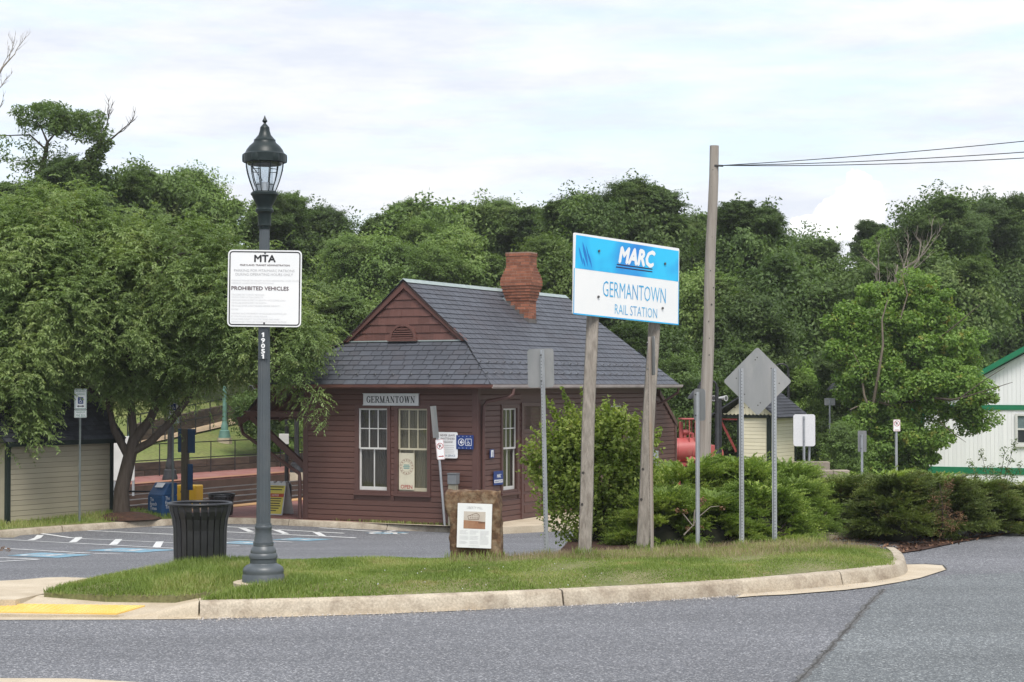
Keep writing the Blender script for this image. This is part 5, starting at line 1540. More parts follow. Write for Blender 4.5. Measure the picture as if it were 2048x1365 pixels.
b = MB(); b.box(-.128, .128, -.0132, -.0125, -.035, .165); b.build('photo_print', M['sepia'], pq)
b = MB(); b.add([(-.128, -.0136, -.035), (.128, -.0136, -.035), (.128, -.0136, .045), (.05, -.0136, .055), (-.128, -.0136, .062)], [(0, 1, 2, 3, 4)]); b.build('photo_ground', M['sepia_mid'], pq)
b = MB()
def ln(x0, z0, x1, z1, w_=.005): b.bar((x0, -.0139, z0), (x1, -.0139, z1), w_, .0004, (0, 1, 0))
ln(-.08, .11, .02, .148); ln(.02, .148, .055, .125); ln(-.08, .11, -.07, .07); ln(.055, .125, .05, .075); ln(-.07, .07, .05, .075)
for k in range(5): ln(-.05 + k * .022, .085, -.05 + k * .022, .10, .007); ln(-.05 + k * .022, .112, -.05 + k * .022, .122, .006)
for k in range(5): ln(.05 + k * .016, .03, .055 + k * .016, .05, .012)
b.build('photo_lines', M['sepia_dark'], pq)

# ================================================================== MARC SIGN
M['oldwood'] = mat('oldwood', (0.185, 0.165, 0.14), (0.28, 0.25, 0.215), scale=5, stretch=(6, 6, .35), rough=0.9, bump=.6, bscale=14, bstretch=(6, 6, .25), dirt=(0.085, 0.065, 0.05), dirt_amt=.55, dscale=4, objrand=.08)
M['polewood'] = mat('polewood', (0.265, 0.235, 0.20), (0.345, 0.31, 0.27), scale=4, stretch=(5, 5, .3), rough=0.9, bump=.6, bscale=10, bstretch=(6, 6, .2), dirt=(0.17, 0.14, 0.115), dirt_amt=.6, dscale=3)
M['marcblue'] = mat('marcblue', (0.010, 0.21, 0.62), (0.018, 0.50, 0.82), scale=.9, rough=0.3, spec=.5, detail=3, lo=.42, hi=.6)  # cyan patches put the reflective face's sheen into the blue colour
M['marctext'] = mat('marctext', (0.05, 0.42, 0.70), (0.03, 0.28, 0.58), scale=3, rough=.4)
M['marcedge'] = mat('marcedge', (0.02, 0.30, 0.66), (0.02, 0.45, 0.75), scale=2, rough=.4)
M['marcstain'] = mat('marcstain', (0.012, 0.20, 0.58), rough=.5)
M['navy'] = mat('navy', (0.02, 0.02, 0.07), rough=.5)
A_, B_ = at(1147.5, 547, 21.6), at(1358, 574, 23.0)
yaw = math.atan2(B_.y - A_.y, B_.x - A_.x); SWD = math.hypot(B_.x - A_.x, B_.y - A_.y)
ctr = (A_ + B_) / 2
TLc, TRc = at(1150, 465, 21.6), at(1362, 497, 23.0)
tilt = -math.atan2((TRc.z - TLc.z), SWD)
SHT = (at(1150, 465, 21.6).z - at(1145, 629, 21.6).z)
t = thing('station_sign', 'weathered blue and white MARC Germantown rail station sign on two wooden posts', 'sign', (ctr.x, ctr.y, 0), yaw)
Xs = Matrix.Translation((0, 0, ctr.z)) @ Matrix.Rotation(tilt + R(.0), 4, 'Y') @ Matrix.Rotation(R(-1.2), 4, 'X')
def sadd(o): o.matrix_local = Xs; return o
W2, H2 = SWD / 2, SHT / 2
sadd(panel('panel', SWD, SHT, M['signwhite'], t, r=.02, th=.02))
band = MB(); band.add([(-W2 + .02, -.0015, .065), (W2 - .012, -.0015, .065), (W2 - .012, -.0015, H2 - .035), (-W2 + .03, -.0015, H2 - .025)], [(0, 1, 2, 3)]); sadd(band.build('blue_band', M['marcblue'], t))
b = MB(); b.box(-W2, -W2 + .013, -.0017, -.0015, -H2, .065); b.box(W2 - .012, W2, -.0017, -.0015, -H2, .065); b.box(-W2 + .013, W2 - .012, -.0017, -.0015, -H2, -H2 + .016); sadd(b.build('edging', M['marcedge'], t))
V, F = text_mesh([('MARC', 0, 0, .205, .64, 'c', .045, .0)])
V = [(v[0] + v[2] * .22 + .145, v[1], v[2] + .208) for v in V]; sadd(flat('lettering', V, F, M['signwhite'], t, -.003))
b = MB()
for z, x0, x1 in ((.172, -.22, .46), (.138, -.235, .46)): b.add([(x0, -.003, z), (x1, -.003, z), (x1, -.003, z + .014), (x0 + .01, -.003, z + .014)], [(0, 1, 2, 3)])
sadd(b.build('underline', M['navy'], t))
sadd(put_text('lettering', [('GERMANTOWN', .13, -.235, .205, 1.19, 'c', -.010, 0), ('RAIL STATION', .16, -.435, .130, .80, 'c', -.012, 0)], M['marctext'], t, -.003))
b = MB()
for x0, z0, h_, w_ in ((-.93, .11, .22, .018), (-.84, .10, .30, .026), (-.77, .09, .17, .014), (-.89, .09, .12, .016), (-.81, .16, .2, .012)):
    n = 10
    pts = [(x0 + w_ * math.sin(math.pi * k / n) - (h_ * .35) * k / n + .1, z0 + h_ * k / n) for k in range(n + 1)] + [(x0 - w_ * math.sin(math.pi * k / n) - (h_ * .35) * k / n + .1, z0 + h_ * k / n) for k in range(n - 1, 0, -1)]
    b.add([(p[0], -.0025, p[1]) for p in pts], [tuple(range(len(pts)))])
sadd(b.build('stain', M['marcstain'], t))
for x, z in ((-.55, .31), (.70, .27), (-.55, -.25), (.66, -.30)):
    b = MB(); b.tube([(x, -.004, z), (x, -.016, z)], .016, 10); sadd(b.build('bolt', M['bolt'], t))
Minv = Matrix.Rotation(-yaw, 4, 'Z') @ Matrix.Translation((-ctr.x, -ctr.y, 0))
def wood_post(base, top, side, name='post', parent=None, Mi=None, m='oldwood', holes=()):
    b0, t0 = Vector(base), Vector(top)
    b = MB(); n = 14; bs = len(b.v)
    rot = R(20)
    oct_ = []
    for k in range(16):
        a = 2 * math.pi * k / 16 + rot
        # rounded square section
        c_, s__ = math.cos(a), math.sin(a); rr_ = side / 2 / max(abs(c_), abs(s__)) ** .75
        oct_.append((rr_ * c_, rr_ * s__))
    pts = []
    for i in range(n + 1):
        u = i / n; p = b0.lerp(t0, u); wv = Vector((.006 * math.sin(u * 9), .004 * math.cos(u * 7), 0))
        for x, y in oct_: pts.append(p + wv + Vector((x * (1.06 - .1 * u), y * (1.06 - .1 * u), 0)))
    if Mi is not None: pts = [Mi @ p for p in pts]
    f = []
    for i in range(n):
        for k in range(16): f.append((i * 16 + k, i * 16 + (k + 1) % 16, (i + 1) * 16 + (k + 1) % 16, (i + 1) * 16 + k))
    f.append(tuple(range(15, -1, -1))); f.append(tuple(n * 16 + k for k in range(16)))
    b.add(pts, f)
    o = b.build(name, M[m], parent, smooth=35)
    return o
bp1 = hit_z(1167.5, 1117, .05); tp1 = at(1187, 560, bp1.y + .0)
bp2 = hit_z(1283, 1102, .05); tp2 = at(1311, 590, bp2.y - .05)
back = Vector((-math.sin(yaw), math.cos(yaw), 0))
def sign_plane_y(p):   # keep posts just behind the panel
    q_ = Minv @ p; return q_.y
def behind(px_, py_, d_):
    lo, hi = 19.0, 27.0
    for _ in range(40):
        m_ = (lo + hi) / 2
        if sign_plane_y(at(px_, py_, m_)) > d_: hi = m_
        else: lo = m_
    return at(px_, py_, hi)
tp1 = behind(1187, 560, .17); tp2 = behind(1311, 590, .17)
for bp, tp_, hs_ in ((bp1, tp1, ((1113, 935), (1108, 1000))), (bp2, tp2, ((1285, 936), (1282, 998)))):
    bp.z = -.1
    po = wood_post(bp, tp_, .155, 'post', t, Minv)
    b = MB()
    for px_, py_ in ((0, 1.05), (0, .68)):
        u = (py_ - bp.z) / (tp_.z - bp.z); c_ = bp.lerp(tp_, u); b.disc(Minv @ (c_ + Vector((-.05, -.083, 0))), .017, nrm=(Minv.to_3x3() @ Vector((-.35, -1, 0))), n=10)
    b.build('bolt_hole', M['hole'], po)

# ================================================================== UTILITY POLE + WIRES
pb_ = at(1408, 940, 38.5); pt_ = at(1428.5, 292, 38.5)
gz = G(pb_.x, pb_.y)
d = (pt_ - pb_).normalized(); base = pb_ + d * ((gz - .2 - pb_.z) / d.z)
up = thing('utility_pole', 'tall bare wooden utility pole behind the junipers', 'utility pole', (base.x, base.y, gz))
b = MB(); n = 12; pts = [base.lerp(pt_, k / n) + Vector((.012 * math.sin(k * 1.3), .01 * math.cos(k * .9), 0)) - Vector((base.x, base.y, gz)) for k in range(n + 1)]
b.tube(pts, [.150 - .052 * k / n for k in range(n + 1)], 18); b.build('pole', M['polewood'], up, smooth=50)
b = MB()
rr2 = random.Random(2)
for k in range(16):
    u = .30 + .68 * k / 16; q_ = pts[0].lerp(pts[-1], u); a = -math.pi / 2 + rr2.uniform(-.7, .7); r_ = .153 - .052 * u
    b.disc(q_ + Vector((math.cos(a) * r_, math.sin(a) * r_, 0)), rr2.uniform(.010, .02), (math.cos(a), math.sin(a), 0), 8)
b.build('knot', M['hole'], up)
hk = at(1440, 331.5, 38.4)
b = MB(); b.tube([hk - Vector((.12, 0, 0)) - Vector((base.x, base.y, gz)), hk + Vector((.07, -.02, -.01)) - Vector((base.x, base.y, gz))], .022, 8); b.build('wire_hook', M['wire'], up)
for (px_, py_, sag, lab) in ((2700, 205, .12, 'uppermost of the three thin black wires at the utility pole'), (2700, 244, .15, 'middle of the three thin black wires at the utility pole'), (2700, 262, .18, 'lowest of the three thin black wires at the utility pole')):
    e_ = at(px_, py_, 31); b = MB()
    b.tube([hk.lerp(e_, k / 24) - Vector((0, 0, sag * 4 * (k / 24) * (1 - k / 24))) for k in range(25)], .009, 5)
    tag(b.build('power_wire', M['wire']), lab, 'wire', 'wires strung from the utility pole')

# ================================================================== SIGN POSTS SEEN FROM BEHIND
def u_post(root, base, top, w=.058, holes=True, m='galv', face=-1, parent_inv=None):
    """channel post with a row of punched holes; base/top in root-local coordinates"""
    base, top = Vector(base), Vector(top)
    d = (top - base); ln = d.length; d.normalize()
    ax = Vector((1, 0, 0)); ay = d.cross(ax) * -1
    pr = [(-w / 2, 0.0), (-w * .28, 0), (-w * .18, -.03), (w * .18, -.03), (w * .28, 0), (w / 2, 0), (w / 2, .005), (w * .24, .005), (w * .14, -.022), (-w * .14, -.022), (-w * .24, .005), (-w / 2, .005)]
    b = MB(); b.prism([base + ax * p[0] + Vector((0, p[1], 0)) for p in pr], d * ln); o = b.build('post', M[m], root)
    if holes:
        h = MB(); n = int(ln / .0254 / 1.6)
        for k in range(3, n): h.disc(base + d * (k * .0254 * 1.6) + Vector((0, -.031, 0)), .0065, n=6)
        h.build('hole', M['hole'], o, kind='stuff')
    return o
def back_sign(name, label, cat, base_px, base_z, Y, yaw_, panel_wh, pz_, postspec, m='alu_back', r=.04, group=None, px_off=0.0, front_m=None, lean=(0, 0)):
    bp = hit_z(base_px[0], base_px[1], base_z) if Y is None else at(base_px[0], base_px[1], Y)
    z0 = G(bp.x, bp.y) if Y is not None else base_z
    t = thing(name, label, cat, (bp.x, bp.y, z0), yaw_, group=group)
    t.rotation_euler = (lean[1], lean[0], yaw_)
    o = panel('panel', panel_wh[0], panel_wh[1], M[m], t, r=r, y=.012, th=.004, cx=px_off, cz=pz_)
    for (x, z1, hl, mm) in postspec: u_post(t, (x, 0, -.12), (x, 0, z1), holes=hl, m=mm)
    for z in (pz_ + panel_wh[1] * .33, pz_ - panel_wh[1] * .33):
        b = MB()
        for (x, z1, hl, mm) in postspec: b.tube([(x, -.032, min(z, z1 - .03)), (x, -.045, min(z, z1 - .03))], .010, 8)
        b.build('bolt', M['bolt'], t)
    return t
SGP = 'sign posts standing along the island'
back_sign('road_sign', 'blank grey sign back on a galvanised post before the station door', 'sign', (1091, 1109), .03, None, R(-28), (.36, .475), 2.275, [(.012, 2.50, True, 'galv')], group=SGP, px_off=-.02, lean=(R(-1.3), 0))
back_sign('road_sign', 'edge-on sign on a rusty post close to the right wooden sign post', 'sign', (1306, 1114), .03, None, R(-80), (.31, .47), 2.42, [(0, 2.65, True, 'rustpost')], group=SGP, lean=(0, R(.6)))
back_sign('road_sign', 'narrow grey sign back on a thin post beside the utility pole', 'sign', (1396, 1101), .03, None, R(-50), (.20, .40), 1.82, [(.0, 1.98, False, 'galv')], group=SGP, px_off=.02)
dpx = hit_z(1516.5, 1094, .03)
t = thing('diamond_sign', 'large blank grey diamond sign back on two perforated posts', 'sign', (dpx.x, dpx.y, .03), R(2))
Kd = 3600 / dpx.y
for px_, col_ in ((1483.5, 'galv'), (1549.5, 'galv')):
    x = (px_ - 1516.5) / Kd; u_post(t, (x, 0, -.12), (x, 0, (1094 - 735) / Kd - .02), w=.062)
hd = 69 / Kd
Pd = []
for k in range(4):
    a = k * math.pi / 2 + math.pi / 2
    cxd, czd = (hd - .05) * math.cos(a), (hd - .05) * math.sin(a)
    for j in range(5):
        aa = a - math.pi / 4 + j * math.pi / 8; Pd.append((cxd + .036 * math.cos(aa), czd + .036 * math.sin(aa)))
b = MB(); zc = (1094 - 764) / Kd; b.prism([(p[0], .012, p[1] + zc) for p in Pd], (0, .004, 0)); b.build('panel', M['alu_back'], t)
b = MB()
for px_, py_ in ((1516, 716), (1512, 721), (1474, 758), (1560, 768), (1490, 790), (1522, 807), (1517, 812), (1544, 738)): b.disc(((px_ - 1516.5) / Kd, .011, (1094 - py_) / Kd), .0085, n=8)
b.build('hole', M['hole'], t)
pz = at(1609, 861, 44.0)
t = back_sign('road_sign', 'pale white sign back on two posts in front of the cream kiosk', 'sign', (1609, 940), 0, 44.0, R(-3), (.53, .78), pz.z - G(pz.x, pz.y), [(-.01, pz.z - G(pz.x, pz.y) + .34, True, 'galv')], m='signpale', r=.06, group='sign posts beyond the junipers')
u_post(t, (.11, .35, -.1), (.14, .06, pz.z - G(pz.x, pz.y) - .1), holes=False)
pz = at(1726, 883, 40.0)
back_sign('road_sign', 'small grey sign back on a short post beyond the junipers', 'sign', (1724, 940), 0, 40.0, R(-42), (.22, .47), pz.z - G(pz.x, pz.y), [(0, pz.z - G(pz.x, pz.y) + .15, False, 'galv')], group='sign posts beyond the junipers', r=.02)
def no_parking(t, w_, h_, zc, arrow=True, y=-.034, cx=0.0):
    panel('panel', w_, h_, M['signwhite'], t, r=.03, y=y, th=.004, cz=zc, cx=cx)
    b = MB(); ring_frame(b, w_ - .012, h_ - .012, .025, .006, y - .001, cx, zc); rr_ = w_ * .40; z0 = zc + h_ * .16
    b.disc((cx, y - .0012, z0), rr_, n=24, r2=rr_ * .82); a = R(135)
    b.bar((cx + rr_ * .85 * math.cos(a), y - .0018, z0 + rr_ * .85 * math.sin(a)), (cx - rr_ * .85 * math.cos(a), y - .0018, z0 - rr_ * .85 * math.sin(a)), rr_ * .17, .0004, (0, 1, 0))
    if arrow:
        b.box(cx - w_ * .3, cx + w_ * .25, y - .0016, y - .001, zc - h_ * .36, zc - h_ * .32); b.add([(cx + w_ * .36, y - .0014, zc - h_ * .34), (cx + w_ * .2, y - .0014, zc - h_ * .29), (cx + w_ * .2, y - .0014, zc - h_ * .39)], [(0, 1, 2)])
    else: b.box(cx - w_ * .3, cx + w_ * .3, y - .0016, y - .001, zc - h_ * .40, zc - h_ * .36)
    b.build('symbol', M['signred'], t)
    V, F = text_mesh([('P', cx, z0 - rr_ * .52, rr_ * 1.05, rr_ * .62, 'c', .015, 0)]); flat('lettering', V, F, M['signblack'], t, y - .0015)
bp = at(1793, 960, 50.0)
t = thing('no_parking_sign', 'upright white no parking sign in front of the bushy tree', 'sign', (bp.x, bp.y, bp.z - .4), R(6))
u_post(t, (0, 0, 0), (0, 0, .4 + 118 * 50 / 3600), w=.07, holes=False); no_parking(t, .20, .33, .4 + 108.5 * 50 / 3600, arrow=False, y=-.05)
# leaning no-parking post before the station
bp = hit_z(889.5, 1052, ZP); tpn = at(865.5, 815, bp.y - .35)
t = thing('no_parking_sign', 'leaning no parking sign on a bent pipe post before the station windows', 'sign', bp, 0)
d = tpn - bp
t.rotation_euler = (0, math.atan2(d.x, d.z), 0)
Lp = d.length
b = MB(); b.tube([(0, 0, -.1), (.02, 0, Lp * .5), (0.02, 0, Lp * .70), (.0, 0, Lp)], .028, 10); b.build('post', M['galv'], t, smooth=50)
no_parking(t, .175, .44, Lp * .635, y=-.034, cx=.062)
b = MB(); b.prism([(-.07, .01, Lp * .735), (.06, -.10, Lp * .735), (.06, -.10, Lp * 1.0), (-.07, .01, Lp * 1.0)], (.003, .004, 0)); b.build('side_panel', M['alu_back'], t)
b = MB(); b.box(.10, .135, .0, .03, Lp * .60, Lp * .68); b.build('bracket', M['bolt'], t)

t = thing('utility_box', 'small grey utility box with a pipe on the far end of the station side wall', 'utility box', st(WID + .06, 9.55, ZF), RW)
b = MB(); b.box(-.16, .16, -.12, .0, .62, 1.30); b.build('housing', M['galv'], t, bevel=.012)
b = MB(); b.tube([(-.05, -.05, 1.30), (-.05, -.05, 2.1)], .03, 8); b.tube([(-.05, -.05, .62), (-.05, -.05, .0)], .03, 8); b.build('conduit', M['galv'], t)
t = thing('vent_pipe', 'thin white pipe fixed to the station side wall behind the shrub', 'pipe', st(WID + .06, 7.95, ZF), RW)
b = MB(); b.tube([(0, -.03, 0), (0, -.03, 1.9)], .03, 8); b.build('pipe', M['whitepaint'] if 'whitepaint' in M else M['signpale'], t)
b = MB(); b.lathe([(.07, 1.28), (.07, 1.33)], 10, (0, -.03, 0)); b.build('flange', M['signpale'], t)
pz = at(1660, 804, 60.0); gq = G(pz.x, pz.y)
back_sign('road_sign', 'small pale sign back high on a post left of the bushy tree', 'sign', (1660, 940), 0, 60.0, R(-20), (.36, .24), pz.z - gq, [(0, pz.z - gq + .1, False, 'galv')], group='sign posts beyond the junipers', r=.02)
# ================================================================== LEFT SIDE: shed, boxes, railings, lamps
M['vinyl'] = mat('vinyl', (0.31, 0.28, 0.205), (0.35, 0.315, 0.23), scale=1.2, stretch=(.4, 1, 4), rough=0.55, objrand=.05)
M['vinyl_cream'] = mat('vinyl_cream', (0.66, 0.61, 0.46), (0.70, 0.65, 0.50), scale=2, rough=0.55, objrand=.05)
M['darkgreen'] = mat('darkgreen', (0.007, 0.015, 0.012), (0.010, 0.019, 0.015), rough=.5)
M['shingle_dark'] = mat('shingle_dark', (0.045, 0.048, 0.058), (0.060, 0.062, 0.072), scale=8, rough=.85, objrand=.2, fine=.2, fscale=60)
M['blackrail'] = mat('blackrail', (0.015, 0.016, 0.018), rough=.5)
M['greenpaint'] = mat('greenpaint', (0.10, 0.20, 0.17), (0.13, 0.25, 0.21), scale=3, rough=.5)
M['bluebox'] = mat('bluebox', (0.014, 0.060, 0.155), (0.02, 0.075, 0.18), scale=2, rough=.4, dirt=(.04, .05, .07), dirt_amt=.4)
M['yellowbox'] = mat('yellowbox', (0.62, 0.36, 0.015), (0.68, 0.42, 0.03), scale=2, rough=.4)
M['whitepaint'] = mat('whitepaint', (0.68, 0.68, 0.66), (0.60, 0.60, 0.58), scale=2, rough=.5)
siding_prof = [(0, 0), (-.018, 0), (-.014, .10), (0, .112)]
nb = len(siding_prof); pb = MB(); pb.add([(x, y, z) for x in (0, 1) for y, z in siding_prof], [tuple(range(nb)), tuple(range(2 * nb - 1, nb - 1, -1))] + [(i, i + nb, (i + 1) % nb + nb, (i + 1) % nb) for i in range(nb)])
siding_me = pb.mesh('siding_board')
def siding(parent, x0, x1, z0, z1, ph, X, m):
    k = 0
    while z0 + (k + .5) * ph < z1:
        o = link('siding_board', siding_me, m, parent)
        h_ = min(ph, z1 - z0 - k * ph)
        o.matrix_local = X @ Matrix.Translation((x0, 0, z0 + k * ph)) @ Matrix.Diagonal((x1 - x0, 1, h_ / .112, 1)); k += 1
def shingle_roof(parent, X, run_, length, ph, wmean, seed, m):
    """rows of shingles: X maps x along eave, y up slope, z normal"""
    r_ = random.Random(seed); k = 0
    b = MB()
    while k * ph < run_ - .02:
        x = -r_.uniform(0, wmean)
        while x < length:
            w_ = wmean * r_.uniform(.8, 1.2); a, c = max(0, x), min(length, x + w_)
            if c - a > .02:
                y0 = k * ph - r_.uniform(0, .004); y1 = min(run_, (k + 1) * ph + .02)
                b.add([X @ Vector(p) for p in ((a, y0, .022), (c - .004, y0, .022), (c - .004, y1, .004), (a, y1, .004), (a, y0, .006), (c - .004, y0, .006))], [(0, 1, 2, 3), (0, 4, 5, 1)])
            x += w_
        k += 1
    o = b.build('shingles', m, parent); o['kind'] = 'stuff'
    return o
M['shingle_dark2'] = mat('shingle_dark2', (0.048, 0.052, 0.062), (0.034, 0.036, 0.044), scale=8, rough=.85, island=.25, fine=.2, fscale=60)
# local frame: x along +T (towards the far right end), -y faces the street
SH = Vector((-9.10, 41.05, -.80)); rzs = math.atan2(math.cos(R(32)), math.sin(R(32)))
shed = thing('shed', 'low cream sided shed with dark shingle roof under the left trees', 'shed', SH, rzs)
SL_, SW_, SHH = 3.12, 1.5, 1.68
b = MB(); b.box(-SL_, 0, 0.02, SW_, -.2, SHH); b.prism([(-.02, 0.02, SHH), (-.02, SW_, SHH), (-.02, SW_ / 2, SHH + .9)], (-SL_ + .04, 0, 0)); b.build('wall', M['vinyl'], shed)
siding(shed, -SL_ + .08, -.06, -.02, SHH, .112, Matrix.Translation((0, .02, 0)), M['vinyl'])
for x0 in (-SL_ - .02, -.08):
    b = MB(); b.box(x0, x0 + .10, -.02, .06, -.2, SHH); b.build('corner_post', M['darkgreen'], shed)
b = MB(); b.box(-SL_ - .2, .18, -.22, -.19, SHH - .10, SHH + .02); b.box(-SL_ - .2, .18, -.19, .0, SHH - .02, SHH); b.build('fascia', M['darkgreen'], shed)
rl = math.hypot(SW_ / 2 + .22, 1.05)
for sg_ in (0, 1):
    e_y = Vector((0, (SW_ / 2 + .22) / rl, 1.05 / rl)); e_x = Vector((1, 0, 0)); nz = e_x.cross(e_y)
    Xr = Matrix(((e_x.x, e_y.x, nz.x, -SL_ - .25), (e_x.y, e_y.y, nz.y, -.22), (e_x.z, e_y.z, nz.z, SHH), (0, 0, 0, 1)))
    if sg_: Xr = Matrix.Translation((-SL_ - .02, SW_, 0)) @ Matrix.Rotation(math.pi, 4, 'Z') @ Xr @ Matrix.Translation((0, 0, 0))
    b = MB(); b.box(0, SL_ + .45, 0, rl, -.03, .003); b.v = [tuple(Xr @ Vector(v)) for v in b.v]; b.build('roof_deck', M['shingle_dark2'], shed)
    shingle_roof(shed, Xr, rl, SL_ + .45, .135, .30, 3 + sg_, M['shingle_dark2'])

def hc_sign(label, base, top_z, yaw_, w_=.30, h_=.45, s=1.0):
    t = thing('accessible_parking_sign', label, 'sign', base, yaw_, group='accessible parking signs')
    b = MB(); b.box(-.022, .022, -.012, .012, -.1, top_z - base.z); b.build('post', mat('hcpost' + label[:4], (0.10, 0.12, 0.12), (0.14, 0.16, 0.15), rough=.6), t, bevel=.004)
    zc = top_z - base.z - h_ / 2; panel('panel', w_, h_, M['signwhite'], t, r=.02, y=-.018, th=.004, cz=zc)
    b = MB(); ring_frame(b, w_ - .02, h_ - .02, .02, .010, -.0192, 0, zc); b.build('border', M['signgreen'], t)
    put_text('lettering', [('RESERVED', 0, zc + .15, .045, w_ * .74, 'c', .0, 0), ('PARKING', 0, zc + .085, .045, w_ * .66, 'c', .0, 0)], M['signgreen'], t, -.0195)
    panel('blue_square', .13, .145, M['signblue'], t, r=.005, y=-.0197, th=.001, cz=zc - .03)
    b = MB(); wheelchair(b, .0, zc - .03, .055, -.0205); b.build('symbol', M['signwhite'], t)
    b = MB(); b.box(-.05, .05, -.0197, -.019, zc - .165, zc - .145)
    for sg_ in (-1, 1): b.add([(sg_ * .09, -.0196, zc - .155), (sg_ * .045, -.0196, zc - .13), (sg_ * .045, -.0196, zc - .18)], [(0, 1, 2)])
    b.build('arrow', M['signblack'], t)
    panel('lower_panel', w_, .17, M['signwhite'], t, r=.015, y=-.018, th=.004, cz=zc - h_ / 2 - .095)
    b = MB(); ring_frame(b, w_ - .02, .15, .012, .008, -.0192, 0, zc - h_ / 2 - .095); b.build('border', M['signgreen'], t)
    put_text('lettering', [('MAXIMUM', 0, zc - h_ / 2 - .085, .045, w_ * .7, 'c', .0, 0), ('FINE $250', 0, zc - h_ / 2 - .15, .045, w_ * .74, 'c', 0, 0)], M['signgreen'], t, -.0195)
    return t
p = hit_z(159, 1038, -.82); hc_sign('reserved accessible parking sign on a post before the cream shed', p, at(154, 778, p.y).z, R(42))
p = hit_z(345, 1034, -.90); hc_sign('reserved accessible parking sign partly hidden behind the tree limb', p, at(341, 792, p.y).z, R(42))
a_, c_ = hit_z(17, 1042, -.86), None
tpp = at(-14, 860, a_.y)
t = thing('leaning_post', 'bare grey post leaning left beside the cream shed', 'post', a_)
b = MB(); b.bar((0, 0, -.1), tuple(tpp - a_ + Vector((0, 0, .6))), .055, .045); b.build('post_body'.replace('post_body', 'post_shaft'), M['galv'], t)

# newspaper boxes
p = hit_z(325, 1034, ZP)
t = thing('newspaper_box', 'blue newspaper box lettered The Epoch Times on the platform', 'newspaper box', (p.x, p.y, ZP), R(-38))
b = MB(); b.box(-.26, .26, -.22, .22, .0, .50); b.prism([(-.26, -.22, .50), (-.26, .22, .50), (-.26, .22, .78), (-.26, .0, .78)], (.52, 0, 0)); b.build('cabinet', M['bluebox'], t, bevel=.02)
b = MB(); b.prism([(-.13, -.12, .675), (.13, -.12, .675), (.13, -.03, .772), (-.13, -.03, .772)], (0, -.006, .006)); b.build('card', M['signwhite'], t)
b = MB(); b.box(-.22, .22, -.235, -.222, .1, .46); b.build('door', M['bluebox'], t, bevel=.01)
put_text('lettering', [('The', -.15, .37, .085, .12, 'l', 0, 0), ('Epoch', -.15, .27, .085, .22, 'l', 0, 0), ('Times', -.15, .17, .085, .22, 'l', 0, 0)], M['signpale'], t, -.239)
o = put_text('lettering', [('The', -.14, .40, .085, .12, 'l', 0, 0), ('Epoch', -.14, .30, .085, .22, 'l', 0, 0), ('Times', -.14, .20, .085, .22, 'l', 0, 0)], M['signpale'], t, 0)
o.matrix_local = Matrix.Translation((.2615, .0, 0)) @ Matrix.Rotation(math.pi / 2, 4, 'Z')
p = hit_z(378, 1012, ZP)
t = thing('newspaper_box', 'bright yellow newspaper box behind the wooden sign post', 'newspaper box', (p.x, p.y, ZP), R(-15))
b = MB(); b.box(-.29, .29, -.22, .22, .12, .52); b.box(-.26, .26, -.2, .2, .0, .12); b.build('cabinet', M['yellowbox'], t, bevel=.03)
b = MB(); b.box(-.24, .24, -.235, -.221, .16, .46); b.build('door', M['yellowbox'], t, bevel=.01)
b = MB(); 
for k in range(7): b.box(-.12 + k * .035, -.095 + k * .035, -.2375, -.2365, .34, .385)
for k in range(7): b.box(-.12 + k * .035, -.095 + k * .035, -.2375, -.2365, .34, .385)
b.build('print', M['signmaroon'], t)
p = hit_z(370, 1026, ZP); tz = at(369, 858, p.y).z
t = thing('information_post', 'weathered wooden post carrying dark blue boards on the platform', 'sign post', p, R(-30))
b = MB(); b.box(-.08, .08, -.06, .06, 0, tz - ZP); b.build('post', mat('greenwood', (0.10, 0.09, 0.06), (0.14, 0.12, 0.09), scale=5, stretch=(5, 5, .4), rough=.9), t, bevel=.01)
for x0, z0, z1, w_ in ((-.20, at(0, 905, p.y).z - ZP, tz - ZP, .11), (.10, at(0, 906, p.y).z - ZP, tz - ZP, .2), (.10, at(0, 980, p.y).z - ZP, at(0, 928, p.y).z - ZP, .14)):
    b = MB(); b.box(x0, x0 + w_, -.035, .0, z0, z1); b.build('board', M['bluebox'], t, bevel=.006)
# black handrail beside the blue box
p0, p1 = hit_z(222, 1030, ZP), hit_z(309, 1030, ZP)
t = thing('handrail', 'black metal handrail between the shed and the blue newspaper box', 'handrail', p0)
dv = p1 - p0
b = MB(); b.bar((0, 0, .54), tuple(dv + Vector((0, 0, .54))), .045, .04); b.build('top_rail', M['blackrail'], t)
b = MB(); b.bar((0, 0, .13), tuple(dv + Vector((0, 0, .13))), .04, .03); b.build('lower_rail', M['blackrail'], t)
for q_ in (Vector((0, 0, 0)), dv): b = MB(); b.bar(tuple(q_), tuple(q_ + Vector((0, 0, .55))), .045, .045, (0, 1, 0)); b.build('upright', M['blackrail'], t)
# white display board behind the trunk
p = hit_z(248, 992, -.92)
t = thing('display_board', 'white display board back standing behind the tree trunk', 'display board', p, R(-12))
b = MB(); b.box(-.30, .30, -.03, .03, at(0, 962, p.y).z - p.z, at(0, 873, p.y).z - p.z); b.build('board', M['whitepaint'], t, bevel=.01)
for x in (-.27, .27): b = MB(); b.box(x - .03, x + .03, -.02, .02, 0, .4); b.build('leg', M['galv'], t)
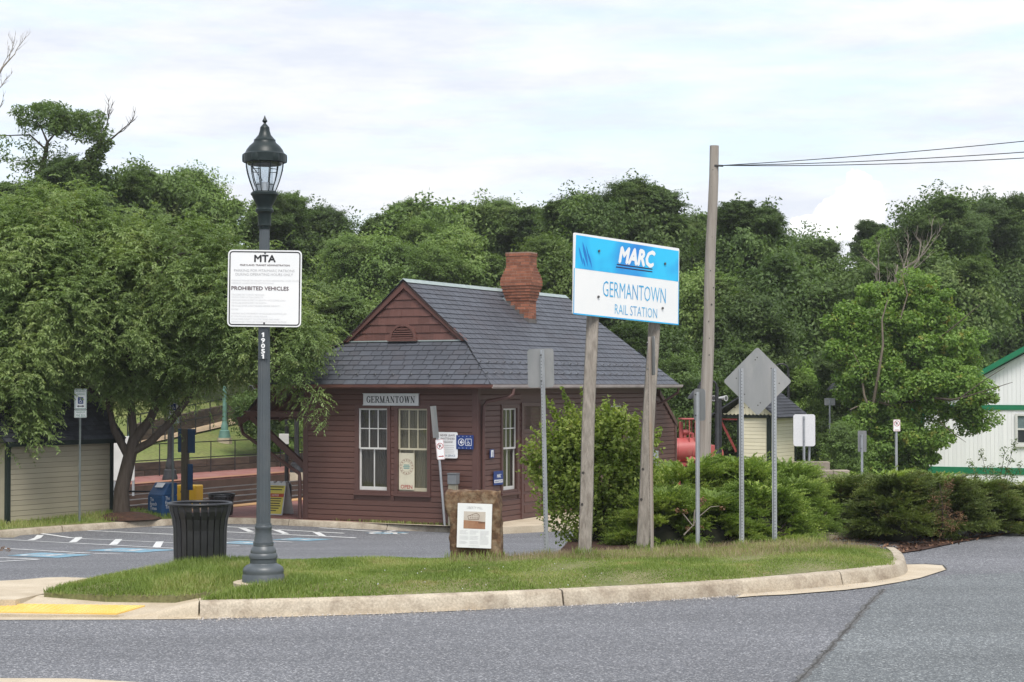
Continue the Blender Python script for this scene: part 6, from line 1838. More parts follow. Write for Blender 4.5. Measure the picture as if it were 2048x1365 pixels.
# A-frame notice
p = hit_z(557, 1029, ZP)
M['noticeyellow'] = mat('noticeyellow', (0.72, 0.62, 0.10), (0.70, 0.58, 0.13), rough=.6)
t = thing('sandwich_board', 'yellow and white folding notice board on the brick platform by the station', 'sandwich board', p, R(-24))
H_ = at(0, 966, p.y).z - ZP
for sg_ in (-1, 1):
    b = MB(); b.prism([(-.26, sg_ * .24, 0), (.26, sg_ * .24, 0), (.24, sg_ * .03, H_), (-.24, sg_ * .03, H_)], (0, sg_ * .025, 0)); b.build('board', M['whitepaint'], t, bevel=.01)
for x in (-.15, .02, .17): b = MB(); b.box(x - .05, x + .05, -.05, .05, H_ - .03, H_ + .035); b.build('handle', M['whitepaint'], t, bevel=.01)
fy = lambda z: -(.24 - .21 * z / H_) - .031
def face(x0, x1, z0, z1, e=0): return [(x0, fy(z0) - e, z0), (x1, fy(z0) - e, z0), (x1, fy(z1) - e, z1), (x0, fy(z1) - e, z1)]
b = MB(); b.add(face(-.23, .23, .03, H_ - .06), [(0, 1, 2, 3)]); b.build('notice_sheet', M['noticeyellow'], t)
b = MB(); b.add(face(-.23, .23, H_ * .56, H_ * .67, .002), [(0, 1, 2, 3)]); b.build('red_band', mat('redband', (.55, .10, .04), rough=.6), t)
V, F = text_mesh([('NOTICE', 0, H_ * .59, .04, .18, 'c', .03, 0)]); V = [(v[0], fy(v[2]) - .004, v[2]) for v in V]; flat('lettering', V, F, M['signwhite'], t)
b = MB()
for k in range(8):
    z = H_ * (.86 - .085 * k) if k < 2 else H_ * (.50 - .075 * (k - 2)); w_ = (.19, .16, .18, .17, .15, .18, .14, .08)[k]
    b.add(face(-w_, w_, z, z + .022, .002), [(0, 1, 2, 3)])
b.build('small_print', M['signblack'], t, kind='stuff')

# railings ----------------------------------------------------------
def railing(name, label, pts, h, n_per, rails=(1.0, .5), m='blackrail', r=.03):
    t = thing(name, label, 'railing', pts[0])
    o0 = Vector(pts[0])
    for i in range(len(pts) - 1):
        a, c = Vector(pts[i]) - o0, Vector(pts[i + 1]) - o0
        for rr_ in rails: b = MB(); b.bar(tuple(a + Vector((0, 0, h * rr_))), tuple(c + Vector((0, 0, h * rr_))), r * 1.3, r); b.build('rail', M[m], t)
        n = n_per
        for k in range(n + (i == len(pts) - 2)):
            q_ = a.lerp(c, k / n); b = MB(); b.bar(tuple(q_ - Vector((0, 0, .1))), tuple(q_ + Vector((0, 0, h))), r, r, (0, 1, 0)); b.build('upright', M[m], t)
    return t
r0, r1 = st(-12.9, -2, -.75), st(-12.9, 22, -.75)
railing('railing', 'black railing along the back of the far platform', [r0, r1], 1.0, 18)
pathpts = [hit(x, y) for x, y in ((255, 899), (330, 882), (420, 862), (520, 838), (600, 820))]
pathb = [hit(x, y) for x, y in ((255, 891), (330, 873), (420, 851), (520, 825), (600, 806))]
ribbon_ground('hill_path', pathpts, pathb, M['stone_path'], 0.05, n=5)
railing('railing', 'black railing climbing beside the tan hillside path', [Vector((p.x, p.y, G(p.x, p.y))) for p in pathpts], 1.15, 3, r=.04)
# timber retaining wall behind the path
t = thing('retaining_wall', 'stepped dark timber retaining wall behind the hillside path', 'retaining wall', pathb[0])
rt_r = random.Random(4)
for i in range(len(pathb) - 1):
    a, c = pathb[i] + Vector((0, .5, 0)), pathb[i + 1] + Vector((0, .5, 0))
    for k in range(4):
        for h in range(3):
            q0, q1 = a.lerp(c, k / 4), a.lerp(c, (k + 1) / 4 - .01)
            z0 = G(q0.x, q0.y) + h * .24 - .02
            b = MB(); b.bar((q0.x - t.location.x, q0.y - t.location.y + h * .06, z0 + .1 - t.location.z), (q1.x - t.location.x, q1.y - t.location.y + h * .06, z0 + .1 + (G(q1.x, q1.y) - G(q0.x, q0.y)) * .6 - t.location.z), .2, .225); b.build('timber', M['timber'], t)
t = thing('retaining_wall', 'low timber retaining wall at the foot of the grassy bank', 'retaining wall', st(-13.3, -1, -.8))
Xw = Matrix.Rotation(-YAW, 4, 'Z')
for k in range(9):
    for h in range(2):
        b = MB(); b.box(-.12, .1, k * 2.4 + (h % 2) * .8, k * 2.4 + 2.37 + (h % 2) * .8, h * .24, h * .24 + .225, Xw); b.build('timber', M['timber'], t)
# far lamps
def far_lamp(label, base, H, m, rb=.2, glob=True, foot=None):
    t = thing('street_lamp', label, 'street lamp', base, group='lamp posts along the railway')
    s = H / 4.8
    b = MB(); b.lathe([(rb * 1.15, -.1), (rb * 1.15, .08 * s), (rb, .16 * s), (rb * .95, .30 * s), (rb * .7, .34 * s), (rb * .68, .50 * s), (rb * .5, .62 * s), (rb * .42, .75 * s), (rb * .45, .80 * s), (.075, .82 * s)], 18); b.build('base', M[m], t, smooth=40)
    b = MB(); b.lathe([(.085, .8 * s), (.062, 3.55 * s), (.08, 3.57 * s), (.08, 3.7 * s), (.15, 3.85 * s), (.15, 3.9 * s)], 14); b.build('shaft', M[m], t, smooth=40)
    if glob:
        b = MB(); b.lathe([(.12, 3.9 * s), (.20, 4.15 * s), (.22, 4.3 * s)], 14); b.build('globe', M['lampglass'], t, smooth=60)
        b = MB(); b.lathe([(.24, 4.3 * s), (.24, 4.38 * s), (.16, 4.52 * s), (.07, 4.62 * s), (.02, 4.8 * s)], 14); b.build('dome', M[m], t, smooth=50)
    if foot: b = MB(); b.lathe([(rb * 1.5, -.5), (rb * 1.4, 0)], 8); b.build('plinth', M['concrete'], t)
    return t
p = hit(449, 884); far_lamp('green painted lamp post on a concrete plinth on the grassy bank', Vector((p.x, p.y, G(p.x, p.y) + .15)), 4.3, 'greenpaint', foot=1)
p = st(-12.5, 2.2, -.75); q_ = hit_z(340, 960, -.75); far_lamp('black lamp post on the far platform left of the blue boards', q_, 4.6, 'canblack', foot=1)
q_ = hit_z(593, 945, -.75); far_lamp('black lamp post on the far platform beside the station corner', q_, 4.6, 'canblack', foot=1)
q_ = at(1272, 940, 62); far_lamp('lamp whose pale pointed cap shows above the far end of the station roof', Vector((q_.x, q_.y, G(q_.x, q_.y))), at(1272, 697, 62).z - G(q_.x, q_.y), 'whitepaint')
p = hit(262, 900); M['silver'] = mat('silver', (.55, .55, .54), (.42, .42, .42), scale=6, rough=.5)
t = far_lamp('lamp with a pale white wrapped globe among the left tree branches', Vector((p.x, p.y, G(p.x, p.y))), 3.7, 'greenpaint', glob=False)
zt = at(268, 752, p.y).z - G(p.x, p.y)
b = MB(); b.lathe([(.12, zt - .9), (.3, zt - .62), (.33, zt - .42), (.2, zt - .25), (.08, zt - .2), (.13, zt - .08), (.05, zt)], 14); b.build('globe', M['silver'], t, smooth=60)
# platform post with white bin-like sign, loudspeaker
p = hit_z(573, 1010, -.92)
t = thing('platform_post', 'black platform post with small white sign seen under the station canopy', 'post', p)
b = MB(); b.lathe([(.13, 0), (.13, .5), (.10, .55), (.055, .6), (.05, at(0, 838, p.y).z - ZP)], 12); b.build('post', M['canblack'], t, smooth=40)
b = MB(); b.box(-.19, .06, -.06, -.03, at(0, 889, p.y).z - ZP, at(0, 868, p.y).z - ZP); b.build('white_sign', M['whitepaint'], t, bevel=.01)
p = at(506, 776, 43.2)
t = thing('loudspeaker', 'pale horn loudspeaker on the platform left of the station eave', 'loudspeaker', (p.x, p.y, ZP))
b = MB(); b.tube([(.16, .12, 0), (.16, .12, p.z - ZP - .02)], .03, 8); b.build('pole', M['canblack'], t)
def horn(t, c, d, r=.075, m='silver'):
    c, d = Vector(c), Vector(d).normalized(); b = MB()
    b.tube([c + d * .12, c + d * .10, c, c - d * .06, c - d * .12], [r, r * .92, r * .6, r * .55, r * .4], 14, cap=True); b.build('horn', M[m], t, smooth=50)
    b = MB(); b.disc(c + d * .122, r * .72, tuple(d), 14); b.build('horn_mouth', M['bolt'], t)
horn(t, (0, -.02, p.z - ZP), (-.35, -1, -.05))

# ================================================================== RIGHT SIDE: engine, kiosk, white building
M['red'] = mat('red', (0.36, 0.062, 0.062), (0.42, 0.10, 0.092), scale=3, rough=.5, dirt=(.34, .14, .11), dirt_amt=.55, dscale=2.5)
p = at(1392, 925, 52.0)
eng = thing('boiler_wagon', 'old red painted boiler with pipes and a ladder frame beside the station', 'boiler', (p.x, p.y, p.z), R(6))
k_ = 52.0 / FPX
b = MB(); b.tube([(-62 * k_, 0, 22 * k_), (-60 * k_, 0, 22 * k_), (-20 * k_, 0, 24 * k_), (15 * k_, 0, 24 * k_)], [.30, .36, .37, .37], 26); b.build('boiler', M['red'], eng, smooth=50)
for x in (-40, -12): b = MB(); b.tube([(x * k_, 0, 22 * k_ - .0), (x * k_ + .03, 0, 22 * k_)], [.385, .385], 26); b.build('boiler_band', M['red'], eng, smooth=50)
b = MB(); b.box(-34 * k_, -27 * k_, -.06, .06, 44 * k_, 81 * k_); b.build('smoke_stack', M['red'], eng, bevel=.01)
b = MB(); b.box(-32 * k_, 12 * k_, -.3, .3, 85.5 * k_, 88 * k_); b.build('roof', M['red'], eng, bevel=.005)
for x in (-17, -5, 10): b = MB(); b.box((x - 1) * k_, (x + 1) * k_, -.28, -.24, 30 * k_, 86 * k_); b.box((x - 1) * k_, (x + 1) * k_, .24, .28, 30 * k_, 86 * k_); b.build('pillar', M['red'], eng)
b = MB(); b.tube([(-23 * k_, -.05, 44 * k_), (-23 * k_, -.05, 58 * k_), (-19 * k_, -.05, 62 * k_), (-14 * k_, -.05, 58 * k_), (-8 * k_, -.05, 57 * k_), (-8 * k_, -.05, 44 * k_)], .05, 10); b.tube([(-27 * k_, -.05, 60 * k_), (-18 * k_, -.05, 60 * k_)], .085, 12); b.build('steam_pipe', M['red'], eng, smooth=50)
b = MB(); b.tube([(-22 * k_, -.45, 2 * k_), (-16 * k_, -.45, 9 * k_), (-8 * k_, -.45, 6 * k_), (8 * k_, -.45, 4 * k_)], .07, 8); b.build('feed_pipe', M['red'], eng, smooth=50)
b = MB()
for x in (8, 15): b.box((x - .8) * k_, (x + .8) * k_, -.46, -.42, -.1, 88 * k_)
b.build('ladder_rail', M['red'], eng)
for z in range(4, 86, 9): b = MB(); b.box(8 * k_, 15 * k_, -.455, -.425, z * k_, (z + 2.5) * k_); b.build('rung', M['red'], eng)
for x in (-45, 5): b = MB(); b.box((x - 9) * k_, (x + 9) * k_, -.3, .3, -1.0, 6 * k_); b.build('cradle', M['red'], eng)
b = MB(); b.tube([(35 * k_, -.3, 18 * k_), (35 * k_, .3, 18 * k_)], .24, 20); b.build('drum', M['red'], eng, smooth=50)
b = MB(); b.box(-60 * k_, 45 * k_, -.35, .35, -.1, .0); b.build('chassis', M['red'], eng)
p = at(1440, 940, 50.0); zt = at(1440, 799, 50).z
t = thing('loudspeaker', 'twin white horn loudspeakers on a black post right of the utility pole', 'loudspeaker', p)
b = MB(); b.box(-.05, .05, -.05, .05, -1, zt - p.z); b.build('pole', M['canblack'], t)
horn(t, (-.10, -.02, zt - p.z + .03), (-.7, -.7, 0), .085); horn(t, (.08, -.02, zt - p.z + .03), (.7, -.75, 0), .085)
p = at(1432, 940, 49); zt = at(1432, 780, 49).z
def gooseneck(label, px_, pyb, Y, ptop, side, shade_px, m='canblack'):
    base = at(px_, pyb, Y); z0 = G(base.x, base.y); t = thing('street_lamp', label, 'street lamp', (base.x, base.y, z0), group='gooseneck lamps beyond the station')
    H = at(px_, ptop, Y).z - z0; rr_ = .24
    b = MB(); b.lathe([(.14, -.1), (.13, .5), (.06, .6), (.05, H - .3)], 12)
    b.build('post', M[m], t, smooth=40)
    b = MB(); b.tube([(0, 0, H - .35)] + [(side * rr_ * (1 - math.cos(a)), 0, H - .3 + rr_ * math.sin(a) * .8) for a in np.linspace(0, math.pi * .95, 9)], .028, 8); b.build('arm', M[m], t, smooth=60)
    b = MB(); c_ = (side * rr_ * 2, 0, H - .62); b.lathe([(.33, .0), (.30, .06), (.18, .2), (.06, .26), (.04, .36), (.0, .38)], 18, c_); b.build('shade', M[m], t, smooth=40)
    return t
gooseneck('dark gooseneck lamp whose shade peeps out left of the utility pole', 1434, 930, 49, 752, -1, 0)
gooseneck('dark gooseneck lamp curving above the kiosk roof', 1577, 930, 62, 722, -1, 0)
gooseneck('dark gooseneck lamp standing among the branches of the bushy tree', 1700, 930, 62, 745, -1, 0)
# kiosk
kp = at(1538, 925, 56.0); KZ = kp.z - .25
ki = thing('kiosk', 'small cream sided kiosk with scalloped gable and dark shingle roof', 'kiosk', (kp.x, kp.y, KZ), -R(29))
kk = 56.0 / FPX
KW, KL = 1.02, 2.3; EH = .25 + 96 * kk - .02 + .0; RH = .25 + 124 * kk + .25
b = MB(); b.box(-KW, 0, .02, KL, -.3, EH); b.build('wall', M['vinyl_cream'], ki)
siding(ki, -KW + .06, -.06, -.05, EH - .02, .115, Matrix.Translation((0, .02, 0)), M['vinyl_cream'])
siding(ki, .08, KL - .06, -.05, EH - .02, .115, Matrix.Translation((-.001, 0, 0)) @ Matrix.Rotation(math.pi / 2, 4, 'Z'), M['vinyl_cream'])
for x0, y0 in ((-KW - .04, -.02), (-.07, -.02), (-.07, KL - .08)): b = MB(); b.box(x0, x0 + .12, y0, y0 + .12, -.3, EH); b.build('corner_post', M['darkgreen'], ki)
b = MB(); b.box(-1.70, .02, -.05, .02, EH - .10, EH); b.build('beam', M['darkgreen'], ki)
# gable of scalloped boards, ridge runs along y; roof overhangs to the left as a porch
gx0, gx1, gxm = -1.95, .42, -.62
for k in range(14):
    x0_ = -1.62 + k * .126; x1_ = x0_ + .120
    zt_ = lambda x: RH - .10 - abs(x - gxm) * (RH - EH + .08) / (gx1 - gxm)
    z0_ = EH - .0
    if max(zt_(x0_), zt_(x1_)) < z0_ + .03: continue
    xm_ = (x0_ + x1_) / 2
    pts = [(x0_, z0_ + .03), (x0_ + .03, z0_ + .005), (xm_, z0_ - .015), (x1_ - .03, z0_ + .005), (x1_, z0_ + .03), (x1_, max(zt_(x1_), z0_ + .04)), (x0_, max(zt_(x0_), z0_ + .04))]
    b = MB(); b.prism([(q[0], -.09, q[1]) for q in pts], (0, .03, 0)); b.build('scalloped_board', M['vinyl_cream'], ki)
b = MB()
for k in range(11): b.disc((-1.40 + k * .155, -.093, EH + .22), .022, n=8)
b.build('hole', M['hole'], ki, kind='stuff')
for (xa, sg_) in ((gx1, -1), (gx0, 1)):
    run_ = abs(xa - gxm); rise = RH - EH + .10; rl = math.hypot(run_, rise)
    e_x = Vector((0, 1, 0)) * (1 if sg_ < 0 else -1); e_y = Vector((sg_ * run_ / rl, 0, rise / rl)); nz = e_x.cross(e_y)
    o3 = Vector((xa, -.30 if sg_ < 0 else KL + .25, EH - .08))
    Xr = Matrix(((e_x.x, e_y.x, nz.x, o3.x), (e_x.y, e_y.y, nz.y, o3.y), (e_x.z, e_y.z, nz.z, o3.z), (0, 0, 0, 1)))
    b = MB(); b.box(0, KL + .55, 0, rl, -.04, .003); b.v = [tuple(Xr @ Vector(v)) for v in b.v]; b.build('roof_deck', M['shingle_dark2'], ki)
    shingle_roof(ki, Xr, rl, KL + .55, .15, .34, 8 + sg_, M['shingle_dark2'])
M['rust_red'] = mat('rust_red', (.25, .045, .04), rough=.6)
b = MB(); b.bar((-1.66, -.0, EH - .15), (-KW - .02, 0, EH - .15), .05, .05); b.bar((-1.6, 0, EH - .2), (-KW - .06, 0, .55), .05, .06); b.build('porch_brace', M['rust_red'], ki)
b = MB(); b.box(-1.72, -1.62, -.05, .05, -.3, EH); b.build('porch_post', M['rust_red'], ki)
# concrete planter blocks behind the hedge
M['oldconc'] = mat('oldconc', (0.21, 0.175, 0.135), (0.29, 0.25, 0.20), scale=3, rough=.9, objrand=.1)
for (x0, x1, ytop_, Y, lab) in ((1538, 1660, 924, 44, 'long dark concrete planter wall below the cream kiosk'), (1612, 1700, 941, 40, 'low pale concrete planter wall behind the hedge by the white sign back')):
    a, c = at(x0, ytop_, Y), at(x1, ytop_, Y)
    t = thing('planter_wall', lab, 'planter', (a.x, a.y, G(a.x, a.y)))
    h_ = a.z - t.location.z; w_ = c.x - a.x
    for u0, u1 in ((0, .62), (.625, 1)): b = MB(); b.box(w_ * u0, w_ * u1, 0, .3, -.1, h_); b.build('block', M['oldconc'], t, bevel=.02)
# low black rail beside the kiosk
railing('railing', 'low black railing between the loudspeaker post and the kiosk', [at(1446, 928, 51) + Vector((0, 0, -.35)), at(1500, 928, 55) + Vector((0, 0, -.35))], .55, 3, r=.03)
# white building
wb0 = at(1845, 955, 70.0); BZ = wb0.z
wbd = thing('white_building', 'long white single storey building with green trim and vertical siding', 'building', (wb0.x, wb0.y, BZ), -R(25))
M['whiteclad'] = mat('whiteclad', (0.86, 0.86, 0.87), (0.82, 0.83, 0.84), scale=1.5, stretch=(3, 3, .3), rough=.55, objrand=.03)
M['trimgreen'] = mat('trimgreen', (0.010, 0.165, 0.075), (0.015, 0.19, 0.09), scale=2, rough=.5)
kb = 70.0 / FPX
BW, BL = 9.0, 16.0; WH = 137 * kb; RHb = WH + 8.9 * .5 * .56 * 1.0
b = MB(); b.box(0, BW, .05, BL, -.3, WH); b.build('wall', M['whiteclad'], wbd)
b = MB(); b.prism([(0, .06, WH), (BW, .06, WH), (BW / 2, .06, RHb - .06)], (0, .2, 0)); b.build('gable', M['whiteclad'], wbd)
def clad(x0, x1, z0, zt_f, y):
    n = int((x1 - x0) / .305); 
    for k in range(n):
        a, c = x0 + (x1 - x0) * k / n + .003, x0 + (x1 - x0) * (k + 1) / n - .003
        for a2, c2 in ((a, (a + c) / 2 - .003), ((a + c) / 2 + .003, c)):
            b = MB(); b.prism([(a2, y, z0), (c2, y, z0), (c2, y, zt_f(c2)), (a2, y, zt_f(a2))], (0, .03, 0)); b.build('siding_board', M['whiteclad'], wbd)
wx0, wx1 = 3.62, 4.55
wz0, wz1 = 72 * kb, 124 * kb
clad(.05, wx0 - .08, 22 * kb, lambda x: WH - .05, .03); clad(wx1 + .08, BW - .05, 22 * kb, lambda x: WH - .05, .03)
clad(wx0 - .08, wx1 + .08, 22 * kb, lambda x: wz0 - .12, .03)
clad(.3, BW - .3, WH + .16, lambda x: max(WH + .17, RHb - .10 - abs(x - BW / 2) * (RHb - WH) / (BW / 2)), .03)
b = MB(); b.box(-.03, BW + .03, -.01, .04, WH - .03, WH + .15); b.build('green_band', M['trimgreen'], wbd)
b = MB(); b.box(-.03, BW + .03, -.01, .04, 9 * kb, 22 * kb); b.build('green_band', M['trimgreen'], wbd)
b = MB(); b.box(-.04, .07, -.012, .05, 0, WH); b.build('corner_board', M['trimgreen'], wbd)
b = MB(); b.box(0, BW, .02, .05, -.3, 9 * kb); b.build('skirting', M['whiteclad'], wbd)
for sg_ in (0, 1):
    xa = -.35 if sg_ == 0 else BW + .35; za = WH - .35 * (RHb - WH) / (BW / 2)
    b = MB(); b.prism([(xa, -.30, za), (BW / 2, -.30, RHb), (BW / 2, -.30, RHb + .22), (xa, -.30, za + .2)], (0, BL + .5, 0)); b.build('roof', M['trimgreen'], wbd)
wn = thing('window', None, None); wn.parent = wbd
b = MB(); t_ = .09
b.box(wx0 - t_, wx0, -.03, .06, wz0 - .1, wz1 + t_); b.box(wx1, wx1 + t_, -.03, .06, wz0 - .1, wz1 + t_); b.box(wx0, wx1, -.03, .06, wz1, wz1 + t_); b.box(wx0 - .14, wx1 + .14, -.05, .06, wz0 - .17, wz0 - .1); b.box(wx0, wx1, -.02, .06, wz0 - .1, wz0); b.box(wx0, wx1, -.0, .05, (wz0 + wz1) / 2 - .035, (wz0 + wz1) / 2 + .035); b.build('frame', M['whitepaint'], wn)
M['darkpane'] = mat('darkpane', (.035, .04, .045), (.05, .055, .06), rough=.08, spec=.8)
b = MB(); b.box(wx0, wx1, .025, .035, wz0, (wz0 + wz1) / 2 - .035); b.build('pane', M['darkpane'], wn)
b = MB(); b.box(wx0, wx1, .020, .030, (wz0 + wz1) / 2 + .035, wz1); b.build('pane', mat('palepane', (.14, .19, .20), (.18, .23, .24), rough=.1, spec=.8), wn)
# ================================================================== VEGETATION
M['bark'] = mat('bark', (0.055, 0.042, 0.032), (0.085, 0.068, 0.055), scale=5, stretch=(4, 4, .6), rough=.95, bump=.8, bscale=9, bstretch=(5, 5, .5))
M['bark_pale'] = mat('bark_pale', (0.19, 0.155, 0.12), (0.13, 0.105, 0.085), scale=5, stretch=(4, 4, .6), rough=.95)
M['bark_dead'] = mat('bark_dead', (0.30, 0.26, 0.22), (0.22, 0.19, 0.16), scale=5, rough=.95)
M['leaf_dark'] = leafmat('leaf_dark', (0.053, 0.089, 0.027), (0.090, 0.145, 0.041), (0.148, 0.214, 0.063), trans=.36, warm=(.09, .10, .03), warm_amt=.4)
M['leaf_mid'] = leafmat('leaf_mid', (0.081, 0.129, 0.037), (0.137, 0.210, 0.057), (0.223, 0.300, 0.088), trans=.32, warm=(.14, .12, .04), warm_amt=.35)
M['leaf_light'] = leafmat('leaf_light', (0.104, 0.168, 0.041), (0.178, 0.278, 0.061), (0.283, 0.381, 0.102), trans=.36)
M['leaf_maple'] = leafmat('leaf_maple', (0.091, 0.156, 0.038), (0.165, 0.275, 0.057), (0.271, 0.387, 0.090), scale=.9, trans=.38, warm=(.36, .24, .05), warm_amt=.55)
M['leaf_locust'] = leafmat('leaf_locust', (0.095, 0.143, 0.053), (0.167, 0.233, 0.085), (0.300, 0.364, 0.152), scale=.8, trans=.38, warm=(.22, .18, .07), warm_amt=.30)
M['leaf_juniper'] = leafmat('leaf_juniper', (0.099, 0.159, 0.034), (0.203, 0.297, 0.058), (0.420, 0.486, 0.113), scale=1.6, trans=.22, warm=(.13, .14, .05), warm_amt=.3, objrand=.12)
M['leaf_juniper_dark'] = leafmat('leaf_juniper_dark', (0.061, 0.083, 0.032), (0.119, 0.159, 0.042), (0.217, 0.253, 0.067), scale=1.6, trans=.2, warm=(.16, .085, .04), warm_amt=.5, objrand=.15)
M['leaf_rust'] = leafmat('leaf_rust', (.10, .055, .03), (.17, .092, .05), (.23, .135, .075), scale=2, trans=.2)
M['leaf_shrub'] = leafmat('leaf_shrub', (0.08, 0.125, 0.025), (0.22, 0.295, 0.055), (0.42, 0.47, 0.13), scale=2.2, trans=.38, warm=(.36, .34, .12), warm_amt=.55, objrand=0)
M['leaf_ivy'] = M['leaf_mid']

def unit(v): return v / (np.linalg.norm(v, axis=1, keepdims=True) + 1e-9)
def leaf_quads(p, nrm, ln, wd, g, droop=.0):
    """kite-shaped leaves: centre p, normal nrm; returns v,f"""
    n = len(p); r_ = unit(g.normal(0, 1, (n, 3))); r_[:, 2] -= droop
    t = unit(np.cross(nrm, r_)); b_ = np.cross(nrm, t)
    L_ = ln * g.uniform(.65, 1.3, n)[:, None]; W_ = wd * g.uniform(.65, 1.3, n)[:, None]
    fold = nrm * W_ * .35
    v = np.concatenate([p - t * L_, p + b_ * W_ + fold - t * L_ * .15, p + t * L_, p - b_ * W_ + fold - t * L_ * .15])
    i = np.arange(n); return v, np.stack([i, i + n, i + 2 * n, i + 3 * n], 1)
def crown_mesh(name, seed, n_cl=85, per=380, leaf=.045, cl_r=(.17, .33), flat_=.75, power=.5, layers=None):
    g = np.random.default_rng(seed)
    d = unit(g.normal(0, 1, (n_cl, 3)))
    rad = g.uniform(.35, 1.0, n_cl) ** power * .80
    c = d * rad[:, None]
    c += g.normal(0, .05, c.shape)
    c *= g.uniform(.82, 1.14, n_cl)[:, None]
    # lopsided outline
    for _ in range(5):
        k = unit(g.normal(0, 1, (1, 3)))[0]; a = g.uniform(-.22, .26)
        c *= (1 + a * np.clip((unit(c) @ k), 0, 1) ** 3)[:, None]
    cr = g.uniform(cl_r[0], cl_r[1], n_cl)
    per = int(per * 1.22); idx = np.repeat(np.arange(n_cl), per)
    q = g.normal(0, .56, (len(idx), 3))
    lng = np.linalg.norm(q, axis=1, keepdims=True); q = q / lng * np.minimum(lng, 1.3)
    # each clump is stretched along its own outward spray
    sd = unit(unit(c) + g.normal(0, .5, c.shape) + np.array([0, 0, .12]))
    al = (q * sd[idx]).sum(1, keepdims=True)
    q = q * .9 + sd[idx] * al * 1.25
    off = q * cr[idx][:, None]
    off[:, 2] *= flat_
    p = c[idx] + off
    ex_ = unit(g.normal(0, 1, (int(len(p) * .12), 3))) * (g.uniform(0, 1, int(len(p) * .12)) ** .5)[:, None] * .85
    p = np.concatenate([p, ex_]); q = np.concatenate([q, unit(ex_)])
    nrm = unit(unit(q) * .7 + np.array([0, 0, .6]) + g.normal(0, .6, p.shape))
    v, f = leaf_quads(p, nrm, leaf, leaf * .52, g, .3)
    me = fast_mesh(name, v, f)
    return me, c
def trunk_mesh(name, centers, seed, r0=.04, n_b=18):
    """limbs running from the crown's heart to its leaf clumps"""
    g = random.Random(seed); b = MB()
    cs = list(centers); g.shuffle(cs)
    for c in cs[:n_b]:
        e = Vector(c) * .9; s_ = Vector((0, 0, -.55 + g.uniform(0, .5))); m_ = s_.lerp(e, .5) + Vector((0, 0, -.05))
        b.tube([s_, m_, e], [r0, r0 * .6, r0 * .15], 5)
    return b.mesh(name, smooth=60)
CR = []
for k, kw in enumerate((dict(n_cl=150, per=250), dict(n_cl=130, per=290, cl_r=(.16, .32)), dict(n_cl=190, per=200, cl_r=(.11, .24)), dict(n_cl=170, per=225, flat_=.5), dict(n_cl=160, per=240, leaf=.040, flat_=.55), dict(n_cl=110, per=230, cl_r=(.12, .25), flat_=.45))):
    me, c = crown_mesh('crown', 40 + k, **kw)
    CR.append((me, trunk_mesh('trunk', c, 60 + k)))
def tree(label, px, ytop, Y, hw, m='leaf_mid', var=0, ybot=None, group='trees of the wood behind the railway', cat='tree', name='broadleaf_tree', rot=None, bark='bark', squash=1.0):
    """px/ytop: crown centre column and top in the photograph, Y: distance, hw: half width in photo pixels"""
    top = at(px, ytop, Y); rx = hw * Y / FPX
    gz_ = G(top.x, top.y)
    zb_ = at(px, ybot, Y).z if ybot else gz_ + .12 * (top.z - gz_)
    rz_ = (top.z - zb_) / 2 / 1.02
    t = thing(name, label, cat, (top.x, top.y, gz_), group=group)
    me, tm = CR[var]
    rr3 = random.Random(int(px * 7 + ytop))
    n_l = max(1, min(4, int(round(rz_ / (rx * 1.02) + .15))))
    hz = min(rz_, rx * 1.15)
    ztop_ = top.z - gz_; zlow_ = zb_ - gz_
    for k in range(n_l):
        u = 0 if n_l == 1 else k / (n_l - 1)
        zc_ = (ztop_ - hz) + ((zlow_ + hz) - (ztop_ - hz)) * u
        f_ = 1.0 if k == 0 else rr3.uniform(.98, 1.2)
        me_, tm_ = CR[(var + k * 2) % len(CR)] if k else CR[var]
        o = link('crown', me_, M[m], t)
        o.location = (0 if k == 0 else rr3.uniform(-.25, .25) * rx, 0 if k == 0 else rr3.uniform(-.6, .1) * rx, zc_)
        o.scale = (rx * f_, rx * .95 * f_, hz); o.rotation_euler = (rr3.uniform(-.15, .15), rr3.uniform(-.15, .15), rr3.uniform(0, 6.28))
        if k == 0:
            o2 = link('branches', tm_, M[bark], t); o2.location = o.location; o2.scale = o.scale; o2.rotation_euler = o.rotation_euler
            zt0 = zc_
    for k in range(5):      # smaller limbs of leaves breaking the dome of the crown
        me_ = CR[(2, 5, 4)[k % 3]][0]; a_ = rr3.uniform(0, 6.28); f_ = rr3.uniform(.26, .46); e_ = rr3.uniform(.25, 1.0)
        o = link('crown', me_, M[m], t); hr_ = rx * math.sqrt(max(0, 1 - e_ ** 2)) * .9
        o.location = (math.cos(a_) * hr_, math.sin(a_) * hr_, ztop_ - hz + hz * e_ * .86); o.scale = (rx * f_ * 1.25, rx * f_ * 1.25, hz * f_ * .8)
        o.rotation_euler = (rr3.uniform(-.3, .3), rr3.uniform(-.3, .3), rr3.uniform(0, 6.28))
    b = MB(); r0_ = max(.08, .055 * rx)
    b.tube([(0, 0, -.3), (.06 * rx, 0, zt0 * .4), (0, .04 * rx, zt0)], [r0_ * 1.4, r0_, r0_ * .7], 8); b.build('trunk', M[bark], t, smooth=60)
    return t
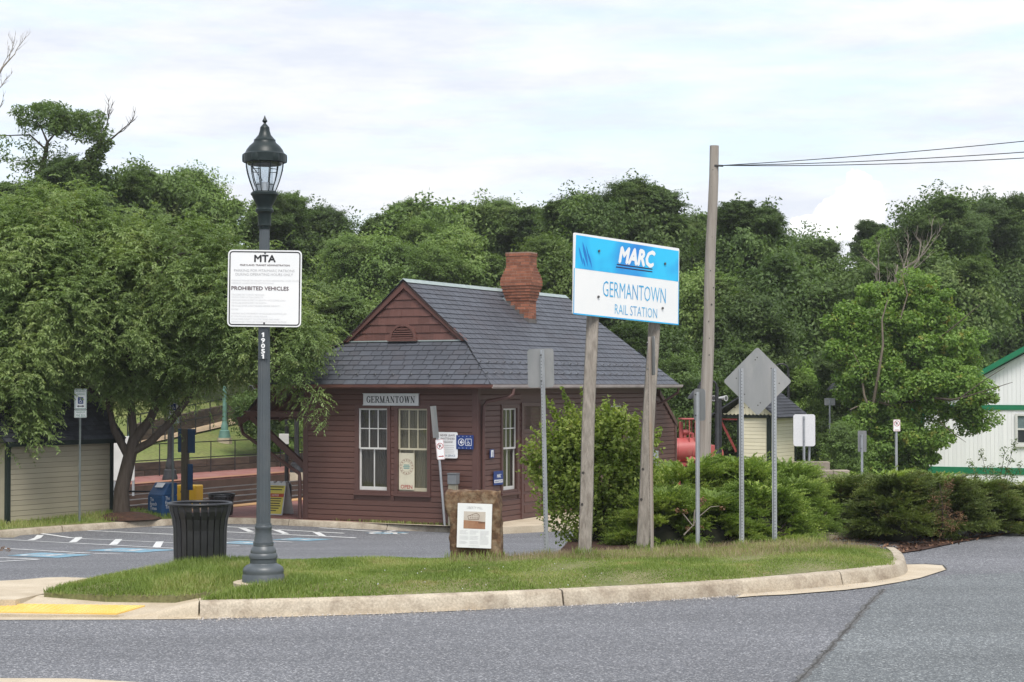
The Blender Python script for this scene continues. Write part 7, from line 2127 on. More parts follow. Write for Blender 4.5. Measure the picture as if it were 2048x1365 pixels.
TREES = [
    # skyline row, left to right
    ('dark bushy tree at the far left edge behind the honey locusts', 20, 372, 74, 105, 'leaf_dark', 1, None),
    ('dark tree clump under the bare-topped snag on the left', 150, 322, 76, 110, 'leaf_dark', 2, None),
    ('feathery green tree left of the lamp post with a notched top', 285, 332, 78, 100, 'leaf_mid', 3, None),
    ('tall feathery tree just left of the lamp post', 395, 345, 80, 85, 'leaf_mid', 4, None),
    ('dark airy tree directly behind the lamp head', 545, 392, 84, 88, 'leaf_dark', 5, None),
    ('dark round tree low on the skyline right of the lamp', 655, 428, 86, 90, 'leaf_dark', 0, None),
    ('broad green tree above the peak of the station gable', 840, 402, 88, 100, 'leaf_mid', 3, None),
    ('bright green tree behind the chimney on the skyline', 975, 396, 92, 82, 'leaf_mid', 1, None),
    ('thin dark tree with a pointed leader above the chimney', 1068, 408, 90, 48, 'leaf_dark', 5, None),
    ('tall dark round tree above the blue and white station sign', 1165, 378, 84, 86, 'leaf_dark', 1, None),
    ('tall dark domed tree left of the utility pole', 1280, 382, 86, 90, 'leaf_dark', 0, None),
    ('small pale tree on the skyline behind the utility pole', 1385, 428, 96, 60, 'leaf_mid', 4, None),
    ('large dark tree right of the utility pole', 1490, 405, 80, 96, 'leaf_dark', 2, None),
    ('low dark tree in the dip of the skyline under the white cloud', 1610, 466, 90, 90, 'leaf_dark', 4, None),
    ('small dark tree standing just above the dip of the skyline', 1738, 449, 98, 44, 'leaf_dark', 5, None),
    ('yellowish green tree low on the skyline at right', 1790, 462, 90, 60, 'leaf_light', 1, None),
    ('tall dark tree at right with a knobbly top', 1868, 392, 86, 85, 'leaf_dark', 0, None),
    ('tall dark tree near the right edge of the wood', 1975, 380, 97, 95, 'leaf_dark', 2, None),
    ('dark tree at the far right edge above the white building', 2075, 415, 99, 90, 'leaf_dark', 1, None),
    # middle row
    ('green tree in the second rank left of the station gable', 740, 470, 78, 90, 'leaf_mid', 4, None),
    ('deep green tree in the second rank behind the ridge of the roof', 900, 470, 76, 100, 'leaf_mid', 2, None),
    ('rounded yellow-green tree half hidden by the brick chimney', 1110, 486, 72, 82, 'leaf_mid', 0, None),
    ('dark tree in the second rank behind the station sign', 1230, 520, 74, 95, 'leaf_dark', 3, None),
    ('green tree beside the right edge of the station sign', 1385, 540, 68, 78, 'leaf_mid', 1, None),
    ('layered green tree right of the utility pole in mid height', 1560, 520, 70, 110, 'leaf_dark', 0, None),
    ('shadowy tree with drooping limbs above the diamond sign', 1500, 585, 66, 85, 'leaf_dark', 3, None),
    ('dark leafy tree in the second rank above the bushy tree', 1720, 520, 74, 90, 'leaf_dark', 2, None),
    ('thick green tree in the second rank above the white roof', 1890, 500, 82, 105, 'leaf_mid', 1, None),
    ('dark green tree in the second rank at the right edge', 2030, 540, 94, 90, 'leaf_dark', 0, None),
    ('olive tree left of the station roof behind the locust branches', 620, 560, 68, 80, 'leaf_mid', 3, None),
    ('soft green tree right behind the slope of the gable', 700, 590, 60, 70, 'leaf_mid', 4, None),
    ('deep green tree filling the gap right of the station roof', 1310, 640, 62, 80, 'leaf_dark', 2, None),
    ('green tree behind the wing wall and the red boiler', 1360, 720, 58, 75, 'leaf_dark', 4, None),
    ('dark leafy tree behind the black posts by the utility pole', 1450, 690, 64, 70, 'leaf_dark', 1, None),
    ('light green small tree right of the diamond sign', 1610, 735, 66, 60, 'leaf_light', 1, None),
    ('fresh green small tree behind the shingled kiosk roof', 1650, 660, 70, 65, 'leaf_mid', 3, None),
    ('tangled dark tree left of the bushy tree by the white building', 1690, 700, 64, 60, 'leaf_dark', 5, None),
    ('dark ivy-clad tree left of the station canopy', 540, 640, 66, 55, 'leaf_dark', 2, None),
    ('dark tree high on the bank behind the left locust', 330, 470, 90, 100, 'leaf_dark', 0, None),
    ('dark tree high on the bank at the far left', 120, 470, 88, 120, 'leaf_dark', 3, None),
    ('shady tree at the top of the grassy bank', 470, 560, 96, 85, 'leaf_dark', 1, None),
]
for lab, px, yt, Y, hw, m, var, yb in TREES:
    tree(lab, px, yt, Y, hw, m, var, yb)
# dense dark undergrowth closing the wood near the ground
def bank_bush(label, px, ytop, Y, hw, ybot, m, var):
    return tree(label, px, ytop, Y, hw, m, var, ybot, group='bushes at the edge of the wood', cat='bush', name='bush')
for args in (('low dark bush behind the left end of the wing wall', 1330, 800, 66, 60, 960, 'leaf_dark', 1), ('low dark bush behind the black loudspeaker post', 1470, 790, 68, 60, 960, 'leaf_dark', 3), ('low green bush behind the white sign back', 1640, 820, 68, 50, 960, 'leaf_mid', 0),
             ('leafy bush under the bushy tree left of the no parking sign', 1690, 850, 57, 45, 965, 'leaf_mid', 3), ('low dark bush right of the no parking sign', 1810, 880, 61, 42, 965, 'leaf_dark', 0), ('green bush seen through the canopy braces', 590, 800, 66, 40, 945, 'leaf_mid', 1), ('bush on the bank right of the green lamp', 545, 820, 68, 30, 905, 'leaf_mid', 2)):
    bank_bush(*args)
# sparse little sapling at the right edge of the hedge
sp0 = at(1990, 985, 33); t = thing('sapling', 'wispy weed sapling growing before the white building', 'plant', (sp0.x, sp0.y, G(sp0.x, sp0.y)))
so_ = Vector(t.location); gg = np.random.default_rng(8); b = MB(); cs_ = []
for px, py in ((1940, 925), (1962, 905), (1985, 935), (2010, 900), (2030, 885), (2042, 930), (1995, 950), (2020, 940), (1950, 950)):
    e_ = at(px, py, 33) - so_; b.tube([(0, 0, -.1), e_ * .6 + Vector((0, 0, .06)), e_], [.008, .006, .003], 5); cs_ += [tuple(e_ * u_) for u_ in (.6, .75, .9, 1.0)]
b.build('stems', M['bark'], t)
def_leaves = (cs_, [.085] * len(cs_))

# bushy maple in front of the white building (several crowns, one plant)
gg = np.random.default_rng(5)
def leaf_blob(name, centers, rads, per, ln, wd, m, parent, flat_=.6, up=.6):
    c = np.array(centers); r_ = np.array(rads); idx = np.repeat(np.arange(len(c)), per)
    q = unit(gg.normal(0, 1, (len(idx), 3))); p = c[idx] + q * (r_[idx] * gg.uniform(.2, 1, len(idx)) ** .5)[:, None] * np.array([1, 1, flat_])
    v, f = leaf_quads(p, unit(q * .5 + np.array([0, 0, up]) + gg.normal(0, .6, p.shape)), ln, wd, gg, .4)
    return link(name, fast_mesh(name, v, f), M[m], parent)
leaf_blob('leaves', def_leaves[0], def_leaves[1], 22, .03, .012, 'leaf_mid', t, .9)
YM = 60
mb_ = at(1775, 960, YM); mbz = G(mb_.x, mb_.y)
t = thing('maple_tree', 'bushy light green tree with yellowing tips beside the white building', 'tree', (mb_.x, mb_.y, mbz))
mo = Vector((mb_.x, mb_.y, mbz))
cs = []; rs_ = []
for (px, py, hw, hh, dy, k) in [(1760, 640, 90, 75, 0, 50), (1835, 620, 85, 65, .2, 42), (1710, 725, 60, 75, -.5, 34), (1850, 715, 100, 65, 0, 50), (1905, 782, 66, 50, -1, 34), (1790, 790, 100, 80, -.3, 52), (1735, 870, 65, 80, -.6, 40), (1795, 890, 56, 75, -.5, 36),
        (1800, 580, 45, 35, 0, 9), (1945, 830, 34, 28, -1, 10), (1705, 910, 45, 45, -.5, 14), (1846, 895, 22, 38, -1, 7), (1690, 660, 30, 40, -.5, 7), (1920, 690, 40, 40, 0, 8), (1965, 790, 18, 18, -1.5, 3), (1872, 870, 22, 14, -1.4, 4)]:
    d = unit(gg.normal(0, 1, (k, 3))); r_ = gg.uniform(.3, 1.0, k) ** .5
    for q_, rr_ in zip(d, r_):
        c_ = at(px + q_[0] * hw * rr_, py - q_[2] * hh * rr_, YM + dy + q_[1] * hw * rr_ * YM / FPX * .8) - mo
        cs.append(tuple(c_)); rs_.append(gg.uniform(.25, .6))
leaf_blob('crown', cs, rs_, 290, .060, .040, 'leaf_maple', t, .65, .5)
for pts, r0, r1, bk in [([(1775, 975, 0), (1785, 880, 0), (1800, 800, 0), (1830, 720, 0), (1860, 650, 0)], .17, .04, 'bark'), ([(1738, 960, -.2), (1740, 840, -.9), (1755, 760, -1.5), (1766, 690, -1.6), (1764, 640, -1.6), (1775, 600, -1.5)], .07, .015, 'bark_pale'), ([(1742, 830, -1.2), (1728, 790, -1.3), (1722, 740, -1.3), (1705, 700, -1.2)], .05, .012, 'bark_pale'),
        ([(1800, 810, -.5), (1850, 795, -1.2), (1905, 800, -2), (1945, 790, -2.3), (2025, 765, -2.5)], .06, .008, 'bark'), ([(1790, 815, -.5), (1745, 800, -1), (1700, 820, -1.2)], .05, .015, 'bark_pale'), ([(1915, 800, -2.3), (1970, 760, -2.4), (2010, 735, -2.4)], .022, .006, 'bark'), ([(1925, 797, -2.2), (1960, 785, -2.4), (2000, 800, -2.4)], .018, .005, 'bark'), ([(1880, 845, -1.5), (1910, 870, -2), (1932, 885, -2)], .02, .006, 'bark'), ([(1850, 700, -.5), (1900, 660, -1), (1960, 610, -1)], .04, .01, 'bark'), ([(1800, 640, -1), (1815, 590, -1), (1800, 540, -1)], .03, .006, 'bark_pale')]:
    P = [at(x, y, YM + dy) - mo for x, y, dy in pts]; n = len(P)
    b = MB(); b.tube(P, [r0 + (r1 - r0) * k / (n - 1) for k in range(n)], 8); b.build('limb', M[bk], t, smooth=60)

# bare snag with ivy and the sparse tree top at the upper left
def twigs(b, start, d, ln, r, g, depth=0):
    P = [Vector(start)]; d = Vector(d).normalized(); n = 5
    for k in range(n):
        d = (d + Vector((g.uniform(-.28, .28), g.uniform(-.2, .2), g.uniform(-.12, .3)))).normalized(); P.append(P[-1] + d * ln / n)
    b.tube(P, [r * (1 - .75 * k / n) for k in range(n + 1)], 5)
    if depth < 2:
        for k in (1, 2, 3, 4, 4):
            if g.random() < .8: twigs(b, P[k], (d + Vector((g.uniform(-.9, .9), g.uniform(-.6, .6), g.uniform(-.1, .8)))), ln * g.uniform(.35, .6), r * .5, g, depth + 1)
Ys = 75
sb = at(170, 470, Ys); g_ = random.Random(21)
t = thing('sparse_tree', 'thin tree with a light flat crown and ivy-wrapped dead limb above the left wood', 'tree', (sb.x, sb.y, G(sb.x, sb.y)))
o0 = Vector(t.location)
def wp(px, py, dy=0): return at(px, py, Ys + dy) - o0
b = MB(); b.tube([Vector((0, 0, 0)), wp(120, 420), wp(82, 345), wp(92, 305), wp(95, 285)], [.28, .2, .14, .09, .07], 8)
for pts in ([(95, 285), (85, 262), (72, 240)], [(95, 285), (110, 268), (125, 260), (150, 262), (170, 240)], [(110, 268), (118, 240), (135, 225)], [(92, 300), (60, 270), (0, 272)], [(125, 260), (160, 275), (150, 290)]):
    b.tube([wp(x, y) for x, y in pts], [.05, .035, .02, .015, .01][:len(pts)], 6)
b.build('trunk', M['bark'], t, smooth=60)
b = MB(); b.tube([wp(150, 430), wp(165, 370), wp(178, 325), wp(195, 300), wp(215, 285)], [.2, .17, .13, .09, .05], 8)
twigs(b, wp(200, 297), (.5, 0, .9), 1.7, .045, g_); twigs(b, wp(212, 287), (1, 0, .8), 1.6, .05, g_); twigs(b, wp(196, 305), (.1, 0, 1), 1.5, .035, g_)
b.build('dead_limb', M['bark'], t, smooth=60)
cs = []; rs_ = []
for k in range(46):
    a = gg.uniform(0, 1); x = 40 + 160 * a; y = 208 + 52 * gg.uniform(0, 1) + abs(a - .35) * 40; cs.append(tuple(wp(x, y, gg.uniform(-1.2, 1.2)))); rs_.append(gg.uniform(.22, .48))
for x, y in ((60, 330), (40, 330), (100, 330), (75, 315), (115, 340), (55, 290), (2, 310), (0, 285), (110, 300)):
    cs.append(tuple(wp(x, y))); rs_.append(.42)
leaf_blob('crown', cs, [r_ * 1.45 for r_ in rs_], 120, .105, .032, 'leaf_dark', t)
cs = [tuple(wp(x, y)) for x, y in ((178, 325), (188, 308), (200, 297), (170, 345), (185, 335), (212, 288), (160, 335), (165, 360), (195, 318))]
leaf_blob('ivy', cs, [.36] * 9, 260, .07, .045, 'leaf_mid', t, .9)
b = MB()
t2 = thing('dead_tree', 'bare pale dead branches reaching in at the upper left edge', 'tree', (at(-60, 470, 70).x, 70, G(at(-60, 470, 70).x, 70)))
o0 = Vector(t2.location); Ys = 70
b.tube([Vector((0, 0, 0)), wp(-50, 300), wp(-20, 180), wp(5, 135), wp(30, 108)], [.25, .15, .07, .04, .015], 7)
for k in range(3): twigs(b, wp(5 + k * 12, 135 - k * 12), (.4, 0, 1), .9, .02, g_)
twigs(b, wp(-20, 200), (.9, 0, .5), 1.2, .03, g_); twigs(b, wp(-35, 250), (.8, 0, .5), 1.2, .03, g_)
b.build('trunk', M['bark_dead'], t2, smooth=60)
# grey dead branches among the right-hand trees
t3 = thing('dead_tree', 'grey bare branches of a dead tree among the right hand wood', 'tree', (at(1775, 700, 66).x, 66, G(at(1775, 700, 66).x, 66)))
o0 = Vector(t3.location); Ys = 66
b = MB(); b.tube([Vector((0, 0, 0)), wp(1770, 720), wp(1785, 600), wp(1795, 530)], [.16, .09, .05, .02], 7)
for k in range(6): twigs(b, wp(1772 + k * 4, 680 - k * 26), (g_.uniform(-1, 1), -.2, .7), 2.2, .035, g_)
b.build('trunk', M['bark_dead'], t3, smooth=60)

# ---------------------------------------------------------------- honey locusts (feathery, drooping)
def frond_mesh(name, bases, dirs, lens, droop, g, K=9, leaf=.085, wid=.0145):
    S_ = len(bases); u = np.linspace(.12, 1, K)
    V = []; 
    dirs = unit(dirs)
    P = bases[:, None, :] + dirs[:, None, :] * (lens[:, None, None] * u[None, :, None])
    P[:, :, 2] -= droop[:, None] * lens[:, None] * (u[None, :] ** 2)
    tan = np.gradient(P, axis=1); tan /= np.linalg.norm(tan, axis=2, keepdims=True) + 1e-9
    up = np.array([0, 0, 1.0]); side = np.cross(tan, up); side /= np.linalg.norm(side, axis=2, keepdims=True) + 1e-9
    quads = []
    for sg_ in (-1, 1):
        d = side * sg_ * .75 + tan * .55 + g.normal(0, .22, P.shape); d[:, :, 2] -= .15
        d /= np.linalg.norm(d, axis=2, keepdims=True)
        l_ = leaf * g.uniform(.6, 1.25, P.shape[:2])[:, :, None]
        wv = np.cross(d, up + g.normal(0, .5, P.shape)); wv /= np.linalg.norm(wv, axis=2, keepdims=True) + 1e-9
        wv = wv * wid * g.uniform(.7, 1.3, P.shape[:2])[:, :, None]
        mid = P + d * l_ * .5; tip = P + d * l_; tip[:, :, 2] -= .18 * l_[:, :, 0]
        quads.append([P.reshape(-1, 3), (mid + wv).reshape(-1, 3), tip.reshape(-1, 3), (mid - wv).reshape(-1, 3)])
    v = np.concatenate([np.concatenate([q[k] for q in quads]) for k in range(4)]); n = len(v) // 4; i = np.arange(n)
    return fast_mesh(name, v, np.stack([i, i + n, i + 2 * n, i + 3 * n], 1))
def locust_centers(lobes, g, n):
    """lobes: (cx,cy,cz,rx,ry,rz) ; clump centres mostly on the shell"""
    C_ = []; D_ = []
    vol = np.array([l[3] * l[4] * l[5] for l in lobes]) ** .66; vol /= vol.sum()
    for l, k in zip(lobes, (vol * n).astype(int)):
        d = unit(g.normal(0, 1, (k, 3))); r_ = g.uniform(.5, 1.0, k) ** .45
        C_.append(np.array(l[:3]) + d * r_[:, None] * np.array(l[3:])); D_.append(d)
    return np.concatenate(C_), np.concatenate(D_)
def locust(label, base, lobes, n, limbs, seed, fronds=32, zmin=None):
    g = np.random.default_rng(seed)
    t = thing('honey_locust', label, 'tree', base, group='honey locust trees before the platform')
    c, d = locust_centers(lobes, g, n)
    if zmin is not None: k = c[:, 2] > zmin; c, d = c[k], d[k]
    idx = np.repeat(np.arange(len(c)), fronds)
    b_ = c[idx] + g.normal(0, .19, (len(idx), 3))
    dr = d[idx] * 1.0 + g.normal(0, .65, (len(idx), 3)); dr[:, 2] = dr[:, 2] * .5 + .15
    me = frond_mesh('crown', b_, dr, g.uniform(.22, .46, len(idx)), g.uniform(.1, .75, len(idx)), g)
    link('crown', me, M['leaf_locust'], t)
    b = MB()
    for pts, rad in limbs: b.tube(pts, rad, 10)
    b.build('trunk', M['bark'], t, smooth=60)
    b = MB(); gr = random.Random(seed); ends = [Vector(p) for pts, _ in limbs for p in pts[2:]]
    for q_ in c[:: max(1, len(c) // 110)]:
        q_ = Vector(q_); s_ = min(ends, key=lambda e: (e - q_).length); m_ = s_.lerp(q_, .5) + Vector((gr.uniform(-.15, .15), gr.uniform(-.15, .15), .12)); b.tube([s_, m_, q_], [.028, .016, .006], 5)
    b.build('branches', M['bark'], t, smooth=60)
    return t
Yl = 40.5
lb = at(243, 1028, Yl); lb.z = -.80
def lp(px, py, dy=0): return tuple(at(px, py, Yl + dy) - lb)
def lobe(px, py, hw, hh, dy=0, ry=None):
    p = lp(px, py, dy); s_ = (Yl + dy) / FPX; return (p[0], p[1], p[2], hw * s_, (ry or hw * s_ * .9), hh * s_)
locust('feathery honey locust with a forked leaning trunk beside the cream shed', lb,
    [lobe(330, 560, 150, 130, 0), lobe(230, 640, 130, 130, -.6), lobe(440, 615, 140, 100, -.3), lobe(545, 685, 90, 55, -.8), lobe(320, 675, 140, 85, .4), lobe(220, 510, 100, 80, .3), lobe(470, 560, 90, 70, .2), lobe(575, 735, 30, 24, -1.2), lobe(150, 645, 75, 45, -.2), lobe(612, 668, 32, 22, -1.0), lobe(380, 740, 90, 32, -.2), lobe(290, 770, 75, 30, .3), lobe(455, 735, 50, 28, .2), lobe(215, 765, 40, 30, .1), lobe(575, 630, 55, 45, -.3), lobe(640, 790, 16, 14, -1.3)], 500,
    [([(0, 0, -.15), lp(243, 980), lp(258, 920), lp(268, 880), lp(300, 840), lp(330, 770), lp(360, 690)], [.21, .165, .15, .13, .10, .075, .04]),
     ([lp(258, 915), lp(228, 860), lp(215, 800), lp(160, 770), lp(120, 720)], [.10, .08, .065, .05, .03]),
     ([lp(262, 905), lp(300, 885), lp(345, 840), lp(390, 780), lp(440, 720), lp(500, 690)], [.10, .09, .08, .065, .05, .025]),
     ([lp(268, 885), lp(262, 810), lp(262, 740), lp(250, 650), lp(240, 560)], [.10, .085, .07, .05, .025]),
     ([lp(440, 725), lp(500, 730), lp(560, 745, -.6), lp(610, 775, -1)], [.05, .04, .03, .012])], 31)
Yl = 39.6
lb = at(-70, 1040, Yl); lb.z = -.72
locust('feathery honey locust overhanging the cream shed from the left edge', lb,
    [lobe(30, 560, 140, 140, 0), lobe(100, 480, 110, 90, .8), lobe(20, 700, 130, 90, -.3), lobe(-60, 620, 140, 150, 0), lobe(120, 620, 90, 90, -.4), lobe(70, 760, 50, 45, -.3), lobe(-20, 830, 70, 40, -.8), lobe(130, 420, 50, 50, 1.2), lobe(20, 775, 80, 40, -.9), lobe(60, 800, 40, 25, -.6), lobe(95, 715, 50, 45, -.2), lobe(70, 860, 30, 18, -.8)], 430,
    [([(0, 0, -.15), lp(-70, 960), lp(-50, 850), lp(-20, 760), lp(20, 660), lp(60, 560)], [.22, .19, .16, .12, .09, .04]),
     ([lp(-55, 880), lp(-90, 760), lp(-100, 640)], [.12, .09, .05]), ([lp(-20, 760), lp(50, 720), lp(100, 650), lp(130, 560)], [.08, .06, .04, .02])], 32)
# hanging spray seen before the shed wall
b = MB(); b.lathe([(.80, -.08), (.55, .0), (.3, .05), (.1, .07)], 24)
o = b.build('mulch_mound', M['mulch'], smooth=60); o.location = at(252, 1030, 40.5); o.location.z = -.815; o['kind'] = 'structure'

# ---------------------------------------------------------------- junipers
def juniper_mesh(name, seed, n=2000, big=1.0):
    g = np.random.default_rng(seed)
    # flat fans of feathery sprays, stacked like shelves, each pointing outwards
    n_sh = 64
    az = g.uniform(0, 2 * np.pi, n_sh); el = g.uniform(0.0, 1.0, n_sh) ** .8
    rr_ = np.sqrt(np.clip(1 - el ** 2, 0, 1)) * g.uniform(.40, .80, n_sh)
    sc_ = np.stack([np.cos(az) * rr_, np.sin(az) * rr_, .04 + el * .80], 1)
    idx = g.integers(0, n_sh, n)
    az_s = az[idx] + g.normal(0, .55, n); 
    tilt = .12 + .35 * el[idx] + g.normal(0, .10, n)
    d = unit(np.stack([np.cos(az_s), np.sin(az_s), tilt], 1))
    p = sc_[idx] + d * g.uniform(-.10, .16, n)[:, None] + g.normal(0, 1, (n, 3)) * np.array([.07, .07, .022])
    p[:, 2] = np.maximum(p[:, 2], .02)
    K = 12; L_ = g.uniform(.20, .40, n) * big; u = np.linspace(.03, 1, K)
    P = p[:, None] + d[:, None] * (L_[:, None, None] * u[None, :, None]); P[:, :, 2] -= .16 * L_[:, None] * u[None] ** 2
    up = np.array([0, 0, 1.0]); side = unit(np.cross(d, up))[:, None]
    qs = []
    for sg_ in (-1, 1, 0):
        dd = side * sg_ * .62 + d[:, None] * .85 + g.normal(0, .20, P.shape); dd[:, :, 2] += .12
        if sg_ == 0: dd[:, :, 2] += .5
        dd /= np.linalg.norm(dd, axis=2, keepdims=True)
        l_ = (.070 * (1.15 - .80 * u))[None, :, None] * g.uniform(.7, 1.3, P.shape[:2])[:, :, None] * big
        wv = np.cross(dd, up + g.normal(0, .4, P.shape)); wv /= np.linalg.norm(wv, axis=2, keepdims=True) + 1e-9; wv *= .0075 * big
        mid = P + dd * l_ * .45; tip = P + dd * l_
        qs.append([P.reshape(-1, 3), (mid + wv).reshape(-1, 3), tip.reshape(-1, 3), (mid - wv).reshape(-1, 3)])
    v = np.concatenate([np.concatenate([q[k] for q in qs]) for k in range(4)]); m_ = len(v) // 4; i = np.arange(m_)
    return fast_mesh(name, v, np.stack([i, i + m_, i + 2 * m_, i + 3 * m_], 1))
JM = [juniper_mesh('foliage', 70 + k, 2700) for k in range(3)]
def stems_mesh(seed):
    g = random.Random(seed); b = MB()
    for k in range(14):
        a = g.uniform(0, 6.28); r_ = g.uniform(.4, .8); b.tube([(0, 0, -.05), (math.cos(a) * r_ * .4, math.sin(a) * r_ * .4, .2), (math.cos(a) * r_, math.sin(a) * r_, g.uniform(.15, .6))], [.035, .022, .008], 5)
    return b.mesh('stems', smooth=60)
JS = stems_mesh(4)
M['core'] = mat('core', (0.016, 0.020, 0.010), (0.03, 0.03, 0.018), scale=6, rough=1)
cb = MB(); cb.lathe([(.30, .02), (.36, .15), (.34, .30), (.24, .42), (.08, .5)], 12); CORE = cb.mesh('dark_core', smooth=60)  # solid near-black body standing in for the shaded inside of the shrubs
def juniper(label, px, ybase, ytop, hw, Y, m='leaf_juniper', var=0, dz=0.0, group='spreading junipers behind the island'):
    c = at(px, ybase, Y); gz_ = G(c.x, c.y) + dz; top = at(px, ytop, Y)
    t = thing('juniper', label, 'shrub', (c.x, c.y, gz_), group=group)
    s_ = hw * 1.16 * Y / FPX; hz = max(.25, top.z - gz_) * 1.06
    o = link('foliage', JM[var], M[m], t); o.scale = (s_, s_ * .9, hz); o.rotation_euler = (0, 0, px * .61)
    o = link('stems', JS, M['bark'], t); o.scale = (s_, s_, hz)
    o = link('dark_core', CORE, M['core'], t); o.scale = (s_, s_, hz)
    return t
JUN = [
    ('bright green juniper mound left of the thin post behind the island', 1330, 1095, 985, 105, 23.9, 'leaf_juniper', 0),
    ('bright green juniper mound between the thin post and the diamond sign', 1425, 1090, 990, 95, 24.1, 'leaf_juniper', 1),
    ('bright green juniper mound behind the diamond sign posts', 1520, 1085, 970, 100, 24.6, 'leaf_juniper', 2),
    ('juniper mound at the right end of the bright green group by the gap', 1590, 1075, 965, 78, 25.3, 'leaf_juniper', 0),
    ('tall juniper behind the front mounds below the red boiler', 1370, 1080, 925, 120, 25.6, 'leaf_juniper', 2),
    ('tall juniper behind the front mounds left of the kiosk', 1480, 1075, 922, 110, 26.0, 'leaf_juniper', 1),
    ('tall juniper behind the front mounds right under the cream kiosk', 1570, 1070, 932, 95, 26.6, 'leaf_juniper', 0),
    ('juniper behind the leafy shrub beside the right wooden post', 1265, 1085, 960, 80, 25.2, 'leaf_juniper', 1),
    ('dark juniper with brown inner twigs right of the gap', 1700, 1070, 958, 92, 27.2, 'leaf_juniper_dark', 0),
    ('dark green juniper in the mulch bed below the small grey sign', 1790, 1085, 955, 95, 26.0, 'leaf_juniper_dark', 1),
    ('dark juniper with rusty dead tips in the mulch bed', 1880, 1078, 950, 90, 26.6, 'leaf_juniper_dark', 2),
    ('dark juniper in the mulch bed below the white building', 1965, 1070, 966, 90, 27.4, 'leaf_juniper_dark', 0),
    ('dark juniper at the right edge of the photograph', 2050, 1058, 972, 90, 28.4, 'leaf_juniper_dark', 1),
    ('juniper behind the dark front row left of the no parking sign', 1760, 1050, 946, 100, 28.6, 'leaf_juniper', 2),
    ('juniper behind the dark front row below the bushy tree', 1860, 1050, 952, 90, 29.4, 'leaf_juniper', 0),
    ('juniper behind the dark front row before the white wall', 1950, 1045, 966, 90, 30.0, 'leaf_juniper', 1),
    ('low juniper closing the back of the gap', 1660, 1060, 968, 70, 29.8, 'leaf_juniper', 2),
    ('juniper at the back near the right edge', 2040, 1040, 968, 90, 31, 'leaf_juniper_dark', 2),
]
for lab, px, yb, yt, hw, Y, m, var in JUN: juniper(lab, px, yb, yt, hw, Y, m, var)
# dead rusty branch among the dark junipers, and the bare stick in the front mounds
c = at(1888, 1010, 25.6)
t = thing('dead_branch', 'rust brown dead juniper branch among the dark junipers', 'branch', c)
o0 = c
gg = np.random.default_rng(15)
b = MB(); b.tube([(0, .1, -.35), (-.02, 0, 0), (-.06, 0, .3)], [.014, .01, .004], 5); b.build('stem', M['bark'], t)
gg = np.random.default_rng(16)
cc = [(gg.normal(0, .07) - .05 * z_, gg.normal(0, .06), z_) for z_ in np.linspace(-.38, .34, 16)] + [(.16, 0, -.18), (.22, 0, -.15), (.26, 0, -.2)]
leaf_blob('needles', cc, [.09] * len(cc), 34, .028, .005, 'leaf_rust', t, 1.0)
c = at(1385, 1052, 23.0)
t = thing('dead_branch', 'pale bare forked stick with curled brown leaves before the bright junipers', 'branch', c)
kk = 23.0 / FPX
b = MB()
for pts in ([(-18, 18), (0, 0), (12, -18), (35, -38), (52, -40)], [(0, 0), (-20, -25)], [(2, 0), (4, -32)]):
    b.tube([(x * kk, -.02 - abs(x) * .001, -y * kk) for x, y in pts], [.009, .008, .006, .005, .003][:len(pts)], 6)
b.build('stick', M['bark_dead'], t, smooth=60)
leaf_blob('leaves', [(x * kk, -.03, -y * kk) for x, y in ((-15, -28), (-8, 5), (8, -4), (15, -45), (20, -52), (-30, -30), (16, 2), (60, -36))], [.045] * 8, 16, .022, .012, 'leaf_rust', t, .9)

# ---------------------------------------------------------------- leafy shrub with upright shoots
shc = at(1195, 1104, 24.3); shz = 0.0
t = thing('leafy_shrub', 'tall light green leafy shrub with upright shoots between the wooden sign posts', 'shrub', (shc.x, shc.y, shz))
k24 = 24.3 / FPX
g = np.random.default_rng(77)
def sh(px, py, dy=0): return np.array(at(px, py, 24.3 + dy)) - np.array((shc.x, shc.y, shz))
lob = [(1150, 910, 75, 70), (1230, 900, 75, 65), (1185, 960, 100, 80), (1120, 960, 50, 50), (1265, 950, 45, 60), (1160, 1030, 75, 60), (1230, 1040, 70, 60), (1090, 925, 35, 25), (1180, 870, 60, 40)]
P_ = []; D_ = []
for (px, py, hw, hh) in lob:
    k = int(hw * hh / (13 if py < 1000 else 17)); d = unit(g.normal(0, 1, (k, 3))); c0 = sh(px, py)
    P_.append(c0 + d * (g.uniform(.35, 1, k) ** .5)[:, None] * np.array([hw * k24, hw * k24 * .75, hh * k24])); D_.append(d)
P_ = np.concatenate(P_); D_ = np.concatenate(D_)
shoots = P_; sd_ = D_ * .55 + np.array([0, 0, .75]) + g.normal(0, .3, P_.shape); ls = g.uniform(.12, .28, len(P_))
ext_px = [(1172, 868, 1163, 782), (1140, 850, 1126, 785), (1155, 850, 1132, 792), (1110, 840, 1092, 795), (1085, 930, 1052, 925), (1105, 890, 1072, 865), (1100, 960, 1070, 950), (1218, 860, 1217, 805), (1243, 880, 1252, 820), (1280, 890, 1290, 850), (1205, 860, 1190, 820), (1122, 860, 1108, 815), (1265, 880, 1272, 835), (1300, 905, 1318, 870), (1108, 990, 1090, 1000), (1230, 870, 1237, 826)]
sv = [shoots]; dv_ = [sd_]; lv_ = [ls]
for x0, y0, x1, y1 in ext_px:
    a, c_ = sh(x0, y0, -.1), sh(x1, y1, -.1)
    for q_ in np.linspace(0, .8, 6): sv.append((a + (c_ - a) * q_)[None]); dv_.append(((c_ - a) / np.linalg.norm(c_ - a))[None]); lv_.append(np.array([.16]))
shoots = np.concatenate(sv); sd_ = unit(np.concatenate(dv_)); ls = np.concatenate(lv_)
K = 9; u = np.linspace(0, 1, K)
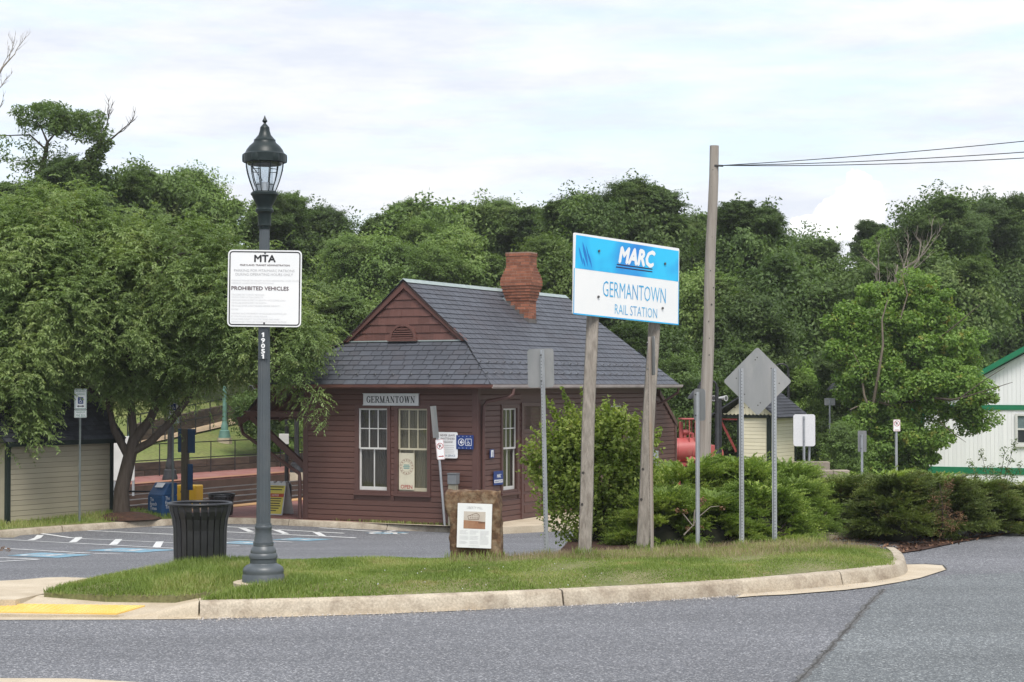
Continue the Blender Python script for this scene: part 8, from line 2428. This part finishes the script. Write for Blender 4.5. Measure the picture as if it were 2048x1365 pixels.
LPs = (shoots[:, None] + sd_[:, None] * (ls[:, None] * u[None])[:, :, None]).reshape(-1, 3)
LPs += g.normal(0, .012, LPs.shape)
nn_ = unit(np.repeat(sd_, K, 0) * .6 + g.normal(0, .8, LPs.shape) + np.array([0, 0, .3]))
v, f = leaf_quads(LPs, nn_, .032, .018, g, -.3)
link('foliage', fast_mesh('foliage', v, f), M['leaf_shrub'], t)
b = MB(); gr = random.Random(6)
for k in range(26):
    px = gr.uniform(1110, 1280); py = gr.uniform(880, 1020); e = Vector(sh(px, py, gr.uniform(-.3, .3))); s_ = Vector((gr.uniform(-.16, .2), gr.uniform(-.1, .1), -.05)); b.tube([s_, s_.lerp(e, .5) + Vector((gr.uniform(-.06, .06), 0, .05)), e], [.014, .010, .004], 5)
for x0, y0, x1, y1 in ext_px: b.tube([Vector(sh(x0, y0, -.1)), Vector(sh(x1, y1, -.1))], [.004, .002], 4)
b.build('stems', M['bark'], t, smooth=60)
o = link('dark_core', CORE, M['core'], t); o.scale = (.35, .3, 1.0)
# thin twigs of a plant entering at the left edge
e = at(-4, 1092, 17.5)
t = thing('weed_stalk', 'thin dry weed stalk leaning in at the left edge of the road', 'plant', (e.x - .25, e.y, -.1))
b = MB(); p0 = Vector((0, 0, 0)); p1 = Vector((.2, 0, e.z + .1)); p2 = p1 + Vector((.16, 0, -.045)); b.tube([p0, p1 - Vector((.06, 0, .08)), p1, p2], [.005, .004, .003, .002], 5); b.build('stem', M['bark_pale'], t)
leaf_blob('leaves', [tuple(p1.lerp(p2, k / 6) + Vector((0, 0, .012 * (-1) ** k))) for k in range(7)] + [tuple(p1 + Vector((-.02, 0, -.17)))], [.018] * 8, 5, .016, .007, 'leaf_rust', t, .8)

# thin summer haze over the whole place
hm, ht, ho = _nodes('haze')
pv = ht.nodes.new('ShaderNodeVolumePrincipled'); pv.inputs['Density'].default_value = 0.0003; pv.inputs['Color'].default_value = (0.93, 0.96, 1.0, 1)
ht.links.new(pv.outputs[0], ho.inputs['Volume'])
b = MB(); b.box(-3100, 3100, -3100, 3100, -4.0, 24.0); o = b.build('haze', hm); o['kind'] = 'stuff'
